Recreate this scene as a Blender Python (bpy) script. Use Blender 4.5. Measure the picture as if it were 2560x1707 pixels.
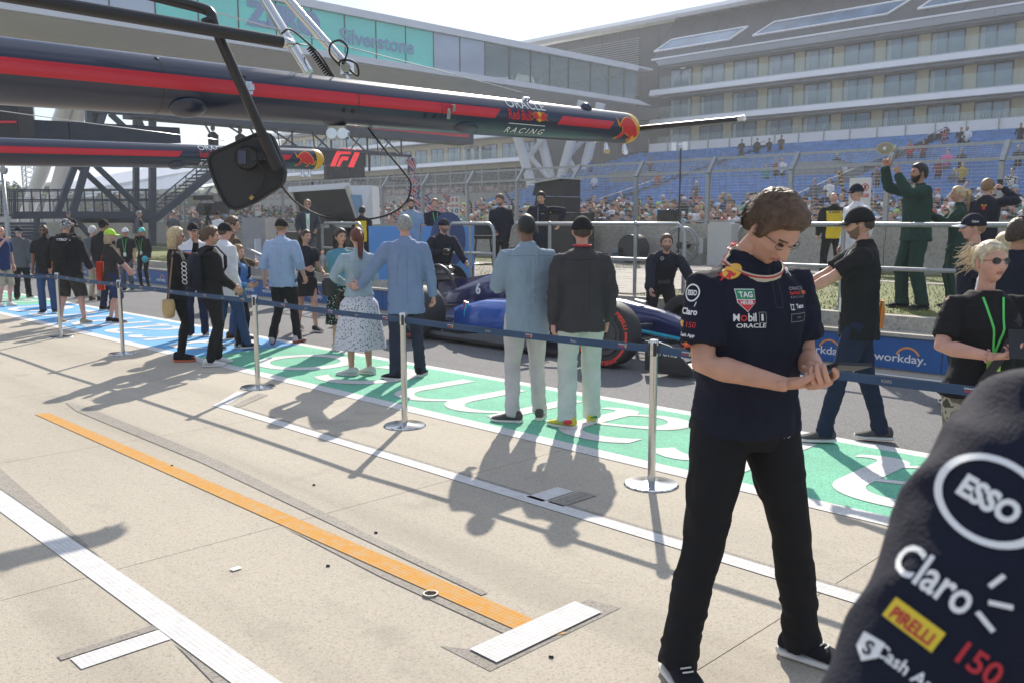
import bpy, bmesh, math, random
import numpy as np
from mathutils import Vector, Matrix
from mathutils.bvhtree import BVHTree
R = math.radians
for o in list(bpy.data.objects): bpy.data.objects.remove(o)
SC = bpy.context.scene
COL = SC.collection

# ------------------------------------------------------------------ camera, sky, sun
YAW, PITCH, CH, FPX = R(45), R(7.63), 1.72, 2236.0
cam_d = bpy.data.cameras.new('camera'); cam = bpy.data.objects.new('camera', cam_d); COL.objects.link(cam)
cam.location = (0, 0, CH); cam.rotation_euler = (R(90)-PITCH, 0, YAW)
cam_d.sensor_width = 22.3; cam_d.lens = 22.3*FPX/2560; cam_d.clip_end = 2500; cam_d.clip_start = .05
cam_d.dof.use_dof = True; cam_d.dof.focus_distance = 4.6; cam_d.dof.aperture_fstop = 5.6
SC.camera = cam
SUN_EL, SUN_R = R(31.8), R(6.5)          # elevation; degrees to the right of the view direction
SC.view_settings.view_transform = 'Standard'; SC.view_settings.look = 'None'
SC.view_settings.gamma = 1; SC.view_settings.use_curve_mapping = False
SC.view_settings.exposure = 0.46
W = bpy.data.worlds.new('World'); SC.world = W; W.use_nodes = True
nt = W.node_tree; nt.nodes.clear()
def N(t, k, **kw):
    n = t.nodes.new(k)
    for a, b in kw.items(): setattr(n, a, b)
    return n
sky = N(nt, 'ShaderNodeTexSky', sky_type='NISHITA', sun_disc=False, sun_elevation=SUN_EL, altitude=100, air_density=1.0, dust_density=.6, ozone_density=2.0)
# sun azimuth: world direction to the sun
sdx, sdy = math.sin(SUN_R-YAW), math.cos(SUN_R-YAW)
sky.sun_rotation = math.atan2(sdx, sdy)
bg = N(nt, 'ShaderNodeBackground'); out = N(nt, 'ShaderNodeOutputWorld')
tc = N(nt, 'ShaderNodeTexCoord'); mp = N(nt, 'ShaderNodeMapping'); mp.inputs['Scale'].default_value = (1, 1, 2.6)
no = N(nt, 'ShaderNodeTexNoise'); no.inputs['Scale'].default_value = 2.3; no.inputs['Detail'].default_value = 9; no.inputs['Roughness'].default_value = .58
rp = N(nt, 'ShaderNodeValToRGB'); rp.color_ramp.elements[0].position = .42; rp.color_ramp.elements[1].position = .58
mx = N(nt, 'ShaderNodeMixRGB'); mx.inputs['Color2'].default_value = (7.6, 8.3, 9.8, 1)
nt.links.new(tc.outputs['Generated'], mp.inputs['Vector']); nt.links.new(mp.outputs[0], no.inputs['Vector'])
nt.links.new(no.outputs['Fac'], rp.inputs[0]); nt.links.new(rp.outputs[0], mx.inputs['Fac']); nt.links.new(sky.outputs[0], mx.inputs['Color1'])
nt.links.new(mx.outputs[0], bg.inputs['Color']); bg.inputs['Strength'].default_value = .088
nt.links.new(bg.outputs[0], out.inputs['Surface'])
sd = bpy.data.lights.new('sun', 'SUN'); sun = bpy.data.objects.new('sun', sd); COL.objects.link(sun)
sd.energy = 5.0; sd.angle = R(.6); sd.color = (1, .92, .80)
sdir = Vector((sdx*math.cos(SUN_EL), sdy*math.cos(SUN_EL), math.sin(SUN_EL)))
sun.rotation_euler = sdir.to_track_quat('Z', 'Y').to_euler(); sun.location = (0, 0, 30)

# ------------------------------------------------------------------ geometry helpers
def ray(px, py):
    x = (px-1280)/FPX; z = -(py-853.5)/FPX
    f = math.cos(PITCH)+z*math.sin(PITCH); up = -math.sin(PITCH)+z*math.cos(PITCH)
    s, c = math.sin(YAW), math.cos(YAW)
    return Vector((x*c-f*s, x*s+f*c, up)), f
def at(px, py, d):                      # the place d metres ahead seen at a pixel of the photograph
    r, f = ray(px, py); return Vector((0, 0, CH))+r*(d/f)
def gnd(px, py, z=0.0):
    r, f = ray(px, py); return Vector((0, 0, CH))+r*((z-CH)/r.z)
def onv(px, py, v):
    r, f = ray(px, py); return Vector((0, 0, CH))+r*(v/r.y)
def onu(px, py, u):
    r, f = ray(px, py); return Vector((0, 0, CH))+r*(u/r.x)
FW = Vector((-math.sin(YAW), math.cos(YAW), 0)); RT = Vector((math.cos(YAW), math.sin(YAW), 0)); UP = Vector((0, 0, 1))

MATS = {}
def mat(name, col, rough=.6, metal=0, var=.12, scale=6, bump=0, bscale=60, spec=.5, alpha=1, trans=0, emit=0, sss=0, coat=0, var2=None):
    if name in MATS: return MATS[name]
    m = bpy.data.materials.new(name); MATS[name] = m; m.use_nodes = True
    t = m.node_tree; b = t.nodes['Principled BSDF']
    b.inputs['Roughness'].default_value = rough; b.inputs['Metallic'].default_value = metal
    b.inputs['Specular IOR Level'].default_value = spec; b.inputs['Alpha'].default_value = alpha
    b.inputs['Transmission Weight'].default_value = trans; b.inputs['Coat Weight'].default_value = coat
    c = N(t, 'ShaderNodeTexCoord')
    n = N(t, 'ShaderNodeTexNoise'); n.inputs['Scale'].default_value = scale; n.inputs['Detail'].default_value = 5
    r = N(t, 'ShaderNodeValToRGB'); r.color_ramp.elements[0].position = .3; r.color_ramp.elements[1].position = .7
    lo = [max(0, x*(1-var)) for x in col]; hi = [min(1, x*(1+var)) for x in col]
    if var2: lo = list(var2)
    r.color_ramp.elements[0].color = (*lo, 1); r.color_ramp.elements[1].color = (*hi, 1)
    t.links.new(c.outputs['Object'], n.inputs['Vector']); t.links.new(n.outputs['Fac'], r.inputs[0]); t.links.new(r.outputs[0], b.inputs['Base Color'])
    if bump:
        n2 = N(t, 'ShaderNodeTexNoise'); n2.inputs['Scale'].default_value = bscale; n2.inputs['Detail'].default_value = 4
        bp = N(t, 'ShaderNodeBump'); bp.inputs['Strength'].default_value = bump; bp.inputs['Distance'].default_value = .01
        t.links.new(c.outputs['Object'], n2.inputs['Vector']); t.links.new(n2.outputs['Fac'], bp.inputs['Height']); t.links.new(bp.outputs[0], b.inputs['Normal'])
    if emit:
        b.inputs['Emission Strength'].default_value = emit; b.inputs['Emission Color'].default_value = (*col, 1)
    if sss:
        b.inputs['Subsurface Weight'].default_value = sss; b.inputs['Subsurface Radius'].default_value = (.02, .008, .004)
    return m
def cloth(name, col, rough=.85, **k):
    k.setdefault('var', .1); k.setdefault('bump', .25); k.setdefault('bscale', 320); k.setdefault('spec', .2)
    return mat('cloth_'+name, col, rough, **k)

class MB:
    def __init__(s): s.v = []; s.f = []; s.m = []; s.mi = 0
    def add(s, vs, fs, mi=None):
        o = len(s.v); s.v.extend([tuple(p) for p in vs]); mi = s.mi if mi is None else mi
        for f in fs: s.f.append(tuple(i+o for i in f)); s.m.append(mi)
        return s
    def box(s, c, size, rz=0, M=None):
        x, y, z = [a/2 for a in size]; vs = [Vector((a*x, b*y, d*z)) for a in (-1, 1) for b in (-1, 1) for d in (-1, 1)]
        if rz: q = Matrix.Rotation(rz, 3, 'Z'); vs = [q @ p for p in vs]
        if M is not None: vs = [M @ p for p in vs]
        c = Vector(c); return s.add([p+c for p in vs], [(0, 1, 3, 2), (4, 6, 7, 5), (0, 4, 5, 1), (2, 3, 7, 6), (0, 2, 6, 4), (1, 5, 7, 3)])
    def bb(s, a, b):
        return s.box([(a[i]+b[i])/2 for i in range(3)], [abs(b[i]-a[i]) for i in range(3)])
    def beam(s, p, q, w, h, up=UP):
        p, q = Vector(p), Vector(q); d = (q-p).normalized(); x = d.cross(up)
        if x.length < 1e-4: x = d.cross(Vector((0, 1, 0)))
        x.normalize(); y = x.cross(d).normalized(); vs = []
        for e in (p, q):
            for a, b in ((-1, -1), (1, -1), (1, 1), (-1, 1)): vs.append(e+x*a*w/2+y*b*h/2)
        return s.add(vs, [(0, 3, 2, 1), (4, 5, 6, 7), (0, 1, 5, 4), (1, 2, 6, 5), (2, 3, 7, 6), (3, 0, 4, 7)])
    def tube(s, pts, r, n=8, cap=True):
        pts = [Vector(p) for p in pts]; k = len(pts)
        if not hasattr(r, '__len__'): r = [r]*k
        vs = []; px = None
        for i, p in enumerate(pts):
            d = (pts[min(i+1, k-1)]-pts[max(i-1, 0)]).normalized()
            if px is None:
                px = d.cross(UP)
                if px.length < .05: px = d.cross(Vector((1, 0, 0)))
            else: px = px-d*px.dot(d)
            px.normalize(); py = d.cross(px)
            for j in range(n):
                a = 2*math.pi*j/n; vs.append(p+(px*math.cos(a)+py*math.sin(a))*r[i])
        fs = [(i*n+j, i*n+(j+1) % n, (i+1)*n+(j+1) % n, (i+1)*n+j) for i in range(k-1) for j in range(n)]
        if cap: fs += [tuple(range(n-1, -1, -1)), tuple((k-1)*n+j for j in range(n))]
        return s.add(vs, fs)
    def loft(s, secs, n=16, ex=2.0):
        """secs: (centre, xvec, yvec) rings with caps"""
        vs = []
        for c, x, y in secs:
            c, x, y = Vector(c), Vector(x), Vector(y)
            for j in range(n):
                a = 2*math.pi*j/n; ca, sa = math.cos(a), math.sin(a)
                e = 2/ex
                vs.append(c+x*(math.copysign(abs(ca)**e, ca))+y*(math.copysign(abs(sa)**e, sa)))
        k = len(secs)
        fs = [(i*n+j, i*n+(j+1) % n, (i+1)*n+(j+1) % n, (i+1)*n+j) for i in range(k-1) for j in range(n)]
        fs += [tuple(range(n-1, -1, -1)), tuple((k-1)*n+j for j in range(n))]
        return s.add(vs, fs)
    def ell(s, c, r, nu=16, nv=10, M=None):
        c = Vector(c); vs = []; 
        for i in range(nv+1):
            t = math.pi*i/nv
            for j in range(nu):
                a = 2*math.pi*j/nu; p = Vector((r[0]*math.sin(t)*math.cos(a), r[1]*math.sin(t)*math.sin(a), r[2]*math.cos(t)))
                vs.append(c+(M @ p if M is not None else p))
        return s.add(vs, [(i*nu+j, (i+1)*nu+j, (i+1)*nu+(j+1) % nu, i*nu+(j+1) % nu) for i in range(nv) for j in range(nu)])
    def lathe(s, c, prof, n=24):
        c = Vector(c); vs = [c+Vector((r*math.cos(2*math.pi*j/n), r*math.sin(2*math.pi*j/n), z)) for r, z in prof for j in range(n)]
        return s.add(vs, [(i*n+j, i*n+(j+1) % n, (i+1)*n+(j+1) % n, (i+1)*n+j) for i in range(len(prof)-1) for j in range(n)])
    def prism(s, poly, o, x, y, t, mi=None):
        """extrude a 2D outline by vector t"""
        o, x, y, t = Vector(o), Vector(x), Vector(y), Vector(t); n = len(poly)
        vs = [o+x*a+y*b for a, b in poly]+[o+x*a+y*b+t for a, b in poly]
        return s.add(vs, [tuple(range(n-1, -1, -1)), tuple(range(n, 2*n))]+[(i, (i+1) % n, n+(i+1) % n, n+i) for i in range(n)], mi)
    def build(s, name, m, parent=None, smooth=False, kind=None, edge=None):
        me = bpy.data.meshes.new(name); me.from_pydata(s.v, [], s.f)
        ms = m if isinstance(m, (list, tuple)) else [m]
        for a in ms: me.materials.append(a)
        if len(ms) > 1: me.polygons.foreach_set('material_index', s.m)
        if smooth: me.polygons.foreach_set('use_smooth', [True]*len(me.polygons))
        me.update()
        if smooth and edge: me.set_sharp_from_angle(angle=R(edge))
        return link(name, me, parent, kind)
def link(name, me, parent=None, kind=None):
    o = bpy.data.objects.new(name, me); COL.objects.link(o)
    if parent: o.parent = parent
    if kind: o['kind'] = kind
    return o
def tag(o, label=None, cat=None, group=None, kind=None):
    if label: o['label'] = label
    if cat: o['category'] = cat
    if group: o['group'] = group
    if kind: o['kind'] = kind
    return o
def empty(name, loc=(0, 0, 0), rz=0, label=None, cat=None, group=None):
    o = bpy.data.objects.new(name, None); COL.objects.link(o); o.location = loc; o.rotation_euler = (0, 0, rz); o.empty_display_size = .1
    return tag(o, label, cat, group)
def inst(name, me, parent, loc, rz=0, sc=None):
    o = link(name, me, parent); o.location = loc; o.rotation_euler = (0, 0, rz)
    if sc: o.scale = sc
    return o
def copy_tree(o, parent=None, label=None):
    c = o.copy(); COL.objects.link(c); c.parent = parent
    if label: c['label'] = label
    for ch in list(o.children): copy_tree(ch, c)
    return c
def smoothstep(a, b, x):
    t = np.clip((x-a)/(b-a), 0, 1); return t*t*(3-2*t)
# numpy value noise
_rs = np.random.RandomState(7); _LAT = _rs.rand(32, 32, 32)
def vnoise(p):
    p = np.asarray(p, float); i = np.floor(p).astype(int); f = p-i; f = f*f*(3-2*f); r = 0
    for dx in (0, 1):
        for dy in (0, 1):
            for dz in (0, 1):
                w = (f[:, 0] if dx else 1-f[:, 0])*(f[:, 1] if dy else 1-f[:, 1])*(f[:, 2] if dz else 1-f[:, 2])
                r = r+w*_LAT[(i[:, 0]+dx) % 32, (i[:, 1]+dy) % 32, (i[:, 2]+dz) % 32]
    return r*2-1
# flat text and outlines -> triangulated 2D meshes
_TX = {}
def text2d(s, size=1, bold=0, shear=0, wide=1, space=1.0, res=3):
    k = (s, bold, shear, space, res)
    if k not in _TX:
        c = bpy.data.curves.new('t', 'FONT'); c.body = s; c.size = 1; c.offset = bold; c.shear = shear; c.space_character = space
        c.align_x = 'CENTER'; c.align_y = 'CENTER'; c.resolution_u = res; c.fill_mode = 'FRONT'
        o = bpy.data.objects.new('t', c); COL.objects.link(o); bpy.context.view_layer.update()
        me = bpy.data.meshes.new_from_object(o.evaluated_get(bpy.context.evaluated_depsgraph_get()))
        v = [(p.co.x, p.co.y) for p in me.vertices]; f = [tuple(p.vertices) for p in me.polygons]
        xs = [a for a, b in v]; ys = [b for a, b in v]; cx, cy = (min(xs)+max(xs))/2, (min(ys)+max(ys))/2
        _TX[k] = ([(a-cx, b-cy) for a, b in v], f, max(xs)-min(xs), max(ys)-min(ys))
        bpy.data.objects.remove(o); bpy.data.curves.remove(c); bpy.data.meshes.remove(me)
    v, f, w, h = _TX[k]
    return [(a*size*wide, b*size) for a, b in v], f
def fit2d(s, w, h, **k):                # text scaled to a width and a height
    v, f = text2d(s, **k); xs = [a for a, b in v]; ys = [b for a, b in v]
    sx, sy = w/(max(xs)-min(xs)), h/(max(ys)-min(ys)); return [(a*sx, b*sy) for a, b in v], f
def poly2d(pts): return list(pts), [tuple(range(len(pts)))]
def ring2d(r0, r1, a0=0, a1=360, n=28, sx=1, sy=1):
    v = []
    for i in range(n+1):
        a = R(a0+(a1-a0)*i/n); v += [(r0*math.cos(a)*sx, r0*math.sin(a)*sy), (r1*math.cos(a)*sx, r1*math.sin(a)*sy)]
    return v, [(2*i, 2*i+1, 2*i+3, 2*i+2) for i in range(n)]
def disc2d(r, n=24, sx=1, sy=1): return poly2d([(r*math.cos(2*math.pi*i/n)*sx, r*math.sin(2*math.pi*i/n)*sy) for i in range(n)])
def rect2d(w, h, sh=0): return poly2d([(-w/2-sh, -h/2), (w/2-sh, -h/2), (w/2+sh, h/2), (-w/2+sh, h/2)])
def mv(sh, dx=0, dy=0, s=1, rot=0, flip=1):
    v, f = sh; c, n = math.cos(R(rot)), math.sin(R(rot))
    return [((a*flip*c-b*n)*s+dx, (a*flip*n+b*c)*s+dy) for a, b in v], f
def tri_fine(sh, mx):
    """triangulate and split until edges are shorter than mx"""
    v, f = sh; bm = bmesh.new(); vs = [bm.verts.new((a, b, 0)) for a, b in v]
    for q in f:
        try: bm.faces.new([vs[i] for i in q])
        except Exception: pass
    bmesh.ops.triangulate(bm, faces=bm.faces[:])
    for _ in range(5):
        es = [e for e in bm.edges if e.calc_length() > mx]
        if not es: break
        bmesh.ops.subdivide_edges(bm, edges=es, cuts=1); bmesh.ops.triangulate(bm, faces=[q for q in bm.faces if len(q.verts) > 3])
    bm.verts.index_update(); r = ([(p.co.x, p.co.y) for p in bm.verts], [tuple(p.index for p in q.verts) for q in bm.faces]); bm.free(); return r
def place2d(items, fn, name, parent, fine=None):
    """items: [(shape, material)], fn maps (x, y, layer) to a point; each material becomes one flat print"""
    mb = MB(); ms = []
    for L, (sh, m) in enumerate(items):
        if fine: sh = tri_fine(sh, fine)
        if m not in ms: ms.append(m)
        pts = [fn(a, b, L) for a, b in sh[0]]
        if any(p is None for p in pts):
            keep = [i for i, p in enumerate(pts) if p is not None]; mp_ = {i: j for j, i in enumerate(keep)}
            fs = [tuple(mp_[i] for i in q) for q in sh[1] if all(i in mp_ for i in q)]; pts = [pts[i] for i in keep]
        else: fs = sh[1]
        if pts: mb.add(pts, fs, ms.index(m))
    return mb.build(name, ms, parent)
def flatfn(o, x, y, n=None, gap=.002):
    o, x, y = Vector(o), Vector(x).normalized(), Vector(y).normalized(); n = x.cross(y) if n is None else Vector(n)
    return lambda a, b, L: o+x*a+y*b+n*gap*(L+1)
# emblem outlines (simple)
BULL = [(-.98, .62), (-.86, .40), (-.80, .18), (-.70, .30), (-.45, .52), (-.15, .66), (.12, .70), (.38, .56), (.58, .30), (.72, .02), (.80, -.22), (.98, -.02), (.86, -.40),
        (.62, -.44), (.50, -.30), (.34, -.42), (.30, -.62), (.05, -.60), (.12, -.50), (.14, -.36), (-.10, -.28), (-.30, -.22), (-.46, -.40), (-.72, -.52), (-.98, -.60), (-.90, -.44), (-.66, -.30), (-.52, -.10), (-.58, .12), (-.72, .08), (-.88, .16), (-.92, .36)]
def bull(w, col, edge=None):
    s = w/2; r = []
    if edge: r.append((([(a*s*1.09+.0, b*s*1.1) for a, b in BULL], [tuple(range(len(BULL)))]), edge))
    r.append((([(a*s, b*s) for a, b in BULL], [tuple(range(len(BULL)))]), col)); return r
def bulls_badge(w, red, yel):
    """disc with two facing animals"""
    b1 = bull(w*.55, red, yel); r = []
    for k, dx in ((1, -w*.27), (-1, w*.27)):
        for sh, m in b1: r.append((mv(sh, dx, 0, 1, 0, k), m))
    return [(disc2d(w*.21, sy=1.15), yel)]+r
WHITE_P = mat('white_print', (.8, .8, .8), .6, var=.03); RED_P = mat('red_print', (.62, .03, .035), .55, var=.05); YEL_P = mat('yellow_print', (.82, .44, .04), .55, var=.05)
BLACK_P = mat('black_print', (.015, .015, .018), .6); GREEN_P = mat('green_print', (.02, .25, .1), .6); GREY_P = mat('grey_print', (.35, .36, .38), .6)
BLUE_P = mat('blue_print', (.02, .1, .4), .6); TURQ_P = mat('turquoise_print', (.05, .5, .6), .6)
# ------------------------------------------------------------------ ground materials
def ground_mat(name, a, b, speck=.35, sc=90, rough=.9, bump=.35, stain=.25, sx=1.0, dist=.006, streak=0):
    m = bpy.data.materials.new(name); m.use_nodes = True; t = m.node_tree; p = t.nodes['Principled BSDF']
    p.inputs['Roughness'].default_value = rough; p.inputs['Specular IOR Level'].default_value = .35
    g = N(t, 'ShaderNodeNewGeometry')
    n1 = N(t, 'ShaderNodeTexNoise'); n1.inputs['Scale'].default_value = .55; n1.inputs['Detail'].default_value = 8; n1.inputs['Roughness'].default_value = .65
    mpg = N(t, 'ShaderNodeMapping'); mpg.inputs['Scale'].default_value = (sx, 1, 1)
    n2 = N(t, 'ShaderNodeTexNoise'); n2.inputs['Scale'].default_value = sc; n2.inputs['Detail'].default_value = 3
    vo = N(t, 'ShaderNodeTexVoronoi'); vo.inputs['Scale'].default_value = sc*.9
    r1 = N(t, 'ShaderNodeValToRGB'); r1.color_ramp.elements[0].position = .34; r1.color_ramp.elements[1].position = .66
    r1.color_ramp.elements[0].color = (*[x*(1-stain) for x in a], 1); r1.color_ramp.elements[1].color = (*a, 1)
    mx1 = N(t, 'ShaderNodeMixRGB'); mx1.inputs['Color2'].default_value = (*b, 1)
    mt = N(t, 'ShaderNodeMapRange'); mt.inputs['From Min'].default_value = .48; mt.inputs['From Max'].default_value = .66; mt.inputs['To Max'].default_value = speck
    sv = N(t, 'ShaderNodeSeparateColor'); mv_ = N(t, 'ShaderNodeMixRGB', blend_type='MULTIPLY'); mv_.inputs['Fac'].default_value = speck
    L = t.links.new
    L(g.outputs['Position'], mpg.inputs[0]); L(mpg.outputs[0], n1.inputs['Vector']); L(g.outputs['Position'], n2.inputs['Vector']); L(g.outputs['Position'], vo.inputs['Vector'])
    L(n1.outputs['Fac'], r1.inputs[0]); L(n2.outputs['Fac'], mt.inputs['Value']); L(r1.outputs[0], mx1.inputs['Color1']); L(mt.outputs[0], mx1.inputs['Fac'])
    hs = N(t, 'ShaderNodeHueSaturation'); hs.inputs['Saturation'].default_value = .12; hs.inputs['Value'].default_value = 1.25; L(vo.outputs['Color'], hs.inputs['Color'])
    L(mx1.outputs[0], mv_.inputs['Color1']); L(hs.outputs[0], mv_.inputs['Color2']); L(mv_.outputs[0], p.inputs['Base Color'])
    if streak:
        for sc_, fr, to, amt, sx_ in ((1.6, .52, .70, streak, .07), (2.2, .60, .72, streak*.9, 1.0)):
            m2 = N(t, 'ShaderNodeMapping'); m2.inputs['Scale'].default_value = (sx_, 1, 1); m2.inputs['Location'].default_value = (3.1, 7.7*sx_, 0); n3 = N(t, 'ShaderNodeTexNoise'); n3.inputs['Scale'].default_value = sc_; n3.inputs['Detail'].default_value = 7
            r3 = N(t, 'ShaderNodeMapRange'); r3.inputs['From Min'].default_value = fr; r3.inputs['From Max'].default_value = to; r3.inputs['To Max'].default_value = amt; k3 = N(t, 'ShaderNodeMixRGB'); k3.inputs['Color2'].default_value = (*[c*.5 for c in a], 1)
            L(g.outputs['Position'], m2.inputs[0]); L(m2.outputs[0], n3.inputs['Vector']); L(n3.outputs['Fac'], r3.inputs['Value']); L(r3.outputs[0], k3.inputs['Fac']); src = p.inputs['Base Color'].links[0].from_socket; L(src, k3.inputs['Color1']); L(k3.outputs[0], p.inputs['Base Color'])
    bp = N(t, 'ShaderNodeBump'); bp.inputs['Strength'].default_value = bump; bp.inputs['Distance'].default_value = dist
    L(n2.outputs['Fac'], bp.inputs['Height']); L(bp.outputs[0], p.inputs['Normal'])
    return m
M_CONC = ground_mat('apron_concrete', (.50, .45, .37), (.34, .30, .25), .32, 130, stain=.2, sx=.25, streak=.42)
M_ASPH = ground_mat('lane_asphalt', (.20, .20, .205), (.07, .07, .075), .75, 120, stain=.15, sx=.3, bump=.6, streak=.3)
M_TRACK = ground_mat('track_asphalt', (.16, .16, .165), (.06, .06, .06), .6, 60)
M_WPAINT = ground_mat('white_road_paint', (.74, .73, .72), (.4, .4, .4), .35, 120, stain=.2, bump=.3, streak=.55)
M_GPAINT = ground_mat('green_road_paint', (.20, .57, .39), (.10, .38, .24), .5, 120, stain=.25, bump=.4, streak=.4)
M_BPAINT = ground_mat('blue_road_paint', (.16, .43, .74), (.08, .25, .47), .35, 120, stain=.15, bump=.4)
M_GHOST = ground_mat('old_line_trace', (.36, .33, .29), (.23, .21, .19), .5, 110)
M_GRASS = ground_mat('grass_soil', (.17, .19, .055), (.09, .12, .03), .6, 40, stain=.4)
M_PAVE = ground_mat('paver_stone', (.40, .37, .33), (.26, .24, .22), .4, 60)
M_WALLC = ground_mat('wall_concrete', (.47, .44, .38), (.33, .31, .27), .4, 30, stain=.3)
M_FARG = ground_mat('far_ground', (.12, .15, .06), (.07, .09, .04), .5, 3)

def tape_mat(name, col):                # woven, slightly worn adhesive tape with a diamond emboss
    m = bpy.data.materials.new(name); m.use_nodes = True; t = m.node_tree; p = t.nodes['Principled BSDF']; L = t.links.new
    g = N(t, 'ShaderNodeNewGeometry'); mpn = N(t, 'ShaderNodeMapping'); mpn.inputs['Rotation'].default_value = (0, 0, R(45)); mpn.inputs['Scale'].default_value = (62, 62, 62)
    ck = N(t, 'ShaderNodeTexChecker'); ck.inputs['Scale'].default_value = 1
    L(g.outputs['Position'], mpn.inputs[0]); L(mpn.outputs[0], ck.inputs['Vector'])
    n = N(t, 'ShaderNodeTexNoise'); n.inputs['Scale'].default_value = 14; n.inputs['Detail'].default_value = 9; n.inputs['Roughness'].default_value = .75
    L(g.outputs['Position'], n.inputs['Vector'])
    mr = N(t, 'ShaderNodeMapRange'); mr.inputs['From Min'].default_value = .44; mr.inputs['From Max'].default_value = .68; mr.inputs['To Max'].default_value = .8
    L(n.outputs['Fac'], mr.inputs['Value'])
    a = N(t, 'ShaderNodeMixRGB', blend_type='MULTIPLY'); a.inputs['Color1'].default_value = (*col, 1); a.inputs['Fac'].default_value = .35
    k = N(t, 'ShaderNodeMath', operation='MULTIPLY_ADD'); k.inputs[1].default_value = .5; k.inputs[2].default_value = .5; L(ck.outputs['Fac'], k.inputs[0])
    L(k.outputs[0], a.inputs['Color2'])
    w = N(t, 'ShaderNodeMixRGB'); w.inputs['Color2'].default_value = (*((.46, .37, .25) if col[0] > col[2]*2 else [c*.62+.05 for c in col]), 1); L(mr.outputs[0], w.inputs['Fac']); L(a.outputs[0], w.inputs['Color1'])
    L(w.outputs[0], p.inputs['Base Color']); p.inputs['Roughness'].default_value = .92; p.inputs['Specular IOR Level'].default_value = .15
    bp = N(t, 'ShaderNodeBump'); bp.inputs['Strength'].default_value = .5; bp.inputs['Distance'].default_value = .002; L(ck.outputs['Fac'], bp.inputs['Height']); L(bp.outputs[0], p.inputs['Normal'])
    return m
M_TAPEW = tape_mat('white_floor_tape', (.72, .71, .70)); M_TAPEO = tape_mat('orange_floor_tape', (.62, .31, .07))

def sheet(name, u0, u1, v0, v1, z, m, kind='structure', parent=None, nu=1):
    mb = MB()
    for i in range(nu):
        a, b = u0+(u1-u0)*i/nu, u0+(u1-u0)*(i+1)/nu; mb.add([(a, v0, z), (b, v0, z), (b, v1, z), (a, v1, z)], [(0, 1, 2, 3)])
    o = mb.build(name, m, parent)
    if kind: o['kind'] = kind
    return o
sheet('ground', -700, 700, -700, 700, -.1, M_FARG)
jt = mat('joint_dirt', (.24, .22, .18), .95)
apron = MB().bb((-70, -14, -.09), (14, 5.01, -.03)).build('apron', jt); apron['kind'] = 'structure'
SLAB_U = [-7.03-2.62*k for k in range(24)][::-1]+[-4.42, -1.8, .82, 3.44, 6.06, 8.68]
for a, b in zip(SLAB_U[:-1], SLAB_U[1:]):
    for v0, v1 in ((-14, -4.3), (-4.3, 5.0)):
        MB().bb((a+.0025, v0+.0025, -.03), (b-.0025, v1-.0025, 0)).build('slab', M_CONC, apron)
road = MB().bb((-260, 5.004, -.09), (60, 10.2, -.003)).build('pit_lane', M_ASPH); road['kind'] = 'structure'
MB().bb((-260, 10.2, -.09), (60, 10.5, -.006)).build('gutter', M_CONC, road)
def strip(name, pts, m, z=.004):        # a painted or taped shape lying on the ground
    o = MB().add([(a, b, z) for a, b in pts], [tuple(range(len(pts)))]).build(name, m); o['kind'] = 'structure'; return o
def rct(u0, u1, v0, v1): return [(u0, v0), (u1, v0), (u1, v1), (u0, v1)]
strip('white_line', rct(-90, 12, 4.99, 5.16), M_WPAINT, .004)
strip('white_line', rct(-90, 12, 6.68, 6.82), M_WPAINT, .004)
strip('white_line', rct(-90, 12, 10.02, 10.13), M_WPAINT, .004)
strip('green_painted_strip', rct(-10.9, 12, 5.16, 6.68), M_GPAINT)
strip('blue_painted_strip', rct(-20.2, -10.9, 5.16, 6.68), M_BPAINT)
strip('green_painted_strip', rct(-29.5, -20.2, 5.16, 6.68), M_GPAINT)
strip('blue_painted_strip', rct(-40, -29.5, 5.16, 6.68), M_BPAINT)
# big rounded lettering, its top towards the apron
for c0, c1, nm in ((-10.15, -1.75, 'lettering'), (-19.8, -11.5, 'lettering'), (-29.0, -20.9, 'lettering')):
    sh = fit2d('aramco', c1-c0, 1.16, bold=-.008, space=1.06, res=8)
    o = MB().add([((c0+c1)/2-a, 5.91-b, .008) for a, b in sh[0]], [tuple(q) for q in sh[1]]).build(nm, M_WPAINT); o['kind'] = 'structure'
# tape and worn traces on the apron
strip('orange_line', [(-8.62, 2.545), (-8.55, 2.545), (-2.42, 2.56), (-2.36, 2.69), (-8.60, 2.655)], M_TAPEO)
strip('tape_mark', rct(-2.545, -2.385, 2.30, 2.95), M_TAPEW, .008)
strip('worn_trace', [(-2.66, 2.24), (-2.36, 2.24), (-2.36, 3.05), (-2.52, 3.02), (-2.56, 2.3)], M_GHOST, .002)
strip('white_line', [(-7.93, 3.95), (-7.86, 3.86), (12, 3.80), (12, 3.92), (-7.75, 3.97)], M_TAPEW)
strip('white_line', [(-7.93, 3.952), (-7.80, 3.985), (-8.22, 4.42), (-8.36, 4.38)], M_TAPEW)
strip('worn_trace', [(-7.72, 4.0), (-7.6, 3.99), (-7.95, 4.5), (-8.1, 4.47)], M_GHOST)
strip('worn_trace', [(-7.7, 4.02), (-1.0, 3.99), (-1.0, 3.93), (-7.5, 3.99)], M_GHOST, .002)
strip('tape_mark', rct(-3.80, -3.66, 3.925, 4.22), M_TAPEW)
strip('worn_trace', rct(-3.63, -3.50, 3.94, 4.26), M_GHOST)
strip('white_line', rct(-9.2, 6, 1.49, 1.625), M_TAPEW)
strip('tape_mark', rct(-3.61, -3.49, 1.13, 1.487), M_TAPEW)
strip('worn_trace', [(-3.67, 1.10), (-3.62, 1.10), (-3.62, 1.487), (-3.67, 1.487)], M_GHOST)
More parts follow.
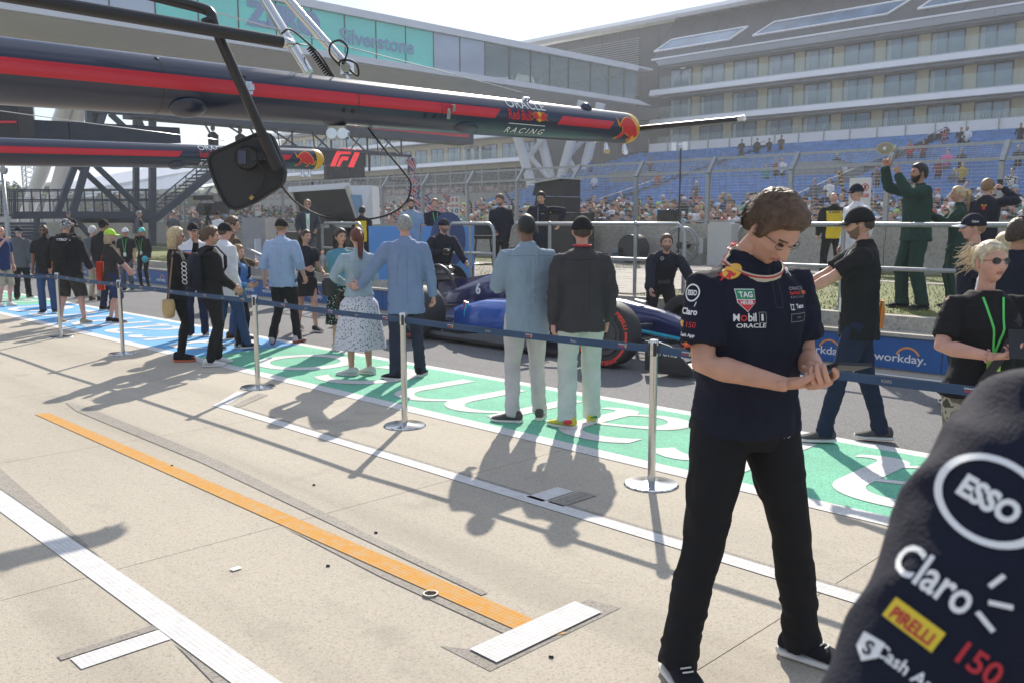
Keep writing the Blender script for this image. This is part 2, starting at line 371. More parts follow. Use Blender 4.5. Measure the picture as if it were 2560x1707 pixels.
strip('worn_trace', [(-9, 1.77), (-7.2, 1.80), (-4.6, 1.632), (-5.4, 1.63), (-9, 1.63)], M_GHOST)
strip('worn_trace', [(-3.46, 1.482), (-2.8, 1.482), (-1.0, 1.30), (-1.0, 1.38), (-3.0, 1.44)], M_GHOST)
strip('worn_trace', [(-9.0, 2.93), (-8.5, 2.86), (-6.0, 2.85), (-2.9, 2.70), (-2.9, 2.74), (-6.0, 2.97), (-8.6, 3.0)], M_GHOST)
strip('worn_trace', [(-3.4, 2.50), (-2.5, 2.50), (-2.5, 2.545), (-4.4, 2.547)], M_GHOST)
# drain eye beside the orange line
dr = MB().lathe((0, 0, .006), [(.027, 0), (.028, .003), (.036, .003), (.038, -.004)], 24).build('drain', mat('drain_steel', (.25, .24, .23), .6, .5))
MB().add([(.027*math.cos(a*.3), .027*math.sin(a*.3), .0035) for a in range(21)], [tuple(range(21))]).build('hole', mat('hole_dark', (.006, .006, .006), 1), dr)
dr.location = (-3.07, 2.535, .004); tag(dr, 'small round metal drain eye beside the orange line', 'drain')
rng = random.Random(4)
for k, (px, py) in enumerate(((785, 1211), (430, 1163), (940, 1330), (820, 1413), (1378, 1640))):
    g = gnd(px, py, .004); mb = MB(); n = 7
    mb.loft([(g+Vector((0, 0, -.003)), (.012, .003, 0), (-.002, .008, 0)), (g+Vector((0, 0, .006)), (.008, .003, 0), (0, .005, 0))], n)
    tag(mb.build('debris', BLACK_P), ['tiny black rubber scrap near the middle of the apron', 'tiny black scrap on the worn grey trace above the orange line', 'small dark scrap in front of the two men\'s shadows', 'tiny dark crumb below the orange line', 'tiny dark crumb beside the white tape mark'][k], 'debris')
# paper scraps
for k, (px, py) in enumerate(((495, 946), (590, 1420))):
    g = gnd(px, py, .006); tag(MB().box(g, (.05, .035, .003), .6+k).build('paper_scrap', WHITE_P), ['white paper scrap lying in the shadow behind the stanchions', 'faint white tape scrap left of the orange line'][k], 'paper')

# ------------------------------------------------------------------ raised verge and the low barrier with boards
verge = MB().bb((-120, 10.78, -.08), (30, 21.5, .60)).build('verge', M_WALLC); verge['kind'] = 'structure'
sheet('grass_bed', -120, 30, 10.98, 19.75, .604, M_GRASS)
barrier = empty('barrier', (0, 10.5, 0), 0, 'low concrete barrier along the lane carrying blue boards', 'barrier')
def P(mb, name, m, par, **k):
    o = mb.build(name, m, par, **k)
    if par.type == 'EMPTY': o.matrix_parent_inverse = Matrix.Translation(par.location).inverted() if not any(par.rotation_euler) else (Matrix.Translation(par.location) @ par.rotation_euler.to_matrix().to_4x4()).inverted()
    return o
P(MB().bb((-120, 10.52, -.02), (30, 10.779, .39)), 'wall', M_WALLC, barrier)
P(MB().bb((-120, 10.46, .391), (30, 10.775, .43)), 'coping', M_WALLC, barrier)
M_BOARD = mat('board_blue', (.012, .10, .33), .45, var=.06, scale=2); M_ARC = mat('board_orange', (.85, .33, .08), .5)
wk = fit2d('workday.', .60, .125, bold=.012, res=6); arc = ring2d(.125, .148, 22, 158, 20)
bme = MB().bb((-.47, -.008, .01), (.47, .008, .375)); 
board0 = None
for k in range(50):
    u = -2.2-.95*k
    if board0 is None:
        board0 = P(bme, 'board', M_BOARD, barrier)
        it = [(mv(wk, 0, .13), WHITE_P), (mv(arc, .09, .135), M_ARC)]
        pr = place2d(it, lambda a, b, L: Vector((a, -.0105-.001*L, b)), 'lettering', board0); o = board0; mpi = o.matrix_parent_inverse.copy()
        o.location = (u, 10.508, 0)
    else:
        o = board0.copy(); COL.objects.link(o); o.parent = barrier; o.matrix_parent_inverse = mpi; o.location = (u, 10.508, 0)
        c = pr.copy(); COL.objects.link(c); c.parent = o
# brick path across the verge
pathb = MB().bb((-16.6, 10.99, .59), (-8.2, 19.7, .606)).build('path_bed', jt); pathb['kind'] = 'structure'
pv = MB().bb((-.098, -.198, 0), (.098, .198, .012)); me = bpy.data.meshes.new('paver'); me.from_pydata(pv.v, [], pv.f); me.materials.append(M_PAVE)
cells = [(u, v) for u in np.arange(-12.6, -8.4, .206) for v in np.arange(11.25, 19.4, .406)]
cells.sort(key=lambda c: c[0]**2+c[1]**2); rest = MB(); rg = random.Random(1)
path = tag(MB().bb((-12.72, 10.995, .607), (-8.45, 11.04, .62)).build('paved_path', M_PAVE), None, None, None, 'structure')
for i, (u, v) in enumerate(cells):
    z = .608+rg.uniform(0, .004)
    if i < 300: inst('paver', me, path, (u, v, z))
    else: rest.bb((u-.098, v-.198, z), (u+.098, v+.198, z+.012))
rest.build('paver', M_PAVE, path)['kind'] = 'stuff'
sheet('kerb_line', -120, 30, 16.6, 17.0, .612, M_WALLC)
# grass blades
gb = MB(); rg = random.Random(2); M_BLADE = mat('grass_blade', (.16, .21, .05), .7, var2=(.24, .22, .09), scale=1.2)
vs = []; fs = []
for i in range(26000):
    t = rg.random(); v = 11.0+ (rg.random()**1.7)*8.6; u = -28+27*rg.random()+(-v+11)*.3
    if -12.75 < u < -8.4 or 16.55 < v < 17.05: continue
    h = rg.uniform(.02, .055); a = rg.random()*6.28; w = .008; k = len(vs); lx, ly = rg.uniform(-.02, .02), rg.uniform(-.02, .02)
    vs += [(u-w*math.cos(a), v-w*math.sin(a), .6), (u+w*math.cos(a), v+w*math.sin(a), .6), (u+lx, v+ly, .6+h)]; fs.append((k, k+1, k+2))
gb.add(vs, fs).build('grass', M_BLADE)['kind'] = 'stuff'

# ------------------------------------------------------------------ pit wall and catch fence
pw = empty('pit_wall', (0, 20, .6), 0, 'beige concrete wall at the foot of the catch fence', 'wall')
for k in range(40):                      # precast blocks with joints
    u = 12-2.9*k
    P(MB().bb((u-2.885, 20.0, .61), (u, 20.5, 1.30)).bb((u-2.885, 20.06, 1.30), (u, 20.44, 1.66)), 'wall_block', M_WALLC, pw)
M_GALV = mat('galvanised_steel', (.36, .37, .37), .42, .75, var=.15, scale=20); M_WIRE = mat('fence_wire', (.42, .41, .40), .35, .9)
fence = empty('catch_fence', (0, 20.2, 1.6), 0, 'tall steel catch fence with bent top posts on the concrete wall', 'fence')
posts = [-3.74-2.32*k for k in range(-4, 34)]
prof = [(0, 20.2, 1.66), (0, 20.2, 2.93), (0, 20.26, 3.02), (0, 20.52, 3.36)]
mb = MB()
for a, b in zip(prof[:-1], prof[1:]): mb.beam(a, b, .10, .10, Vector((1, 0, 0)))
mb.bb((-.08, 20.08, 1.64), (.08, 20.34, 1.675))
p0 = None
for u in posts:
    if p0 is None: p0 = P(mb, 'post', M_GALV, fence); o = p0; mpi = o.matrix_parent_inverse.copy()
    else: o = p0.copy(); COL.objects.link(o); o.parent = fence; o.matrix_parent_inverse = mpi
    o.location.x = u
for v, z, r in ((20.27, 3.0, .03), (20.52, 3.34, .03), (20.2, 1.72, .022)):
    P(MB().beam((posts[0], v, z), (posts[-1], v, z), r*2, r*2), 'rail', M_GALV, fence)
wm = MB(); lo, hi = posts[-1], posts[0]
for i in range(17):
    z = 1.76+i*.075; wm.beam((lo, 20.2, z), (hi, 20.2, z), .009, .009)
for i in range(7): wm.beam((lo, 20.27+.036*i, 3.03+.047*i), (hi, 20.27+.036*i, 3.03+.047*i), .008, .008)
for i in range(int((hi-lo)/.29)):
    u = lo+.29*i; wm.beam((u, 20.2, 1.7), (u, 20.2, 3.0), .006, .006); wm.beam((u, 20.27, 3.0), (u, 20.52, 3.34), .006, .006)
P(wm, 'wire_mesh', M_WIRE, fence)['kind'] = 'stuff'
# pit straight behind the fence
tr = MB().bb((-400, 21.6, -.05), (80, 37, .42)).build('track', M_TRACK); tr['kind'] = 'structure'
fw = empty('far_wall', (0, 37.2, 0), 0, 'pale concrete wall at the far side of the straight', 'wall')
for k in range(30): P(MB().bb((8-6*k-5.98, 37.2, .4), (8-6*k, 37.6, 2.2)), 'wall_block', mat('pale_concrete', (.42, .41, .39), .85, var=.1, scale=1), fw)
# ------------------------------------------------------------------ hotel over the far grandstand
M_WHITE = mat('white_cladding', (.84, .84, .88), .5, var=.04, scale=.5); M_GREYC = mat('grey_cladding', (.46, .48, .53), .5, var=.06, scale=.4)
M_BEIGE = mat('beige_panel', (.60, .51, .35), .7, var=.05, scale=1); M_DARKM = mat('dark_roof_metal', (.075, .075, .085), .45, .3, var=.1, scale=.8)
M_FRAME = mat('window_frame_dark', (.03, .03, .035), .4); M_SOFF = mat('soffit_grey', (.30, .30, .325), .7)
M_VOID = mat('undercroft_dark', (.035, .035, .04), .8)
M_PANE = mat('window_pane', (.13, .21, .32), .06, .0, var=.5, scale=.35, spec=1.0, coat=.5)
M_CURT = mat('curtain', (.45, .48, .50), .8, var=.15, scale=2)
M_BAL = mat('balustrade_glass', (.45, .60, .58), .08, spec=.8, alpha=.2)
def T(o, v): o.location = v; return o
def hotel(name, label, u0, u1, v, rows, bay, win0, yaw=0, extra=True):
    e = empty(name, (0, 0, 0), 0, label, 'hotel')
    B = lambda mb, n, m, **k: mb.build(n, m, e, **k)
    zt = rows[0][1]+.45
    B(MB().bb((u0, v+1.6, rows[-1][0]-1.2), (u1, v+9, zt-.5)), 'wall', M_BEIGE)
    fr = MB(); pn = MB(); cu = MB()
    w = 1.225
    for a, b in ((-w, -w+.09), (w-.09, w), (-.06, .06)): fr.bb((a, -.09, 0), (b, -.005, 1.76))
    fr.bb((-w+.09, -.09, 1.67), (-.06, -.005, 1.76)); fr.bb((.06, -.09, 1.67), (w-.09, -.005, 1.76)); fr.bb((-w+.09, -.09, 0), (-.06, -.005, .07)); fr.bb((.06, -.09, 0), (w-.09, -.005, .07))
    pn.bb((-w+.09, -.05, .07), (-.06, -.03, 1.67)); pn.bb((.06, -.05, .07), (w-.09, -.03, 1.67))
    cu.bb((-w+.12, -.052, .1), (-w+.42, -.0505, 1.66))
    fme = fr.build('window', M_FRAME); pme = pn.build('pane', M_PANE); cme = cu.build('curtain', M_CURT)
    fd, pd, cd = fme.data, pme.data, cme.data
    for o in (fme, pme, cme): bpy.data.objects.remove(o)
    gl = MB().bb((-bay/2+.02, -.02, 0), (bay/2-.02, 0, 1.12)); go = gl.build('glass_panel', M_BAL); gd = go.data; bpy.data.objects.remove(go)
    rg = random.Random(3)
    for i, (z0, z1) in enumerate(rows):
        k = 0; u = win0
        while u < u1-1.3:
            wo = inst('window', fd, e, (u, v+1.6, z0)); inst('pane', pd, wo, (0, 0, 0))
            if rg.random() < .8: inst('curtain', cd, wo, (0, 0, 0)); inst('curtain', cd, wo, (0, 0, 0), 0, (-1, 1, 1)) if rg.random() < .6 else None
            inst('glass_panel', gd, e, (u+.3, v+.06, z0-.18)); u += bay
        # balcony slab with a tapered white edge, grey soffit and fascia above the windows
        B(MB().prism([(v+.10, z0-.10), (v-.12, z0-.64), (v+.5, z0-.70), (v+1.58, z0-.30), (v+1.58, z0-.12)], (u0-1.2, 0, 0), (0, 1, 0), (0, 0, 1), (u1-u0+1.2, 0, 0)), 'balcony_slab', M_WHITE)
        B(MB().bb((u0, v+.3, z1+.02), (u1, v+1.58, z1+.18)), 'soffit', M_SOFF)
    return e
hot = hotel('hotel', 'white balconied hotel above the blue grandstand', -50.6, 22, 70, [(13.98, 15.76), (11.28, 13.06), (8.60, 10.38)], 3.372, -49.35)
B = lambda mb, n, m, **k: mb.build(n, m, hot, **k)
for k in range(18):                        # fascia panels
    a = -50.8+4.1*k
    B(MB().prism([(69.9, 15.95), (69.7, 16.45), (70.4, 16.5), (71.5, 15.98)], (a+.015, 0, 0), (0, 1, 0), (0, 0, 1), (4.07, 0, 0)), 'fascia_panel', M_GREYC)
B(MB().bb((-51.4, 69.62, 16.46), (22, 70.5, 16.60)), 'cornice', M_WHITE)
for k in range(28):
    a = -52+2.75*k
    B(MB().prism([(70.5, 16.61), (74.2, 20.9), (74.6, 20.9), (71.0, 16.61)], (a+.02, 0, 0), (0, 1, 0), (0, 0, 1), (2.71, 0, 0)), 'roof_panel', M_DARKM)
B(MB().bb((-51.9, 74, 16.6), (22, 86, 20.88)), 'roof_core', M_DARKM)
def slope(u, z, off): 
    t = (z-16.61)/(20.9-16.61); n = Vector((0, -4.29, 3.7)).normalized(); return Vector((u, 70.5+3.7*t, z))+n*off
for a, b, c, d, z0, z1 in ((-52.3, -44.2, -50.9, -42.9, 17.55, 18.6), (-41.9, -30.3, -40.4, -28.8, 17.55, 18.6), (-28.0, -14, -26.7, -12.6, 17.55, 18.6)):
    q = [(a, z0), (b, z0), (d, z1), (c, z1)]; mb = MB()
    for i in range(4):
        p, r = q[i], q[(i+1) % 4]; mb.beam(slope(p[0], p[1], .06), slope(r[0], r[1], .06), .12, .12, Vector((0, -4.3, 3.7)))
    w = B(mb, 'skylight', M_WHITE); MB().add([slope(x, z, .03) for x, z in q], [(0, 1, 2, 3)]).build('pane', M_PANE, w)
mb = MB(); pr = [(73.0, 20.75), (72.6, 21.0), (72.7, 21.35), (74, 21.55), (86, 21.7), (86, 20.95), (74, 20.95)]
B(mb.prism(pr, (-71.5, 0, 0), (0, 1, 0), (0, 0, 1), (95, 0, 0)), 'roof', M_WHITE)
# dark louvred end block beside the bridge
for k in range(8):
    B(MB().bb((-70.5+2.4*k+.02, 74, .5), (-70.5+2.4*k+2.38, 74.3, 20.7)), 'dark_panel', M_DARKM)
lv = MB()
for k in range(26): lv.bb((-67, 73.9, 14.2+.22*k), (-56, 73.995, 14.28+.22*k))
B(lv, 'louvre', M_SOFF, kind='stuff')
for k in range(11): B(MB().bb((-51.2+.0, 70.2, 16.3-.0*k), (-51.0, 74, 16.4)), 'trim', M_WHITE) if k == 0 else None
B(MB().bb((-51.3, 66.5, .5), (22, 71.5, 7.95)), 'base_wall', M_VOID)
mb = MB()
for k in range(34):
    B(MB().bb((-48.9+2.05*k+.03, 66.2, 7.80), (-48.9+2.05*k+2.02, 66.28, 8.55)), 'parapet_panel', M_WHITE)
    mb.bb((-48.9+2.05*k-.03, 66.1, 7.5), (-48.9+2.05*k+.03, 66.16, 9.0))
for k in range(340): mb.bb((-48.9+.205*k, 66.14, 8.5), (-48.9+.205*k+.02, 66.16, 8.9))
B(mb, 'railing', M_GALV, kind='stuff')
hw = hotel('hotel_wing', 'lower far wing of the white hotel seen under the footbridge', -132, -66.5, 77, [(12.55, 14.9), (9.45, 11.8)], 3.4, -130)
mb = MB().prism([(76.9, 15.2), (76.8, 15.75), (86, 15.8), (86, 15.2)], (-133, 0, 0), (0, 1, 0), (0, 0, 1), (67.5, 0, 0)); mb.build('roof', M_WHITE, hw)
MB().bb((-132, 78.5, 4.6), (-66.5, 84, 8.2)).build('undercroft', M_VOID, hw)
for k in range(22): MB().bb((-131+3*k, 77.6, 4.6), (-131+3*k+.12, 77.7, 8.7)).build('column', M_GALV, hw)
stb = tag(MB().bb((-135, 58, .4), (-53.5, 62, 4.3)).bb((-135, 62.01, .4), (-53.5, 78, 4.55)).build('terrace_wall', mat('terrace_grey', (.30, .30, .31), .85, var=.12, scale=.5)), 'long pale grey terrace wall below the far hotel wing', 'wall')
tb = MB()
for k in range(60): tb.bb((-120+1.1*k, 60, 4.56), (-120+1.1*k+.8, 60.4, 5.1))
tag(tb.build('terrace_crowd', mat('crowd_mix', (.25, .2, .2), .8, var=.9, scale=2)), kind='stuff')

# ------------------------------------------------------------------ blue grandstand
gs = empty('grandstand', (0, 0, 0), 0, 'raked grandstand of mostly empty blue seats under the hotel', 'grandstand')
M_SEAT = mat('seat_blue', (.085, .21, .47), .45, var=.35, scale=1.5); M_STEP = mat('stand_concrete', (.26, .26, .27), .85)
ROW0, DV, DZ, Z0 = 44.6, .8, .190, 2.15
for i in range(26):
    v = ROW0+DV*i; z = Z0+DZ*i
    MB().bb((-50, v, z-.6), (14, v+DV-.004, z)).build('terrace_step', M_STEP, gs)
s = MB(); s.prism([(-.20, .40), (.16, .40), (.20, .44), (.20, .46), (-.20, .46)], (-.22, .30, 0), (0, 1, 0), (0, 0, 1), (.44, 0, 0))
s.prism([(.18, .47), (.235, .46), (.29, .80), (.25, .82)], (-.22, .30, 0), (0, 1, 0), (0, 0, 1), (.44, 0, 0))
so = s.build('seat', M_SEAT); sme = so.data; bpy.data.objects.remove(so)
cells = []
for i in range(26):
    for k in range(128):
        u = -49.6+.5*k
        if min(abs(u+37), abs(u+23.5), abs(u+9.5)) < .62: continue
        if 9 <= i <= 13 and (abs(u+40.5) < 1.4 or abs(u+26) < 1.4): continue    # vomitory openings
        cells.append((u, ROW0+DV*i, Z0+DZ*i))
vis = [c for c in cells if -.93*c[1] < c[0] < -.2*c[1]]
vis.sort(key=lambda c: c[0]**2+c[1]**2); near = set(vis[:300]); rest = MB()
for c in cells:
    if c in near: inst('seat', sme, gs, c)
    else: rest.add([Vector(p.co)+Vector(c) for p in sme.vertices], [tuple(p.vertices) for p in sme.polygons])
rest.build('seat', M_SEAT, gs)['kind'] = 'stuff'
MB().bb((-50.2, 44.2, .4), (14, 44.55, 2.6)).build('front_wall', M_WALLC, gs)
for c in (-37, -23.5, -9.5):
    MB().prism([(44.9, 3.1), (65.4, 8.0), (65.4, 8.05), (44.9, 3.15)], (c-.03, 0, 0), (0, 1, 0), (0, 0, 1), (.06, 0, 0)).build('handrail', M_STEP, gs)
for c in (-40.5, -26): MB().bb((c-1.3, 51.8, 3.2), (c+1.3, 55.9, 5.3)).build('vomitory', M_STEP, gs)

# ------------------------------------------------------------------ footbridge across the circuit
br = empty('footbridge', (-50, 40, 0), 0, 'glazed white footbridge crossing high over the circuit on slanted legs', 'bridge')
PB = lambda mb, n, m, **k: P(mb, n, m, br, **k)
M_GREENF = mat('green_film', (.20, .86, .74), .25, var=.08, scale=.3, spec=.8); M_LILAC = mat('lilac_print', (.28, .40, .62), .4)
M_BGL = mat('bridge_glass', (.50, .56, .68), .12, .1, var=.12, scale=.3, spec=1); M_BGD = mat('bridge_glass_clear', (.30, .40, .40), .05, spec=1, alpha=.45)
M_BELLY = mat('bridge_belly', (.60, .56, .55), .6, var=.05, scale=.3); M_BWH = mat('bridge_white', (.80, .80, .84), .45, var=.04, scale=.4)
V0, V1, ZB, ZT = -30, 65.7, 12.45, 15.25
PB(MB().bb((-59.9, V0, ZT-.02), (-50.0, 68, ZT+.15)), 'roof', M_BWH)
PB(MB().bb((-50.02, V0, ZT-.32), (-49.85, V1, ZT+.16)), 'top_edge', M_BWH)
PB(MB().prism([(V0, ZB-.42), (66.5, ZB-.42), (67.6, ZB-.36), (V1, ZB-.02), (V0, ZB-.02)], (-49.8, 0, 0), (0, 1, 0), (0, 0, 1), (-.25, 0, 0)), 'bottom_edge', M_BWH)
PB(MB().bb((-59.8, V0, ZB-.5), (-50.06, V1, ZB-.1)), 'floor', M_BELLY)
PB(MB().prism([(-50.1, ZB-.5), (-51.6, ZB-1.15), (-58.6, ZB-1.15), (-59.8, ZB-.5)], (0, V0, 0), (1, 0, 0), (0, 0, 1), (0, V1-V0+5, 0)), 'belly', M_BELLY)
PB(MB().bb((-60, V0, ZB-.1), (-59.9, V1, ZT-.02)), 'rear_glazing', M_BGD)
ml = [44.72, 47.2, 49.77, 52.14, 54.35, 56.6, 59.37, 61.82, 63.95, 65.68]; vv = [44.72-2.49*k for k in range(26, 0, -1)]+ml
for a, b in zip(vv[:-1], vv[1:]):
    m = M_GREENF if 22.2 < a < 42 else (M_BGD if a > 47 else M_BGL)
    PB(MB().bb((-50.14, a+.03, ZB), (-50.08, b-.03, ZT-.34)), 'glass_panel', m)
    PB(MB().bb((-50.16, a-.03, ZB), (-50.04, a+.03, ZT-.34)), 'mullion', M_FRAME)
fz = lambda a, b, L: Vector((-50.03+.01*L, a, b))
it = [(mv(fit2d('Silverstone', 6.1, .95, bold=.02, res=5), 37.4, 13.62), M_LILAC), (mv(fit2d('ZERO', 5.2, 1.5, bold=.06, res=5), 30.3, 14.0), M_LILAC)]
P(place2d(it, fz, 'lettering', None), 'x', M_BWH, br) if 0 else None
for q_ in it: o = place2d([q_], fz, 'lettering', br); o.matrix_parent_inverse = Matrix.Translation(br.location).inverted()
tri = [[(42.6, 12.5), (47.1, 14.86), (52.4, 13.6), (50.0, 12.75), (48.0, 12.5)], [(47.2, 14.9), (52.4, 13.62), (56.6, 14.88)], [(57.8, 12.5), (64.9, 14.8), (65.6, 14.85), (65.6, 12.5)], [(42.7, 14.9), (46.9, 14.88), (44.8, 13.75)]]
for q in tri: PB(MB().prism(q, (-50.3, 0, 0), (0, 1, 0), (0, 0, 1), (.07, 0, 0)), 'facet', M_BGL)
tr_ = MB()
for a in range(48, 65, 3): tr_.beam((-51, a, ZB), (-51, a+1.5, ZT-.2), .16, .16); tr_.beam((-51, a+1.5, ZT-.2), (-51, a+3, ZB), .16, .16)
PB(tr_, 'truss', M_BWH)
for (a, b, c, d) in ((56.5, 52.2, 52.2, 8.9), (54.2, 55.8, 55.0, 8.7), (59.8, 54.6, 57.2, 8.2), (62.5, 58.6, 60, 8)):
    pass
legs = [((1282, 300), (1345, 520), 55), ((1342, 300), (1395, 520), 57), ((1444, 300), (1370, 560), 57), ((1492, 300), (1445, 490), 59), ((1318, 400), (1372, 328), 56), ((1318, 385), (1395, 470), 56), ((1418, 395), (1472, 335), 58), ((1415, 385), (1452, 455), 58)]
for i, (p, q, v) in enumerate(legs):
    a, b = onv(*p, v), onv(*q, v); d = (b-a).normalized(); b = a+d*((a.z-.4)/-d.z) if i < 4 else b
    if i < 4: a = a-d*((11.4-a.z)/-d.z)*-1 if False else a+d*((a.z-11.4)/-d.z)
    PB(MB().tube([a, b], .42 if i < 4 else .22, 12), 'leg' if i < 4 else 'brace', M_BWH, smooth=True, edge=40)
for p, q, w in (((250, -60), (60, 640), 1.0), ((190, 240), (60, 640), .9), ((112, 240), (40, 640), .01)):
    pass
for i, (p, q, v) in enumerate((((168, 250), (58, 560), 23), ((205, 250), (118, 560), 24), ((245, 80), (262, 40), 24))):
    a, b = onv(*p, v), onv(*q, v); d = (b-a).normalized(); 
    if i < 2: b = a+d*((a.z-.4)/-d.z); a = a+d*((a.z-11.5)/-d.z)
    PB(MB().tube([a, b], .50 if i < 2 else .3, 14), 'leg', M_BWH, smooth=True, edge=40)
# faceted white pylon low at the left
# ------------------------------------------------------------------ start gantry with walkway tower at the far left
M_NAVYS = mat('navy_steel', (.045, .055, .085), .5, .1, var=.1, scale=2); M_REDS = mat('red_band', (.60, .03, .05), .5)
sg = empty('start_gantry', (-40, 17, .6), 0, 'dark blue steel start gantry tower with walkway and stairs', 'gantry')
PS = lambda mb, n, m, **k: P(mb, n, m, sg, **k)
def bu(p, q, u, w, h=None, u2=None): return MB().beam(onu(*p, u), onu(*q, u if u2 is None else u2), w, h or w)
for nm, p, q, u, w in (('column', (381, 255), (381, 616), -40, .26), ('column', (340, 262), (340, 585), -43, .24), ('column', (222, 262), (222, 310), -40, .24),
                      ('brace', (254, 280), (178, 545), -40, .26), ('brace', (238, 280), (140, 540), -40.3, .24), ('brace', (190, 410), (320, 532), -40.3, .2), ('brace', (222, 398), (375, 545), -40, .2),
                      ('brace', (262, 275), (245, 330), -40, .22), ('brace', (275, 285), (318, 325), -40, .2), ('brace', (340, 285), (360, 330), -40, .2), ('brace', (225, 262), (250, 300), -43, .18),
                      ('brace', (185, 545), (225, 590), -40, .18), ('column', (92, 545), (92, 640), -40, .2),
                      ('beam', (30, 539), (378, 538), -40, .30), ('beam', (180, 552), (378, 552), -43, .22), ('beam', (215, 272), (395, 283), -40, .34)):
    o = PS(bu(p, q, u, w), nm, M_NAVYS)
# walkway rails
rl = MB()
for y0, y1 in ((475, 474), (500, 499)): rl.beam(onu(10, y0, -40.2), onu(378, y1, -40.2), .05, .05); rl.beam(onu(10, y0+4, -43), onu(378, y1+3, -43), .05, .05)
PS(rl, 'handrail', M_NAVYS)
for k in range(17): PS(bu((12+22*k, 475), (16+22*k, 534), -40.2, .05), 'rail_post', M_NAVYS)
for k in range(9): PS(bu((3+5*k, 478), (4+5*k, 534), -41, .04), 'rail_post', M_NAVYS)
PS(MB().bb((-43.2, 5, onu(200, 537, -40).z-.06), (-40.1, 16.9, onu(200, 537, -40).z)), 'walkway', M_NAVYS)
# stairs
PS(bu((387, 548), (535, 428), -40, .30), 'stringer', M_NAVYS)
a, b = onu(390, 528, -40.8), onu(520, 420, -40.8)
for k in range(13):
    p = a+(b-a)*(k/12); PS(MB().box(p, (1.1, .3, .05)), 'step', M_NAVYS)
hr = MB().beam(onu(387, 505, -40), onu(520, 395, -40), .05, .05).beam(onu(387, 520, -40), onu(520, 410, -40), .04, .04)
for k in range(6): hr.beam(onu(387+26*k, 505-21.5*k, -40), onu(387+26*k, 545-21.5*k, -40), .04, .04)
PS(hr, 'handrail', M_NAVYS)
# lower flight at the left edge
for k in range(7): PS(MB().box(onu(18+2*k, 560+8*k, -38), (1.2, 2.4, .09)), 'step', M_NAVYS)
# overhead truss with red band, crossing the straight
z0 = 6.15; PS(MB().bb((-40.9, 16.5, z0+.05), (-39.6, 36.4, z0+.75)), 'top_chord', M_NAVYS)
for a, b in ((17.5, 22.2), (23.0, 28.5), (29.0, 36.0)): PS(MB().bb((-39.595, a, z0+.42), (-39.57, b, z0+.70)), 'red_band', M_REDS)
zl = 5.35; PS(MB().beam((-40.2, 23.5, zl), (-40.2, 32.2, zl), .14, .14).beam((-39.4, 23.5, zl), (-39.4, 30.5, zl), .12, .12), 'bottom_chord', M_NAVYS)
for k in range(11): PS(MB().beam((-40.2, 20.0+k*1.15, z0+.05), (-40.2, 20.0+(k+(1 if k % 2 else -.0))*1.15+(.5 if k < 4 else 0), zl), .07, .07), 'brace', M_NAVYS)
for k in range(8): PS(MB().beam((-39.6, 23.4+k*1.0, z0+.05), (-40.2, 23.9+k*1.0-(k % 2)*.9, zl), .05, .05), 'brace', M_NAVYS)
for v in (25.4, 29.3, 32.0): PS(MB().beam((-40.2, v, zl), (-40.2, v, 4.4), .09, .09), 'hanger', M_NAVYS)
PS(MB().beam((-40.2, 30.2, 3.95), (-40.2, 32.1, 3.95), .09, .09), 'hanger', M_NAVYS)
scr_a, scr_b = onu(812, 372, -39.8), onu(915, 418, -39.8)
M_SCR = mat('screen_black', (.02, .02, .028), .5); M_F1 = mat('screen_red', (.9, .04, .05), .4, emit=.5)
board = tag(MB().bb((-40.1, scr_a.y, scr_b.z), (-39.8, scr_b.y, scr_a.z)).build('start_screen', M_SCR), 'black screen with a red emblem hanging under the start gantry', 'screen')
F1 = [[(0, 0), (.42, .72), (.62, .96), (.78, 1), (1.62, 1), (1.40, .70), (.86, .70), (.70, .64), (.62, .52), (.34, 0)], [(.44, 0), (.68, .44), (.84, .56), (1.32, .56), (1.18, .36), (.92, .36), (.84, .30), (.64, 0)], [(1.22, 0), (1.80, 1), (2.18, 1), (1.60, 0)]]
w = (scr_b.y-scr_a.y); cz = (scr_a.z+scr_b.z)/2; s_ = w*.78/2.18
o = place2d([(([(a*s_, b*s_*1.05) for a, b in q], [tuple(range(len(q)))]), M_F1) for q in F1], lambda a, b, L: Vector((-39.79, scr_a.y+w*.11+a, cz-s_*.52+b)), 'emblem', board)
lam = MB()
for k in range(5): lam.bb((-40.1, scr_a.y+.1+k*.5, scr_b.z-.75), (-39.85, scr_a.y+.5+k*.5, scr_b.z-.02))
lr = tag(lam.build('start_lights', M_SCR), 'row of dark start light units under the black screen', 'start lights')
# two people sitting up on the gantry
# ------------------------------------------------------------------ distant things at the left: canopy stand, masts, trees
fs_ = empty('far_grandstand', (-150, 40, 0), 0, 'distant grandstand with a long pale canopy at the left', 'grandstand')
cp = [onu(130, 487, -170), onu(540, 418, -120), onu(560, 455, -120), onu(420, 474, -130), onu(140, 500, -170)]
PF = lambda mb, n, m, **k: P(mb, n, m, fs_, **k)
n_ = Vector((-8, 3, 2)); PF(MB().add([p for p in cp]+[p+n_ for p in cp], [(0, 1, 2, 3, 4), (9, 8, 7, 6, 5)]+[(i, i+5, (i+1) % 5+5, (i+1) % 5) for i in range(5)]), 'canopy', M_WHITE)
q = [onu(230, 560, -150), onu(700, 560, -118), onu(700, 478, -118), onu(380, 492, -130), onu(230, 520, -150)]
PF(MB().add([p for p in q]+[p+Vector((-6, 2, 0)) for p in q], [(0, 1, 2, 3, 4), (9, 8, 7, 6, 5)]+[(i, i+5, (i+1) % 5+5, (i+1) % 5) for i in range(5)]), 'seating', mat('far_seats', (.10, .17, .30), .7, var=.6, scale=.9))
for k in range(10): PF(MB().beam(onu(392+26*k, 478, -119), onu(392+26*k, 545, -119), .25, .25), 'pillar', M_GALV)
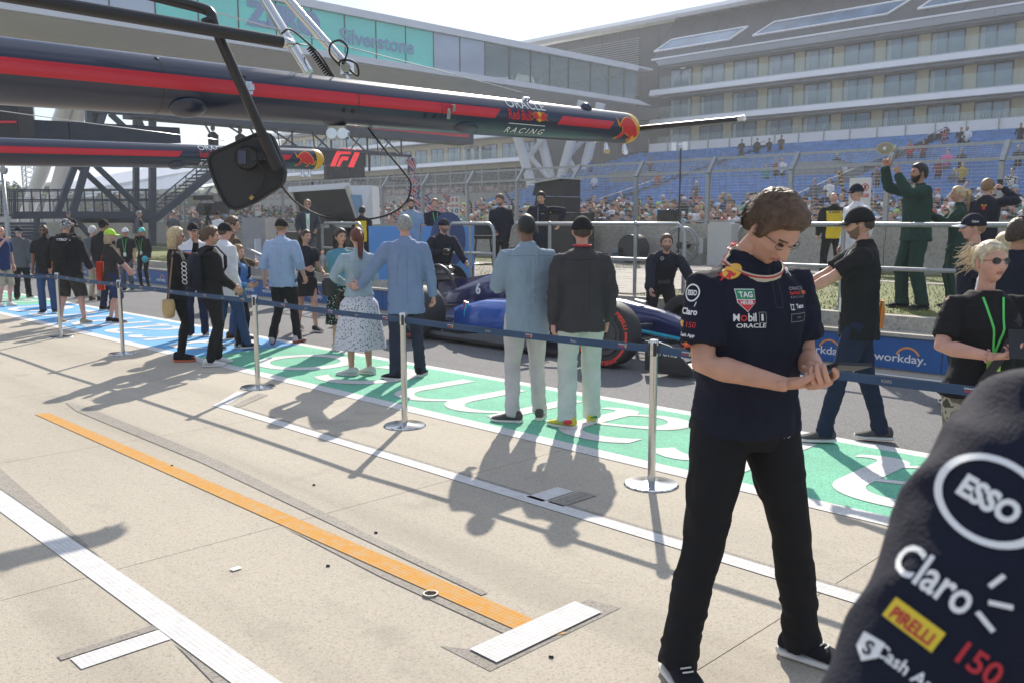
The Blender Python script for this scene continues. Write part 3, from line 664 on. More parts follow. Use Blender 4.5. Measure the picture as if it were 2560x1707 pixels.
cr = MB(); rg = random.Random(8); CM = [mat('far_crowd_%s' % n, c, .8) for n, c in (('dark', (.05, .05, .07)), ('red', (.5, .08, .05)), ('pale', (.55, .5, .46)), ('skin', (.5, .3, .22)), ('lime', (.45, .7, .05)), ('blue', (.06, .15, .45)))]
for k in range(900):
    x = rg.uniform(240, 700); y = rg.uniform(490-(x-380)*.03, 545); p = onu(x, y, -116)
    cr.mi = rg.randrange(6); cr.box(p, (.3, .5, .7))
o = P(cr, 'spectators', CM, fs_); o['kind'] = 'stuff'
def mast(px, py0, py1, d, w, label, n=14):
    a, b = at(px, py1, d), at(px, py0, d); a.z = -.1; r = empty('lattice_mast', a, 0, label, 'mast'); mb = MB(); h = b.z-a.z
    c = [Vector((x*w, y*w, 0)) for x, y in ((-1, -1), (1, -1), (1, 1), (-1, 1))]
    for q in c: mb.beam(q, q+Vector((0, 0, h)), .12, .12)
    mb.build('leg_frame', M_GALV, r); mb = MB()
    for i in range(n):
        for j in range(4): mb.beam(c[j]+Vector((0, 0, h*i/n)), c[(j+1) % 4]+Vector((0, 0, h*(i+1)/n)), .07, .07)
    mb.build('lattice', M_GALV, r)
mast(84, 255, 560, 120, .75, 'thin lattice mast left of the white bridge legs', 26)
# trees along the horizon
M_BARK = mat('bark', (.10, .075, .05), .9); TM = [mat('leaf_dark', (.035, .075, .025), .8, var=.3), mat('leaf_mid', (.06, .12, .03), .8, var=.3), mat('leaf_light', (.10, .17, .05), .8, var=.3)]
def tree(px, d, h, w, k, label, lift=0):
    rg = random.Random(k); p = at(px, 554, d); p.z = -.1; r = empty('tree', p, 0, label, 'tree', 'trees beyond the circuit')
    t = MB(); t.tube([(0, 0, 0), (w*.02, 0, h*.3), (0, w*.03, h*.6)], [w*.045, w*.035, w*.015], 7)
    for i in range(5): a = rg.random()*6.28; t.tube([(0, 0, h*.28), (math.cos(a)*w*.25, math.sin(a)*w*.25, h*rg.uniform(.5, .75))], [w*.02, w*.008], 5)
    t.build('trunk', M_BARK, r)
    c = MB(); bl = [(rg.uniform(-.36, .36)*w, rg.uniform(-.36, .36)*w, h*rg.uniform(.35, .88), w*rg.uniform(.13, .24)) for _ in range(16)]
    for x, y, z, s_ in bl:
        for _ in range(110):
            a = rg.random()*6.28; e = math.acos(rg.uniform(-1, 1)); rr = s_*rg.uniform(.6, 1.1)
            q = Vector((x+rr*math.sin(e)*math.cos(a), y+rr*math.sin(e)*math.sin(a), z+rr*math.cos(e)*.8)); l = w*.035
            d1 = Vector((rg.uniform(-1, 1), rg.uniform(-1, 1), rg.uniform(-.6, .6)))*l; d2 = Vector((rg.uniform(-1, 1), rg.uniform(-1, 1), rg.uniform(-1, 1)))*l
            c.add([q-d1, q+d2, q+d1, q-d2*.8], [(0, 1, 2), (0, 2, 3)], rg.randrange(3))
    c.build('crown', TM, r)
for i, (px, d, h, w) in enumerate(((-40, 150, 8.5, 11), (15, 140, 7.6, 10), (60, 160, 8, 10), (112, 150, 6.4, 9), (160, 170, 6, 10), (205, 165, 5.5, 9), (250, 170, 6.2, 10), (300, 180, 6, 10), (350, 170, 5.2, 9), (800, 230, 5, 12))):
    tree(px, d, h, w, i, ['dense green tree at the far left edge behind the walkway', 'rounded green tree behind the walkway rails near the lamp pole', 'tree right of the grey lamp pole on the horizon', 'tree behind the white bridge leg nearest the mast', 'low tree seen between the two white bridge legs', 'low tree behind the dark sloping braces', 'bushy tree right of the dark sloping braces under the canopy', 'bushy tree between the dark diagonals of the gantry tower', 'low tree just left of the main gantry column', 'distant low tree seen under the gantry screen'][i])
hb = MB()
for i in range(40):
    a = -60+3.2*i; hb.ell((-320+i*4, 60+math.sin(i)*10+i*1, -1), (16, 14, 9+3*math.sin(i*1.7)), 10, 6)
tag(hb.build('hills', mat('hill_green', (.06, .10, .04), .9, var=.4, scale=.15), smooth=True), kind='structure')
# ------------------------------------------------------------------ pit gantry booms overhead
def proj(p):
    p = Vector(p)-Vector((0, 0, CH)); a, b = p.dot(RT), p.dot(FW); yy = b*math.cos(PITCH)-p.z*math.sin(PITCH); zz = b*math.sin(PITCH)+p.z*math.cos(PITCH)
    return 1280+FPX*a/yy, 853.5-FPX*zz/yy
M_NAVY = mat('boom_navy', (.018, .025, .055), .28, .15, var=.08, scale=3, spec=.7, coat=.25); M_BRED = mat('boom_red', (.60, .02, .035), .35, var=.04, coat=.2)
M_YEL = mat('boom_yellow', (.75, .42, .04), .35, var=.05, coat=.2); M_BLK = mat('black_paint', (.014, .014, .017), .35, var=.1, coat=.1)
M_CHROME = mat('polished_steel', (.62, .62, .62), .16, 1, var=.05, scale=4); M_BRASS = mat('brass', (.5, .36, .14), .3, 1); M_RUB = mat('black_rubber', (.015, .015, .016), .75); M_CAB = mat('cable_grey', (.2, .2, .2), .4, .3)
def boom(tip_px, tip_d, left_px, left_d, r0, r1, label, full=True):
    T0, L0 = at(*tip_px, tip_d), at(*left_px, left_d); ax = (T0-L0).normalized(); Ln = (T0-L0).length+3.2
    toc = (Vector((0, 0, CH))-(T0+L0)/2); e1 = (toc-ax*toc.dot(ax)).normalized(); e2 = ax.cross(e1)
    if e2.z < 0: e2 = -e2
    rad = lambda s: r0+(r1-r0)*min(1.6, s/(T0-L0).length)
    def S(s, ph, off=.0):
        rr = (rad(s) if s >= 0 else r0*math.sqrt(max(.02, 1-(s/(r0*1.122))**2)))+off
        return T0-ax*s+(e1*math.cos(ph)+e2*math.sin(ph))*rr
    def s_of(px):
        a, b = -.4, (T0-L0).length+.6
        for _ in range(30):
            m = (a+b)/2; x = proj(T0-ax*m+e1*rad(max(m, 0)))[0]
            if x > px: a = m
            else: b = m
        return a
    root = empty('gantry_boom', (0, 0, 0), 0, label, 'gantry boom', 'team gantry booms over the pit box')
    n = 40; mb = MB(); secs = []
    for i in range(9): t = math.pi/2*(1-i/8); secs.append((r0*1.02*math.sin(t)*1.1, r0*math.cos(t)+1e-4))
    body = [(-a, r) for a, r in secs]+[(s, rad(s)) for s in np.linspace(.02, Ln, 30)]
    vs = []; fs = []
    for s, r in body:
        for j in range(n): a = 2*math.pi*j/n; vs.append(T0-ax*s+(e1*math.cos(a)+e2*math.sin(a))*r)
    for i in range(len(body)-1):
        for j in range(n): fs.append((i*n+j, i*n+(j+1) % n, (i+1)*n+(j+1) % n, (i+1)*n+j))
    mb.add(vs, fs, 0); split = .012
    for q, f in enumerate(fs):
        i = q//n
        if body[i][0] < split: mb.m[q] = 1
    mb.build('tube', [M_NAVY, M_YEL], root, smooth=True)
    def patch(name, s0, s1, p0, p1, m, off=.0012, sl0=0, sl1=0):
        mb = MB(); k = 8; c = max(2, int(abs(s1-s0)/.15)); vs = []
        for i in range(c+1):
            for j in range(k+1):
                f = j/k; a = R(p0+(p1-p0)*f); s = s0+(s1-s0)*i/c+(sl0*(f-.5) if i == 0 else 0)+(sl1*(f-.5) if i == c else 0); vs.append(S(s, a, off))
        mb.add(vs, [(i*(k+1)+j, (i+1)*(k+1)+j, (i+1)*(k+1)+j+1, i*(k+1)+j+1) for i in range(c) for j in range(k)])
        return mb.build(name, m, root, smooth=True)
    def dec(items, px, ph, name, h=1.0, sc=1.0):
        s0 = s_of(px); r = rad(s0)
        return place2d([(mv(sh, 0, 0, sc), m) for sh, m in items], lambda a, b, L: S(s0-a, R(ph)+b/r, .002+.0007*L), name, root, fine=.025)
    return root, S, s_of, patch, dec, rad, ax, e1, e2, T0
def livery(o, xs):
    root, S, s_of, patch, dec, rad, ax, e1, e2, T0 = o; g = s_of
    patch('stripe', g(xs[0]), g(xs[1]), -4, 24, M_BRED, sl0=-.045); 
    dec([(fit2d('ORACLE', .285, .052, bold=.006, res=5), WHITE_P)], xs[2], 48, 'lettering')
    dec([(mv(fit2d('Red Bull', .165, .052, bold=.02, res=5), -.06, 0), RED_P)]+[(mv(sh, .085, 0), m) for sh, m in bulls_badge(.11, RED_P, YEL_P)], xs[2], 12, 'lettering')
    dec([(rect2d(.27, .0035), WHITE_P), (mv(fit2d('RACING', .285, .033, space=1.5, shear=.25, res=4), 0, -.036), WHITE_P)], xs[2], -15, 'lettering')
    patch('stripe', g(xs[3]), g(xs[4]), -6, 22, M_BRED, sl0=-.045, sl1=-.045)
    dec(bull(.205, RED_P, YEL_P), xs[5], -2, 'emblem', sc=1.0)
b1 = boom((1560, 322), 5.45, (0, 178), 3.1, .0905, .112, 'near navy gantry boom with red stripe and yellow tip crossing the top of the view')
livery(b1, (1245, -500, 1320, 1530, 1400, 1572))
b2 = boom((782, 399), 8.4, (0, 380), 6.5, .0945, .099, 'second navy gantry boom with red stripe ending beside the black screen')
livery(b2, (452, -400, 540, 727, 688, 765))
# fittings on the near boom
root, S, s_of, patch, dec, rad, ax, e1, e2, T0 = b1
def ringseam(px, w=.004, m=M_BLK, off=.0008):
    s = s_of(px); mb = MB(); n = 40; vs = []
    for k, (ds, o_) in enumerate(((0, off), (w, off))):
        for j in range(n): vs.append(S(s+ds, 2*math.pi*j/n, o_))
    mb.add(vs, [(j, (j+1) % n, n+(j+1) % n, n+j) for j in range(n)]); mb.build('seam', m, root)
ringseam(412)
for px in (898, 1106): patch('hatch_seam', s_of(px), s_of(px)+.004, -22, 25, M_BLK, .0016)
def blob(root, S, s, ph, ra, rb, rc, m, name):
    c = S(s, R(ph)); nn = (c-S(s, R(ph), -.05)).normalized(); t = nn.cross(ax).normalized(); M = Matrix((ax, t, nn)).transposed()
    return MB().ell(c, (ra, rb, rc), 20, 12, M).build(name, m, root, smooth=True)
blob(root, S, s_of(478), -42, .075, .05, .018, M_NAVY, 'fairing'); blob(root, S, s_of(1175), -42, .08, .035, .012, M_NAVY, 'fairing'); blob(root, S, s_of(1487), 82, .035, .035, .03, M_NAVY, 'dome')
for px, ph in ((1065, -14), (1088, -14), (862, -18), (885, -18)): blob(root, S, s_of(px), ph, .011, .011, .003, M_RUB, 'port')
blob(root, S, s_of(615), 38, .013, .009, .004, M_BLK, 'bolt'); blob(root, S, s_of(408), 62, .009, .009, .004, M_BLK, 'bolt')
def fixt(root, S, px, ph, boxes, m, name):
    s = s_of(px); c = S(s, R(ph)); nn = (c-S(s, R(ph), -.05)).normalized(); t = nn.cross(ax).normalized()*-1; M = Matrix((ax, t, nn)).transposed(); mb = MB()
    for o_, sz in boxes: mb.box(c+M @ Vector(o_), sz, 0, M)
    return mb.build(name, m, root)
fixt(root, S, 622, 12, [((0, 0, .002), (.028, .05, .008)), ((.004, 0, .012), (.018, .022, .02))], M_CHROME, 'latch')
fixt(root, S, 1120, -4, [((0, .0, .004), (.022, .05, .008)), ((.006, -.03, .02), (.018, .03, .03))], M_CHROME, 'latch')
s = s_of(872); c = S(s, R(-78)); mb = MB().box(c+Vector((0, 0, -.03)), (.075, .05, .055), YAW); lamp = mb.build('lamp_bracket', mat('pale_bracket', (.5, .47, .4), .35, .6), root)
for dx in (-.02, .028): MB().tube([c+RT*dx-FW*.028+Vector((0, 0, -.035)), c+RT*dx+FW*.03+Vector((0, 0, -.035))], .024, 16).build('lamp', M_CHROME, lamp, smooth=True, edge=40)
for px, ph, m in ((1545, -80, M_BRASS), (1592, -80, M_CHROME)):
    c = S(max(s_of(px), .0), R(ph)); d = (Vector((.0, 0, -.04))+ax*.008)
    q = MB().tube([c-d*.2, c+d*.5, c+d*.9, c+d*1.35], [.010, .013, .019, .019], 14).build('nozzle', M_CHROME, root, smooth=True, edge=40); MB().tube([c+d*1.3-FW*.015, c+d*1.3-FW*.025], .013, 14).build('cap', m, q)
T = T0+ax*.075; rod = MB().tube([T-ax*.06, T, at(1850, 297, 4.95)], [.0155, .0155, .013], 14).build('tip_rod', M_BLK, root, smooth=True, edge=40)
MB().tube([at(1846, 297.3, 4.955), at(1862, 296, 4.93)], .0155, 14).build('end_cap', M_CHROME, rod, smooth=True, edge=40)
root2, S2, so2 = b2[0], b2[1], b2[2]
for px, m in ((768, M_BRASS), (785, M_CHROME)):
    c = S2(max(so2(px), 0), R(-80)); d = Vector((0, 0, -.05)); MB().tube([c-d*.2, c+d*.5, c+d, c+d*1.35], [.011, .013, .02, .02], 12).build('nozzle', M_CHROME, root2, smooth=True, edge=40)
ax2 = b2[6]; 
def blob2(s, ph, ra, rb, rc, name):
    c = S2(s, R(ph)); nn = (c-S2(s, R(ph), -.05)).normalized(); t = nn.cross(ax2).normalized(); MB().ell(c, (ra, rb, rc), 18, 10, Matrix((ax2, t, nn)).transposed()).build(name, M_NAVY, root2, smooth=True)
blob2(so2(445), -50, .07, .05, .02, 'fairing'); blob2(so2(702), 80, .035, .035, .03, 'dome')
# supporting struts from above
def pole(pts, r, m, name, label, n=16, cat='strut', group=None):
    return tag(MB().tube(pts, r, n).build(name, m, smooth=True, edge=40), label, cat, group)
a = at(772, 182, 4.05); pole([at(600, -100, 4.15), a], .022, M_CHROME, 'steel_strut', 'left of two polished steel struts running down to the near boom', group='struts holding the near boom')
a2 = at(872, 172, 4.3); pole([at(640, -90, 4.35), a2], .021, M_CHROME, 'steel_strut', 'right polished steel strut with a clamp and black cables at its foot', group='struts holding the near boom')
c = at(868, 168, 4.28); cl = tag(MB().box(c+Vector((0, 0, -.0)), (.05, .05, .07), YAW+.5).tube([c+Vector((0, 0, -.01))-FW*.045, c-FW*.045+Vector((.0, 0, -.0001))+FW*.09], .022, 16).tube([c, at(872, 205, 4.28)], .01, 10).build('strut_clamp', M_CHROME, smooth=True, edge=30), 'polished clamp joining the right strut to the near boom', 'clamp')
def curve(pts, k=10):
    P_ = [Vector(p) for p in pts]; P_ = [P_[0]*2-P_[1]]+P_+[P_[-1]*2-P_[-2]]; o = []
    for i in range(1, len(P_)-2):
        for t in np.linspace(0, 1, k, endpoint=False):
            a, b, c, d = P_[i-1:i+3]; o.append(.5*((2*b)+(c-a)*t+(2*a-5*b+4*c-d)*t*t+(3*b-a-3*c+d)*t**3))
    return o+[P_[-2]]
def cable(pts, r, m, label, name='cable', cat='cable'): return tag(MB().tube(curve(pts), r, 6).build(name, m, smooth=True), label, cat)
cable([at(872, 175, 4.25), at(895, 190, 4.2), at(890, 160, 4.2), at(860, 150, 4.25), at(845, 160, 4.25)], .005, M_RUB, 'black cable bunched at the foot of the right strut')
cable([at(850, 165, 4.25), at(825, 135, 4.2), at(828, 110, 4.2), at(850, 102, 4.2), at(868, 118, 4.2), at(866, 140, 4.2), at(855, 160, 4.22)], .0045, M_RUB, 'black cable loop standing above the strut clamp')
# black pipes with the signal panel
pA = [at(-60, -22, 2.752), at(300, 30, 3.053), at(700, 105, 3.397)]
pipe = empty('signal_frame', (0, 0, 2.6), 0, 'black tubular frame hanging over the lane with a dark panel on its arm', 'frame')
PP = lambda mb, n, m, **k: P(mb, n, m, pipe, **k)
PP(MB().tube([at(-400, -70, 2.580), at(-60, -24, 2.752), at(705, 106, 3.397)], [.022, .0215, .0215], 18), 'pipe', M_BLK, smooth=True, edge=40)
PP(MB().tube([at(702, 105.5, 3.397), at(714, 107, 3.406), at(731, 110, 3.423), at(738, 111, 3.431)], [.0225, .0225, .012, .004], 18), 'tip_cone', M_CHROME, smooth=True, edge=30)
arm = curve([at(330, -22, 3.225), at(430, 3, 3.268), at(505, 22, 3.311), at(527, 36, 3.320), at(540, 75, 3.328), at(610, 232, 3.397), at(692, 418, 3.483)], 6)
PP(MB().tube(arm, .0185, 18), 'arm', M_BLK, smooth=True)
PP(MB().tube([at(656, 338, 3.440), at(693, 422, 3.483)], .0245, 18), 'sleeve', M_BLK, smooth=True, edge=40)
PP(MB().tube([at(520, 48, 3.320), at(524, 62, 3.320)], .027, 12), 'joint', M_BLK, smooth=True)
ol = [(640, 336), (657, 332), (676, 338), (684, 352), (705, 405), (710, 432), (706, 455), (695, 470), (640, 505), (606, 520), (590, 524), (576, 521), (562, 508), (548, 482), (535, 450), (524, 418), (521, 398), (530, 384), (548, 376)]
oc = at(615, 430, 3.543); poly = []
for x, y in ol: p = at(x, y, 3.54)-oc; poly.append((p.dot(RT), p.z))
M_PLATE = mat('panel_charcoal', (.022, .022, .024), .5, var=.1, spec=.5)
pn = PP(MB().prism(poly, oc, RT, UP, FW*.05), 'signal_panel', M_PLATE)
rim = [oc+RT*a+UP*b-FW*.004 for a, b in poly]; MB().tube(rim+[rim[0]], .006, 6).build('rim', M_PLATE, pn).matrix_parent_inverse = (pipe.matrix_world if 0 else Matrix.Translation(pipe.location)).inverted() if 0 else Matrix()
d1 = MB().tube([at(617, 396, 3.535), at(617, 396, 3.474)], [.047, .040], 26); PP(d1, 'junction_box', M_BLK, smooth=True, edge=40)
PP(MB().box(at(650, 392, 3.492), (.12, .035, .03), YAW-.1), 'bracket', M_BLK); PP(MB().box(at(606, 394, 3.466), (.03, .01, .05), YAW), 'plate', mat('dull_blue', (.05, .06, .10), .4))
PP(MB().tube(curve([at(672, 405, 3.483), at(664, 440, 3.509), at(655, 470, 3.517), at(632, 492, 3.517)]), .004, 6), 'wire', M_RUB)
PP(MB().tube([at(632, 490, 3.517), at(625, 498, 3.517)], .008, 8), 'plug', M_BRASS)
cable([at(640, 380, 3.45), at(650, 415, 3.45), at(690, 450, 3.5), at(742, 508, 3.7), at(805, 541, 4.0), at(880, 551, 4.02), at(960, 541, 4.05), at(1012, 510, 4.08), at(1027, 468, 4.1), at(1016, 440, 4.12), at(960, 372, 4.15), at(905, 300, 4.18), at(865, 240, 4.2), at(800, 140, 4.2), at(760, 100, 3.8), at(725, 74, 3.5), at(705, 84, 3.42)], .0042, M_RUB, 'long black cable looping from the signal panel under the near boom')
co = []; a, b = at(772, 118, 4.1), at(862, 246, 4.2); dd = (b-a).normalized(); x_ = dd.cross(FW).normalized(); y_ = dd.cross(x_)
for i in range(24*10): t = i/(24*10); co.append(a+(b-a)*t+(x_*math.cos(i*.628)+y_*math.sin(i*.628))*.012)
tag(MB().tube([at(735, 108, 3.43), at(752, 112, 3.6)]+co, .0034, 5).build('coiled_cable', M_RUB, smooth=True), 'coiled black cable between the pipe tip and the near boom', 'cable')
cable([at(532, 30, 3.9), at(700, 75, 4.05), at(1000, 152, 4.5), at(1320, 236, 5.0)], .0028, M_CHROME, 'thin bright steel stay running down to the clamp on the near boom', 'stay_wire', 'wire')
c = S(s_of(1340), R(84)); tag(MB().tube([c-ax*.02+UP*.008, c+ax*.022+UP*.008], .011, 10).box(c, (.02, .02, .02), YAW).build('stay_clamp', M_CHROME, smooth=True, edge=40), 'small steel clamp on top of the near boom above the white lettering', 'clamp')
cable([at(-40, 272, 5.0), at(250, 312, 5.6), at(560, 352, 6.9)], .0026, M_CHROME, 'thin pale stay wire above the second boom', 'stay_wire', 'wire')
# grey steel box beam and dark cabinet end seen between the booms
bm_ = empty('box_beam', (0, 0, 3), 0, 'dark grey steel box beam hanging between the two navy booms', 'beam')
PX = lambda mb, n, m, **k: P(mb, n, m, bm_, **k)
M_BOXB = mat('beam_grey', (.055, .06, .075), .5, .2, var=.1)
a, b = at(40, 323, 13.0), at(437, 340, 15.8); PX(MB().beam(a, a+(b-a)*.255, .25, .262), 'beam_section', M_BOXB); PX(MB().beam(a+(b-a)*.26, b, .25, .262), 'beam_section', M_BOXB)
mbb = MB(); rg = random.Random(5)
for i in range(14): q = a+(b-a)*(.05+i*.068); mbb.box(q+Vector((0, 0, -.14)), (.1, .1, .03), YAW)
PX(mbb, 'bolts', M_BOXB, kind='stuff')
c1, c2 = at(-60, 255, 12.5), at(38, 345, 13.2); PX(MB().prism([(0, 0), (.62, 0), (.62, -.56), (0, -.56)], at(-70, 252, 12.6), RT, UP, FW*.4), 'end_box', M_BLK)
PX(MB().prism([(0, 0), (.61, 0), (.61, -.03), (0, -.03)], at(-70, 303, 12.58), RT, UP, FW*-.01), 'red_line', M_BRED)
PX(MB().beam(at(-60, 255, 12.6)-RT*2, at(-60, 330, 12.6)-RT*3, .2, .2), 'arm', M_BOXB)
# ------------------------------------------------------------------ single seater in the lane (x forward, y left, origin at the front axle)
CAR = empty('racing_car', (-6.70, 9.2, 0), 0, 'dark blue single seater racing car pushed nose first along the lane', 'racing car')
def C(mb, n, m, par=None, **k): return mb.build(n, m, par or CAR, **k)
M_CB = mat('car_blue', (.009, .016, .10), .2, .1, var=.1, coat=.6, scale=2); M_CBR = mat('car_bright_blue', (.015, .09, .42), .2, .1, var=.08, coat=.6); M_CK = mat('car_carbon', (.016, .016, .019), .35, var=.2, coat=.3, bump=.1, bscale=300)
M_CCY = mat('car_cyan', (.02, .45, .65), .3, coat=.4); M_CR = mat('car_red', (.65, .02, .03), .3, coat=.4); M_TYRE = mat('tyre_rubber', (.028, .028, .030), .7, var=.25, scale=8, bump=.15, bscale=90); M_COVER = mat('wheel_cover', (.045, .045, .048), .35, var=.1)
M_TR = mat('tyre_marking', (.80, .06, .04), .7)
def body(secs, n=24, ex=2.6):           # (x, y, half width, z low, z high)
    mb = MB(); mb.loft([((x, y, (a+b)/2), (0, w, 0), (0, 0, (b-a)/2)) for x, y, w, a, b in secs], n, ex); return mb
C(body([(1.18, 0, .07, .20, .27), (1.05, 0, .10, .20, .33), (.6, 0, .125, .25, .47), (.15, 0, .155, .26, .60), (-.4, 0, .20, .18, .68), (-.9, 0, .24, .10, .72), (-1.12, 0, .28, .08, .73)]), 'nose', M_CB, smooth=True)
C(body([(-1.1, 0, .28, .08, .73), (-1.4, 0, .33, .06, .62), (-1.8, 0, .36, .06, .62), (-2.05, 0, .34, .06, .70)]), 'tub', M_CB, smooth=True)
C(body([(-2.0, 0, .14, .35, .99), (-2.15, 0, .17, .2, 1.0), (-2.5, 0, .20, .12, .96), (-3.0, 0, .15, .12, .84), (-3.5, 0, .09, .2, .68), (-4.05, 0, .05, .3, .52)], ex=2.2), 'engine_cover', M_CB, smooth=True)
C(MB().tube([(-1.99, 0, .86), (-2.03, 0, .86)], .085, 16), 'air_intake', M_CK)
C(MB().prism([(-2.6, .93), (-3.2, .84), (-3.95, .72), (-3.95, .45), (-3.3, .5)], (0, -.008, 0), (1, 0, 0), (0, 0, 1), (0, .016, 0)), 'fin', M_CB)
for s in (-1, 1):
    C(body([(-1.42, s*.52, .20, .30, .60), (-1.6, s*.54, .23, .20, .63), (-2.2, s*.52, .26, .12, .62), (-2.8, s*.42, .24, .12, .52), (-3.4, s*.25, .13, .14, .36)], ex=3.2), 'sidepod', M_CBR if s < 0 else M_CB, smooth=True)
    C(MB().box((-1.415, s*.53, .45), (.02, .30, .18)), 'inlet', M_CK)
    C(MB().prism([(-1.0, .5), (-.8, .82), (-3.75, .82), (-3.85, .55), (-3.85, .2), (-1.0, .2)], (0, 0, .05), (1, 0, 0), (0, s, 0), (0, 0, .035)), 'floor', M_CK)
    C(MB().prism([(-1.25, .06), (-1.15, .30), (-2.6, .13), (-3.6, .15), (-3.6, .06)], (0, s*.80, 0), (1, 0, 0), (0, 0, 1), (0, s*.012, 0)), 'floor_edge', mat('floor_edge_grey', (.12, .13, .15), .3, coat=.3))
    C(MB().tube([(-1.3, s*.3, .60), (-1.28, s*.62, .70), (-1.27, s*.66, .71)], .012, 8), 'mirror_stalk', M_CK); C(MB().box((-1.27, s*.74, .72), (.05, .19, .075)), 'mirror', M_CK)
    for a, b in (((-.25, .2, .46), (0, .72, .44)), ((.15, .2, .44), (0, .72, .44)), ((-.35, .22, .22), (0, .72, .22)), ((.12, .18, .22), (0, .72, .22)), ((-3.25, .12, .42), (-3.6, .66, .45)), ((-3.8, .1, .42), (-3.6, .66, .45)), ((-3.2, .1, .2), (-3.6, .66, .22)), ((-3.9, .1, .2), (-3.6, .66, .22))):
        C(MB().tube([(a[0], a[1]*s, a[2]), (b[0], b[1]*s, b[2])], [.018, .014], 8), 'suspension_arm', M_CK)
# livery pieces on the near side
C(MB().prism([(-2.0, .60), (-1.45, .57), (-1.5, .22), (-1.85, .14), (-2.75, .16), (-2.6, .50)], (0, -.80, 0), (1, 0, 0), (0, 0, 1), (0, -.006, 0)) if 0 else MB().tube([(.95, -.09, .24), (0, -.165, .34), (-.9, -.245, .30)], .022, 8), 'cyan_line', M_CCY)
C(MB().tube([(1.0, -.07, .28), (.3, -.10, .42), (-.5, -.16, .55)], .018, 8), 'blue_line', M_CBR)
C(MB().tube([(-2.62, -.665, .57), (-2.66, -.665, .40), (-2.60, -.67, .18)], .014, 6), 'red_line', M_CR); C(MB().tube([(-2.56, -.68, .56), (-2.60, -.68, .40), (-2.54, -.68, .18)], .022, 6), 'cyan_line', M_CCY)
place2d([(fit2d('6', .10, .16, bold=.03), WHITE_P)], lambda a, b, L: Vector((-2.85+a, -.205+.05*(b), .70+b)), 'number', CAR)
place2d([(fit2d('6', .16, .12, bold=.03), WHITE_P)], lambda a, b, L: Vector((-.15+a, -.02+b, .69-.2*(a))), 'number', CAR)
h = curve([(-2.0, -.30, .80), (-1.7, -.33, .88), (-1.3, -.22, .90), (-1.12, 0, .88), (-1.3, .22, .90), (-1.7, .33, .88), (-2.0, .30, .80)], 6)
C(MB().tube(h, .035, 10).tube([(-1.12, 0, .88), (-.98, 0, .70)], [.03, .035], 8), 'halo', M_CK, smooth=True)
C(MB().ell((-1.72, 0, .78), (.14, .12, .14), 18, 12), 'driver_helmet', mat('helmet', (.25, .3, .6), .2, coat=.5), smooth=True)
# wings
for k, (x, z, c, t) in enumerate(((1.02, .10, .26, .0), (.84, .155, .22, .22), (.68, .22, .20, .35))):
    C(MB().prism([(-c/2, 0), (c/2, -.01), (c/2, .006), (0, .02), (-c/2, .012)], (x, -.93, z), Vector((math.cos(t), 0, -math.sin(t)))*1, (0, 0, 1), (0, 1.86, 0)), 'front_flap', M_CK)
C(MB().prism([(.62, .05), (1.24, .05), (1.24, .10), (1.10, .22), (.95, .33), (.80, .36), (.62, .36)], (0, -.965, 0), (1, 0, 0), (0, 0, 1), (0, .022, 0)), 'endplate', M_CK)
C(MB().prism([(.62, .05), (1.24, .05), (1.24, .10), (1.10, .22), (.95, .33), (.80, .36), (.62, .36)], (0, .943, 0), (1, 0, 0), (0, 0, 1), (0, .022, 0)), 'endplate', M_CK)
place2d([(fit2d('Acronis', .36, .085, bold=.01), WHITE_P)], lambda a, b, L: Vector((.86+a, -.968, .265+b)), 'lettering', CAR)
C(MB().tube([(.62, -.96, .36), (.80, -.96, .362), (.95, -.96, .332), (1.10, -.96, .222)], .006, 6), 'edge_line', WHITE_P)
for z, x, c, t in ((.80, -4.02, .26, .25), (.90, -4.20, .20, .6)):
    C(MB().prism([(-c/2, 0), (c/2, -.01), (c/2, .006), (0, .025), (-c/2, .012)], (x, -.50, z), Vector((math.cos(t), 0, -math.sin(t))), (0, 0, 1), (0, 1.0, 0)), 'rear_flap', M_CK)
place2d([(fit2d('WILLIAMS RACING', .85, .07, bold=.02), WHITE_P)], lambda a, b, L: Vector((-4.20+b, a, .945-.35*b)) , 'lettering', CAR)
for s in (-1, 1):
    q = curve([(-3.75, s*.50, .12), (-3.82, s*.52, .45), (-3.88, s*.53, .75), (-4.0, s*.50, .93), (-4.25, s*.45, .98)], 5)
    mb = MB(); vs = []; 
    for p in q: vs += [Vector(p)+Vector((.0, 0, 0)), Vector(p)+Vector((-.34 if p[2] < .9 else -.15, 0, 0)), Vector(p)+Vector((-.34 if p[2] < .9 else -.15, -s*.018, 0)), Vector(p)+Vector((0, -s*.018, 0))]
    mb.add(vs, [(4*i+j, 4*i+(j+1) % 4, 4*i+4+(j+1) % 4, 4*i+4+j) for i in range(len(q)-1) for j in range(4)]+[(3, 2, 1, 0), (len(vs)-4, len(vs)-3, len(vs)-2, len(vs)-1)]); C(mb, 'rear_endplate', M_CK, smooth=False)
C(MB().tube(curve([(-3.5, 0, .6), (-3.72, 0, .88), (-3.95, 0, .98), (-4.1, 0, .93)], 5), .03, 8), 'wing_pylon', M_CK, smooth=True)
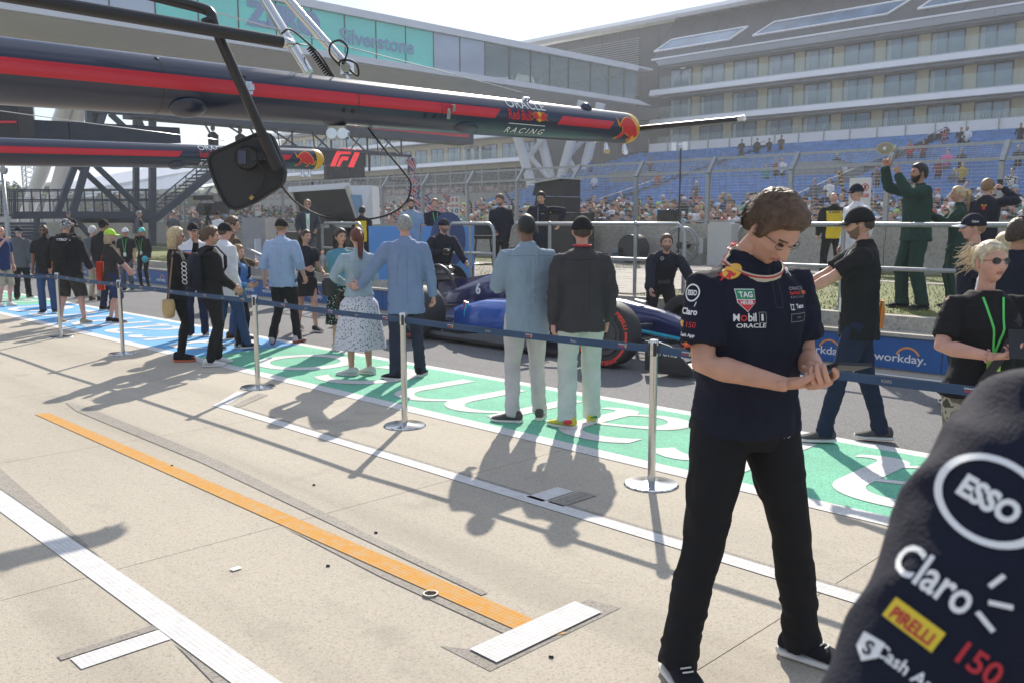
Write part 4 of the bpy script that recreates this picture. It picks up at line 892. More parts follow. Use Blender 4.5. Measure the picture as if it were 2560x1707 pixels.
# wheels
def wheel(x, y, r, w, s, steer, red=True):
    o = empty('wheel', (x, y, r)); o.parent = CAR; o.rotation_euler = (0, 0, steer); n = 56
    pr = [(.235, .42), (.25, .47), (.30, .5), (r-.035, .5), (r-.012, .45), (r, .36), (r, 0), (r, -.36), (r-.012, -.45), (r-.035, -.5), (.30, -.5), (.25, -.47), (.235, -.42)]
    def ringmb(pr, mb=None):
        mb = mb or MB(); vs = [(a*math.cos(2*math.pi*j/n), b*w, a*math.sin(2*math.pi*j/n)) for a, b in pr for j in range(n)]
        return mb.add(vs, [(i*n+j, i*n+(j+1) % n, (i+1)*n+(j+1) % n, (i+1)*n+j) for i in range(len(pr)-1) for j in range(n)])
    ringmb(pr).build('tyre', M_TYRE, o, smooth=True, edge=35)
    ringmb([(.238, s*.40), (.225, s*.46), (.20, s*.44), (.17, s*.40), (.165, s*.43), (.08, s*.43), (.075, s*.36), (.03, s*.36), (.03, s*.41), (0.001, s*.41)]).build('wheel_cover', M_COVER, o, smooth=True, edge=25)
    yy = s*(w*.5+.0015)
    it = [(ring2d(r-.076, r-.048, a0, a1, 16), M_TR) for a0, a1 in ((60, 118), (-60, 10), (150, 185), (235, 262))]
    pw = fit2d('PIRELLI', .22, .05, bold=.04)
    def wrap(v, ac): return [((r-.055+b)*math.cos(R(ac)-a/(r-.055)), (r-.055+b)*math.sin(R(ac)-a/(r-.055))) for a, b in v]
    for ac in (35, 210, 285): it.append(((wrap(tri_fine(pw, .02)[0], ac), tri_fine(pw, .02)[1]), M_TR))
    if red: place2d(it, lambda a, b, L: Vector((a*(1 if s < 0 else -1), yy, b)), 'marking', o)
    return o
wheel(0, -.835, .37, .31, -1, R(11)); wheel(0, .835, .37, .31, 1, R(11)); wheel(-3.45, -.78, .37, .40, -1, 0); wheel(-3.45, .78, .37, .40, 1, 0)
CAR.scale = (1.05, 1.05, 1.05)
# ------------------------------------------------------------------ people
def skinm(name, c): return mat('skin_'+name, c, .5, var=.12, scale=16, bump=.08, bscale=260, sss=.12, spec=.35)
SK = dict(light=skinm('light', (.56, .31, .22)), pink=skinm('pink', (.60, .33, .25)), tan=skinm('tan', (.45, .235, .145)), brown=skinm('brown', (.22, .11, .065)), dark=skinm('dark', (.075, .04, .028)), asian=skinm('warm', (.55, .34, .22)))
M_LIP = mat('lip', (.42, .15, .13), .45); M_EYEW = mat('eye_white', (.6, .58, .55), .3); M_IRIS = mat('iris', (.03, .02, .015), .2); M_GLASS = mat('dark_lens', (.01, .01, .012), .08, spec=.8)
def hairm(n, c): return mat('hair_'+n, c, .5, var=.35, scale=50, bump=.6, bscale=140, spec=.4)
HR = dict(stubble=mat('stubble_shadow', (.20, .115, .08), .7, var=.25, scale=90), brown=hairm('brown', (.11, .065, .038)), dbrown=hairm('dark_brown', (.055, .034, .022)), black=hairm('black', (.012, .011, .012)), blonde=hairm('blonde', (.56, .43, .25)), pale=hairm('pale_blonde', (.62, .52, .36)), red=hairm('auburn', (.13, .035, .02)), grey=hairm('grey', (.30, .29, .28)), white=hairm('white', (.6, .58, .56)), ginger=hairm('sandy', (.28, .16, .08)), stub=hairm('stubble', (.13, .09, .07)))
M_SOLEW = mat('sole_white', (.70, .68, .64), .6); M_SOLEB = mat('sole_black', (.03, .03, .03), .7)
def remesh(mb, vox, sm=3):
    me = bpy.data.meshes.new('r'); me.from_pydata(mb.v, [], mb.f); o = bpy.data.objects.new('r', me); COL.objects.link(o)
    m = o.modifiers.new('a', 'REMESH'); m.mode = 'VOXEL'; m.voxel_size = vox
    if sm: s = o.modifiers.new('b', 'SMOOTH'); s.iterations = sm; s.factor = .5
    e = o.evaluated_get(bpy.context.evaluated_depsgraph_get()); r = e.to_mesh()
    v = np.empty(len(r.vertices)*3); r.vertices.foreach_get('co', v); n = np.empty(len(r.vertices)*3); r.vertices.foreach_get('normal', n)
    f = [tuple(p.vertices) for p in r.polygons]; e.to_mesh_clear(); bpy.data.objects.remove(o); bpy.data.meshes.remove(me)
    return v.reshape(-1, 3), f, n.reshape(-1, 3)
def folds(v, n, amp, seed, sc=(1, 1, 1), f=9):
    q = v*np.array(sc)*f+seed*3.7; w = np.stack([vnoise(q*.5+11), vnoise(q*.5+29), vnoise(q*.5+47)], 1)
    r = 1-np.abs(vnoise(q+w*1.4))*2; r2 = vnoise(q*2.3+5+w)
    return v+n*(amp*(r*.75+r2*.25))[:, None]
def npmesh(name, v, f, m, parent=None, extra=None):
    mb = MB(); mb.add(list(map(tuple, v)), f)
    if extra: mb.add(extra.v, extra.f); mb.m[-len(extra.m):] = extra.m
    return mb.build(name, m, parent, smooth=True)
def ik(a, b, l1, l2, hint):
    a, b, hint = Vector(a), Vector(b), Vector(hint); d = b-a; L = min(d.length, (l1+l2)*.998); u = d.normalized(); b = a+u*L
    x = (l1*l1-l2*l2+L*L)/(2*L); hgt = math.sqrt(max(1e-6, l1*l1-x*x)); p = hint-u*hint.dot(u); p.normalize(); return a+u*x+p*hgt, b
G_ = lambda x, c, s: np.exp(-((x-c)/s)**2)
def head_r(a, e, fem=0):
    """distance of the face surface from the head's centre; a, e in degrees (arrays)"""
    ar, er = np.radians(a), np.radians(e); x = np.sin(ar)*np.cos(er); y = np.cos(ar)*np.cos(er); z = np.sin(er)
    ax_ = .074*np.where(e < 0, 1-.24*smoothstep(5, 60, -e), 1); ay = np.where(y > 0, .095-.004*smoothstep(20, 70, -e), .103-.040*smoothstep(5, 60, -e))
    r = 1/np.sqrt((x/ax_)**2+(y/ay)**2+(z/np.where(z > 0, .112, .118))**2); b = np.abs(a)
    r = r+.006*G_(e, 12, 30)*G_(b, 75, 25)*0
    r = r+.0055*G_(e, 17, 6)*G_(b, 12, 16)-.0085*G_(e, 5, 7)*G_(b, 19, 8)+.004*G_(e, -13, 10)*G_(b, 36, 14)
    nz = np.where(e > -17, .027*np.clip((13-e)/30, 0, 1)**1.3, .027*np.clip(1-(-17-e)/5, 0, 1)); r = r+nz*G_(a, 0, 7.5)+.005*G_(e, -16, 4)*G_(b, 9, 4)
    r = r+.0055*G_(e, -30, 3)*G_(b, 0, 13)+.0055*G_(e, -36.5, 3)*G_(b, 0, 11)-.004*G_(e, -33.3, 1.4)*G_(b, 0, 14)-.004*G_(e, -43, 4)*G_(b, 0, 15)+.008*G_(e, -55, 8)*G_(b, 0, 17)*(1-.4*fem)
    return r
def head_dirs(na, ne):
    A, E = np.meshgrid(np.linspace(-180, 180, na, endpoint=False), np.linspace(-89, 89, ne)); return A.ravel(), E.ravel()
def head_pt(a, e, r): ar, er = np.radians(a), np.radians(e); return np.stack([np.sin(ar)*np.cos(er)*r, np.cos(ar)*np.cos(er)*r, np.sin(er)*r], 1)
def gridf(na, ne): return [(i*na+j, i*na+(j+1) % na, (i+1)*na+(j+1) % na, (i+1)*na+j) for i in range(ne-1) for j in range(na)]
def hairline(b, style):                 # lowest elevation that still carries hair
    if style == 'rec': return np.interp(b, [0, 40, 60, 75, 100, 180], [62, 50, 30, 12, -20, -38])
    if style == 'bald': return np.interp(b, [0, 60, 80, 100, 180], [95, 60, 8, -15, -38])
    return np.interp(b, [0, 38, 55, 66, 76, 84, 104, 112, 180], [40, 36, 22, -6, -6, 16, 16, -24, -36])
def hair_shell(style, thick, na=72, ne=48, seed=1, fem=0):
    a, e = head_dirs(na, ne); b = np.abs(a); base = head_r(a, e, fem); hl = hairline(b, style); t = smoothstep(-1, 9, e-hl)
    p = head_pt(a, e, base); nz = vnoise(p*30+seed*7)*.25+vnoise(p*np.array([70, 190, 110])+seed)*.45
    top = smoothstep(-10, 60, e); r = base+np.where(t > 0, t*(thick*(.55+.75*top)+nz*thick*.35), 0)-.006*(1-smoothstep(0, .25, t))
    return head_pt(a, e, r), gridf(na, ne)
def tufts(mb, style, thick, n, ln, w, seed, comb=(0, -1, .2), fem=0, emin=-90):
    rg = np.random.RandomState(seed); a = rg.uniform(-180, 180, n); e = np.degrees(np.arcsin(rg.uniform(-.6, 1, n))); hl = hairline(np.abs(a), style)
    k = (e > hl+3) & (e > emin); a, e = a[k], e[k]; p = head_pt(a, e, head_r(a, e, fem)+thick*.55); d = p/np.linalg.norm(p, axis=1)[:, None]
    c = np.array(comb)[None]+rg.normal(0, .16 if n > 5000 else .25, (len(a), 3))+.35*np.stack([vnoise(p*22+i*9) for i in range(3)], 1); c = c-d*(c*d).sum(1)[:, None]; c /= np.linalg.norm(c, axis=1)[:, None]+1e-6
    L = ln*rg.uniform(.5, 1.2, len(a))*(.45+.55*smoothstep(10, 60, e)); lift = rg.uniform(.35, 1.0, len(a))
    vs = []; fs = []
    for i in range(len(a)):
        P0, D, Cc, l, up = p[i], d[i], c[i], L[i], lift[i]; s = np.cross(D, Cc)*w; k0 = len(vs)
        pts = [P0-D*.004, P0+(D*up*.6+Cc*.5)*l*.5, P0+(D*up*.75+Cc*1.1)*l]
        vs += [pts[0]-s, pts[0]+s, pts[1]-s*.8, pts[1]+s*.8, pts[2]]; fs += [(k0, k0+1, k0+3, k0+2), (k0+2, k0+3, k0+4)]
    mb.add(vs, fs); return mb
def add_hand(mb, w, fd, pn, side, curl=25, k=1.0, thumb=1.0, spread=1.0, point=False):
    """w wrist, fd finger direction, pn palm normal (the way the palm faces), side +1 right hand"""
    w, fd, pn = Vector(w), Vector(fd).normalized(), Vector(pn); pn = (pn-fd*pn.dot(fd)).normalized(); x = fd.cross(pn)*side      # towards the thumb
    mb.loft([(w-fd*.02*k, x*.026*k, pn*.020*k), (w+fd*.015*k, x*.029*k, pn*.018*k), (w+fd*.05*k, x*.040*k, pn*.0155*k), (w+fd*.085*k, x*.042*k, pn*.013*k), (w+fd*.098*k, x*.038*k, pn*.010*k)], 14, 2.6)
    for i, (off, ln) in enumerate(((.030, .074), (.010, .082), (-.011, .076), (-.030, .058))):
        p = w+fd*(.080-.006*abs(i-1))*k+x*off*k; c = curl*(1+.12*i); 
        if point and i == 0: c = 3
        dd = (fd+x*(off*1.6*spread)).normalized(); ax_ = dd.cross(pn); pts = [p]; an = 0; r = .0088 if i < 3 else .0076
        for q, f in enumerate((.30, .28, .24, .18)):
            an += c*(.6 if q == 0 else 1.0 if q < 3 else .6); dv = Matrix.Rotation(R(an), 3, ax_) @ dd; pts.append(pts[-1]+dv*ln*f*k*1.12)
        mb.tube(pts, [r*k*1.12, r*k*1.05, r*k, r*k*.92, r*k*.55], 10)
    p = w+fd*.022*k+x*.026*k+pn*.004*k; d1 = (fd*.75+x*.75+pn*.35*thumb).normalized(); d2 = (fd*1.0+x*.25+pn*.55*thumb).normalized(); d3 = (fd*1.0-x*.05+pn*.5*thumb).normalized()
    mb.tube([p-d1*.01*k, p+d1*.036*k, p+d1*.036*k+d2*.032*k, p+d1*.036*k+d2*.032*k+d3*.018*k, p+d1*.036*k+d2*.032*k+d3*.026*k], [.015*k, .0125*k, .0105*k, .0085*k, .004*k], 10)
    return mb
class Pn: pass
PEOPLE = []
def person(label, px, d, face, h=1.78, z0=0.0, g=1.0, belly=0, fem=0, skin='light', top=('tee', None), bottom=('trousers', None), shoes=(None, None), hair=('short', 'brown'), cap=None, beard=None,
           rh=None, lh=None, re=None, le=None, rf=(.11, 0), lf=(-.11, 0), rz=(0, 0), toe=(8, -8), pz=.95, py=0, lean=0, side=0, yaw=0, pitch=0, roll=0, curl=(25, 25), rp=None, lp=None, rd=None, ld=None, glasses=None, eyes=True,
           vox=.014, hi=0, seed=None, group=None, point=False, knee=(0, 1, 0), scale_head=1.0, cat='person', hemz=None, rfl=0, lfl=0):
    k = h/1.8; seed = seed or (len(PEOPLE)*7+3); P = Pn(); S = SK[skin]
    loc = at(px, 554, d); loc.z = z0; P.loc = loc; P.k = k
    P.M = Matrix.Translation(loc) @ Matrix.Rotation(YAW-R(face), 4, 'Z')
    V = lambda *a: Vector(a)*k
    # frames
    Rt = Matrix.Rotation(-R(lean), 3, 'X') @ Matrix.Rotation(R(side), 3, 'Y'); pel = V(0, py, pz)
    T = lambda x, y, z: pel+Rt @ V(x, y, z)
    Rh = Matrix.Rotation(R(yaw), 3, 'Z') @ Matrix.Rotation(R(roll), 3, 'Y') @ Matrix.Rotation(-R(pitch), 3, 'X')
    sw = (.172 if not fem else .150)*(.55+.45*g)
    sh = {1: T(sw, -.005, .475), -1: T(-sw, -.005, .475)}; neck0 = T(0, -.012, .50); piv = T(0, .0, .575); hc = piv+Rh @ V(0, .022, .112)*scale_head; P.hc, P.Rh = hc, Rh
    hk = k*scale_head
    arms = {}
    for s, tgt, hint in ((1, rh, re), (-1, lh, le)):
        t = V(*tgt) if tgt else sh[s]+Rt @ V(.055*s, .04, -.53); hv = Vector(hint) if hint else (Vector((s*.5, -.8, -.5)) if tgt else Vector((s*.3, -1, 0)))
        el, t = ik(sh[s], t, .285*k, .26*k, hv); arms[s] = (sh[s], el, t)
    legs = {}
    for s, (fx, fy), fl, tz in ((1, rf, rfl, rz[0]), (-1, lf, lfl, rz[1])):
        hip = pel+V(s*.088*(1+.3*(g-1)), 0, -.03); kn, an = ik(hip, V(fx, fy, .085+tz), .43*k, .425*k, knee); legs[s] = (hip, kn, an)
    P.arms, P.legs, P.T, P.V = arms, legs, T, V
    # skin body: one continuous surface, head and hands grown into it
    mb = MB(); X = Rt @ Vector((1, 0, 0)); Yv = Rt @ Vector((0, 1, 0))
    mb.loft([(T(0, 0, z), X*hx*k*min(g, 1.1), Yv*hy*k) for z, hx, hy in ((-.09, .09, .06), (0, .13, .08), (.12, .115, .08), (.3, .14, .085), (.42, .135, .07), (.48, .08, .055))], 16)
    mb.tube([neck0-(piv-neck0)*.4, neck0, piv, piv+(hc-piv)*.55], [.062*k, .056*k*(.9 if fem else 1), .050*k*(.9 if fem else 1), .05*k], 16)
    gs_ = .75+.25*g
    for s, (a, b, c) in arms.items():
        u = (b-a); l = (c-b); mb.tube([a, a+u*.25, a+u*.6, b, b+l*.25, b+l*.6, c, c+l.normalized()*.02*k], [.052*k*gs_, .051*k*gs_, .046*k*gs_, .041*k*gs_, .043*k*gs_, .034*k*gs_, .0265*k, .025*k], 14)
    thin = .72 if bottom[0] in ('trousers', 'leggings') else 1
    for s, (a, b, c) in legs.items():
        u = (b-a); l = (c-b); bk = Vector((0, -.018*k*(1 if thin == 1 else 0), 0)); gl = gs_*thin; mb.tube([a, a+u*.3, a+u*.7, b, b+l*.25+bk, b+l*.5+bk, c], [.075*k*gl, .075*k*gl, .06*k*gl, .052*k*gl, .056*k*gl, .045*k*thin, .034*k], 14)
    v, f, n = remesh(mb, vox*(.75 if hi else 1), 4)
    ex = MB(); 
    for s, (a, b, c) in arms.items():
        l = (c-b).normalized(); fd = (rd if s == 1 else ld) or l; pnn = (rp if s == 1 else lp) or Vector((-s*1.0, .25, 0)); add_hand(ex, c, Vector(fd), Vector(pnn), s, curl[0 if s == 1 else 1], k*(.95 if fem else 1.02), point=(point and s == 1))
    na, ne = (160, 110) if hi else (72, 52)
    a, e = head_dirs(na, ne); hp = head_pt(a, e, head_r(a, e, fem))*hk; hp = np.array([hc+Rh @ Vector(q) for q in hp]); hb = MB(); hb.add(hp, gridf(na, ne))
    hb.m = [0]*len(hb.f)
    for q in range(len(hb.f)):
        i = hb.f[q][0]; aa, ee = a[i], e[i]
        if abs(aa) < 15 and -38.5 < ee < -28+abs(aa)*-.12: hb.m[q] = 1
        elif hair[1] and 9 < abs(aa) < 31 and 14.5-abs(abs(aa)-18)*.12 < ee < 18.5-abs(abs(aa)-18)*.10: hb.m[q] = 2
        elif beard and abs(aa) < 84 and -80 < ee < np.interp(abs(aa), [0, 14, 30, 60, 84], [-25, -25, -33, -22, -4]) and not (abs(aa) < 15 and -41 < ee < -27.5): hb.m[q] = 3
    for s in (1, -1):
        c = hc+Rh @ Vector((s*.073*hk, -.008*hk, -.004*hk)); M = Rh @ Matrix.Rotation(s*R(-22), 3, 'Z') @ Matrix.Rotation(R(-10), 3, 'X'); hb.ell(c, (.009*hk, .017*hk, .031*hk), 12, 8, M); hb.ell(c+M @ Vector((s*.006*hk, .003*hk, .003*hk)), (.006*hk, .010*hk, .020*hk), 10, 6, M)
    full = MB(); full.add(list(map(tuple, v)), f, 0); o_ = len(full.v); full.v += ex.v; full.f += [tuple(i+o_ for i in q) for q in ex.f]; full.m += [0]*len(ex.f)
    o_ = len(full.v); full.v += hb.v; full.f += [tuple(i+o_ for i in q) for q in hb.f]; full.m += hb.m+[0]*(len(hb.f)-len(hb.m))
    hm = HR.get(hair[1] or 'brown'); ms = [S, M_LIP if skin in ('light', 'pink', 'asian', 'tan') else S, hm, (HR['stubble'] if beard == 'stub' else HR[beard]) if beard else hm]
    root = full.build('person', ms, None, smooth=True); root.matrix_world = P.M; root.location = loc; root.rotation_euler = (0, 0, YAW-R(face)); tag(root, label, cat, group); P.root = root
    H = lambda x, y, z: hc+Rh @ (Vector((x, y, z))*hk); P.H = H
    # top
    kind, tm = top[0], top[1]; seeds = seed
    if kind:
        t = MB(); long_ = kind in ('shirt', 'jacket', 'blazer', 'sweater', 'hoodie'); lo = hemz if hemz is not None else {'blazer': -.24, 'shirt': -.17, 'jacket': -.12, 'crop': .06}.get(kind, -.15); G1 = g; th = {'blazer': .012, 'jacket': .012, 'hoodie': .014}.get(kind, .004)
        if fem: se = [(-.16, .168, .118, 0), (-.05, .162, .115, 0), (.10, .128, .098, 0), (.22, .134, .10, .006), (.33, .148, .118, .016), (.42, .148, .10, .004), (.485, .11, .08, -.006), (.53, .065, .062, -.01)]
        else: se = [(-.16, .165, .120, 0), (-.05, .165, .122, 0), (.10, .155, .115, .003), (.25, .166, .116, .006), (.36, .178, .118, .006), (.43, .176, .106, .002), (.49, .14, .088, -.006), (.54, .078, .068, -.01)]
        zz = [q[0] for q in se]; rows = [lo]+[z for z in zz if z > lo+.02]; secs = []
        for z in rows:
            hx = np.interp(z, zz, [q[1] for q in se]); hy = np.interp(z, zz, [q[2] for q in se]); yo = np.interp(z, zz, [q[3] for q in se])
            w_ = 1+(G1-1)*(1 if z < .4 else .6); bl = belly*math.exp(-((z-.08)/.16)**2); fl = .012 if z == rows[0] else 0
            secs.append((T(0, yo+bl*.5, z), X*(hx*w_+th+fl+bl*.4)*k, Yv*(hy*w_+th+fl+bl)*k))
        t.loft(secs, 28, 2.3)
        if kind in ('shirt', 'blazer', 'jacket', 'polo'): t.loft([(T(0, -.01, .50), X*.080*k, Yv*.075*k), (T(0, -.014, .55), X*.066*k, Yv*.066*k), (T(0, -.012, .575), X*.060*k, Yv*.060*k)], 20)
        for s, (a_, b, c) in arms.items():
            u, l = b-a_, c-b; r0_ = (.066 if not fem else .056)*k*gs_+th*k*.6
            if kind == 'vest': t.ell(a_+Rt @ V(-s*.02, 0, -.01), (.052*k, .06*k, .06*k)); continue
            if kind == 'sleeveless': continue
            if long_ and not (len(top) > 2 and top[2] == 'rolled'): t.tube([T(s*.075, -.005, .455), T(s*.12, -.005, .455), a_+u*.10, a_+u*.3, a_+u*.6, b, b+l*.3, b+l*.75, c-l.normalized()*.005, c+l.normalized()*.012*k], [r0_*.5, r0_*.85, r0_*.97, r0_*1.0, r0_*.92, r0_*.86, r0_*.84, r0_*.70, r0_*.62, r0_*.58], 18)
            elif long_: t.tube([T(s*.075, -.005, .455), T(s*.12, -.005, .455), a_+u*.10, a_+u*.3, a_+u*.6, b, b+l*.2, b+l*.38], [r0_*.5, r0_*.85, r0_*.97, r0_*1.0, r0_*.92, r0_*.86, r0_*.86, r0_*.84], 18)
            else: t.tube([T(s*.075, -.005, .455), T(s*.12, -.005, .455), a_+u*.10, a_+u*.3, a_+u*.5, a_+u*.78, a_+u*.80], [r0_*.5, r0_*.85, r0_*.97, r0_*1.02, r0_*1.04, r0_*1.06, r0_*1.0], 18)
        v, f, n = remesh(t, vox*(.62 if hi else .95), 3)
        v = folds(v, n, (.0080 if long_ else .0062)*k*(.45 if d < 1 else 1)*(1.25 if kind in ('shirt', 'jacket') else 1), seeds, (1.1, 1.1, .75), 11)
        v = folds(v, n, .003*k*(.5 if d < 1 else 1), seeds+5, (.8, .8, 1.4), 24)
        tm = tm if isinstance(tm, (list, tuple)) else [tm]
        mb = MB(); mb.add(list(map(tuple, v)), f); 
        if len(tm) > 1:                     # two-colour garments: a function of the local position picks the material
            cen = v[np.array([q[0] for q in f])]; fn = top[3] if len(top) > 3 else None; Ti = Rt.inverted()
            for i, c in enumerate(cen): q = (Ti @ (Vector(c)-pel))/k; mb.m[i] = fn(q)
        P.top = mb.build({'tee': 't_shirt', 'polo': 'polo_shirt', 'crop': 'top', 'sleeveless': 'top'}.get(kind, kind), list(tm), root, smooth=True); P.tb = BVHTree.FromPolygons([tuple(q) for q in v], f)
    # bottom
    kind, bm_ = bottom[0], bottom[1]
    if kind:
        t = MB(); G2 = 1+(g-1)*.8; top_z = .04 if kind != 'skirt' else .07; fw_ = bottom[2] if len(bottom) > 2 else 1.0
        t.loft([(T(0, 0, z), X*hx*k*G2, Yv*hy*k*G2) for z, hx, hy in ((-.115, .14, .10), (-.06, .163, .113), (.0, .158, .108), (top_z, .150, .104))], 24, 2.2)
        if kind in ('trousers', 'shorts', 'leggings'):
            for s, (a_, b, c) in legs.items():
                u, l = b-a_, c-b; r_ = np.array([.094, .090, .076, .066, .064, .060, .062])*k*G2; r_[3:] *= fw_
                if kind == 'leggings': r_ = np.array([.088, .082, .066, .055, .056, .046, .040])*k*G2
                e_ = c+Vector((0, 0, -.035*k))
                if kind == 'shorts': t.tube([a_, a_+u*.3, a_+u*.7, b, b+l*.08], [.096*k*G2, .094*k*G2, .088*k*G2, .082*k*G2, .080*k*G2], 18)
                else: t.tube([a_, a_+u*.3, a_+u*.7, b, b+l*.3+Vector((0, -.008*k, 0)), b+l*.75, e_], list(r_), 18)
            v, f, n = remesh(t, vox*(.72 if hi else 1), 3)
            lowz = smoothstep(.55*k, .1*k, v[:, 2]); v = folds(v, n, .0068*k, seeds+9, (1, 1, 1.1), 10); v = v+n*((.006*lowz*k)*vnoise(v*np.array([14, 14, 46])+seeds))[:, None]
            P.bot = npmesh(kind, v, f, bm_, root)
        else:
            hz = bottom[3] if len(bottom) > 3 else .3; kk = 40; vs = []; fs = []; m_ = 22
            for i in range(m_+1):
                q = i/m_; z = (pz+.05)*(1-q)+hz*q; rx = .145+(.05+.05*fw_)*smoothstep(0, .22, q)+(.09*fw_)*max(0, q-.2); ry = rx*.78; rx *= .86*G2; ry *= .95*G2
                for j in range(kk*2):
                    an = math.pi*j/kk; fl = 1+(.01+.07*q*fw_)*math.sin(an*7+seeds+1.5*math.sin(an*2))*smoothstep(.15, .7, q); vs.append(V(rx*fl*math.cos(an), py+ry*fl*math.sin(an)-.03*q, z))
            kk *= 2; fs = [(i*kk+(j+1) % kk, i*kk+j, (i+1)*kk+j, (i+1)*kk+(j+1) % kk) for i in range(m_) for j in range(kk)]
            P.bot = npmesh('skirt', vs, fs, bm_, root)
    # shoes
    um, sm_ = shoes[0], shoes[1] or M_SOLEW
    if um:
        for s, tz, ty, fl in ((1, rz[0], toe[0], rfl), (-1, rz[1], toe[1], lfl)):
            c = legs[s][2].copy(); rotm = Matrix.Rotation(-R(ty), 3, 'Z') @ Matrix.Rotation(-R(fl), 3, 'X'); Q = lambda x, y, z: c+rotm @ V(x, y, z-.085)
            mb = MB(); pr = [(-.085, .026, .03, .075), (-.07, .036, .026, .105), (-.03, .040, .026, .115), (.02, .041, .026, .098), (.06, .045, .024, .080), (.11, .050, .022, .062), (.155, .045, .022, .050), (.185, .026, .026, .040)]
            mb.mi = 0; mb.loft([(Q(0, y, (lo_+hi_)/2), rotm @ V(w_, 0, 0), rotm @ V(0, 0, (hi_-lo_)/2)) for y, w_, lo_, hi_ in pr], 16, 2.4)
            mb.mi = 1; mb.loft([(Q(0, y, z), rotm @ V(w_, 0, 0), rotm @ V(0, 0, .014)) for y, w_, z in ((-.092, .025, .020), (-.07, .040, .015), (0, .043, .014), (.06, .048, .014), (.12, .053, .015), (.165, .044, .020), (.193, .024, .026))], 16, 3)
            mb.mi = 0
            if hi:
                mb.mi = 1
                for i in range(4): mb.tube([Q(-.02, .035+.018*i, .093-.006*i), Q(0, .042+.018*i, .099-.007*i), Q(.02, .035+.018*i, .093-.006*i)], .003*k, 6)
            so = mb.build('shoe', [um, sm_], root, smooth=True, edge=50)
            if s == 1: P.shoe = Q
    # hair, cap, glasses
    hs, hcn = hair; hx_ = hair
    if hs and hcn:
        th = {'short': .019, 'mid': .026, 'crop': .004, 'rec': .008, 'bald': .004, 'long': .020, 'pony': .012, 'bun': .012, 'bob': .024}[hs]; st = hs if hs in ('rec', 'bald') else 'n'
        hv, hf = hair_shell(st, th if not cap else min(th, .006), 120 if hi else 72, 80 if hi else 48, seeds, fem); mb = MB(); mb.add([H(*q) for q in hv], hf)
        tf = MB()
        if hs not in ('crop', 'bald') and not cap: tufts(tf, st, th, 15000 if hi else 1100, .034 if hs in ('mid',) else .028 if hs == 'short' else .014, .0013 if hi else .0022, seeds, (.5, -.7, .1) if hs in ('short', 'mid') else (0, -.6, -.6), fem)
        elif hs in ('short', 'mid', 'rec') and cap: pass
        rgk = random.Random(seeds)
        if hs in ('long', 'bob'):
            zl = -.20 if hs == 'long' else -.13
            secs = [(Vector((0, -.030, .06)), .078, .070), (Vector((0, -.035, .0)), .086, .074), (Vector((0, -.042, -.06)), .084, .066), (Vector((0, -.045, -.12)), .078, .056), (Vector((0, -.045, zl)), .062, .036), (Vector((0, -.05, zl-.03)), .03, .015)]
            tf.loft([(c, (w1, 0, 0), (0, w2, 0)) for c, w1, w2 in secs], 24)
            for i in range(260):
                a0 = rgk.uniform(75, 285); rr = math.radians(a0); x0, y0 = math.sin(rr)*.082, math.cos(rr)*.085-.02; l_ = rgk.uniform(.7, 1.1)
                pts = [Vector((x0*.7, y0*.8, .09)), Vector((x0*1.05, y0*1.0, .03)), Vector((x0*1.1, y0*1.0-.01, -.05)), Vector((x0*1.08, y0*.95-.02, zl*.7*l_)), Vector((x0*.95, y0*.85-.02+rgk.uniform(-.01, .01), (zl-.02)*l_))]
                n0 = Vector((y0, -x0, 0)).normalized()*.004; k0 = len(tf.v); 
                vs = []; 
                for j, p in enumerate(pts): q = .7 if j == 4 else 1; vs += [p-n0*q, p+n0*q]
                tf.add(vs, [(2*j, 2*j+1, 2*j+3, 2*j+2) for j in range(4)])
        if hs == 'pony':
            tf.tube([(0, -.085, .055), (0, -.125, .06), (.0, -.15, .0), (.0, -.145, -.10), (0, -.13, -.19), (0, -.125, -.25)], [.018, .026, .034, .030, .018, .004], 14)
            for i in range(80):
                a0 = rgk.random()*6.28; o1 = Vector((math.cos(a0)*.03, math.sin(a0)*.03, 0)); pts = [Vector((0, -.12, .06))+o1*.5, Vector((0, -.15, 0))+o1*1.1, Vector((0, -.145, -.1))+o1, Vector((0, -.13, -.2-.06*rgk.random()))+o1*.7]; n0 = Vector((.003, 0, 0))
                tf.add([q_ for p in pts for q_ in (p-n0, p+n0)], [(2*j, 2*j+1, 2*j+3, 2*j+2) for j in range(3)])
        if hs == 'bun': tf.ell((0, -.11, .06), (.04, .035, .04), 16, 10)
        mb.add([H(*q) for q in tf.v], tf.f); P.hair = mb.build('hair', HR[hcn], root, smooth=True)
    if beard and beard != 'stub':
        a2, e2_ = head_dirs(60, 40); b_ = np.abs(a2); inb = (b_ < 80) & (e2_ < -22+.0*b_) & (e2_ > -80); top_ = np.interp(b_, [0, 14, 30, 60, 84], [-25, -25, -34, -23, -5]); side_ = smoothstep(88, 74, b_)*smoothstep(0, 6, top_-e2_)*(1-smoothstep(19, 13, b_)*smoothstep(-26, -28, e2_)*smoothstep(-43, -41, e2_)); r = head_r(a2, e2_, fem)-.005+side_*(.011 if beard != 'stub' else .0058); p = head_pt(a2, e2_, r); p = p+np.stack([vnoise(p*90+i) for i in range(3)], 1)*.0022
        MB().add([H(*q) for q in p], gridf(60, 40)).build('beard', HR[beard], root, smooth=True)
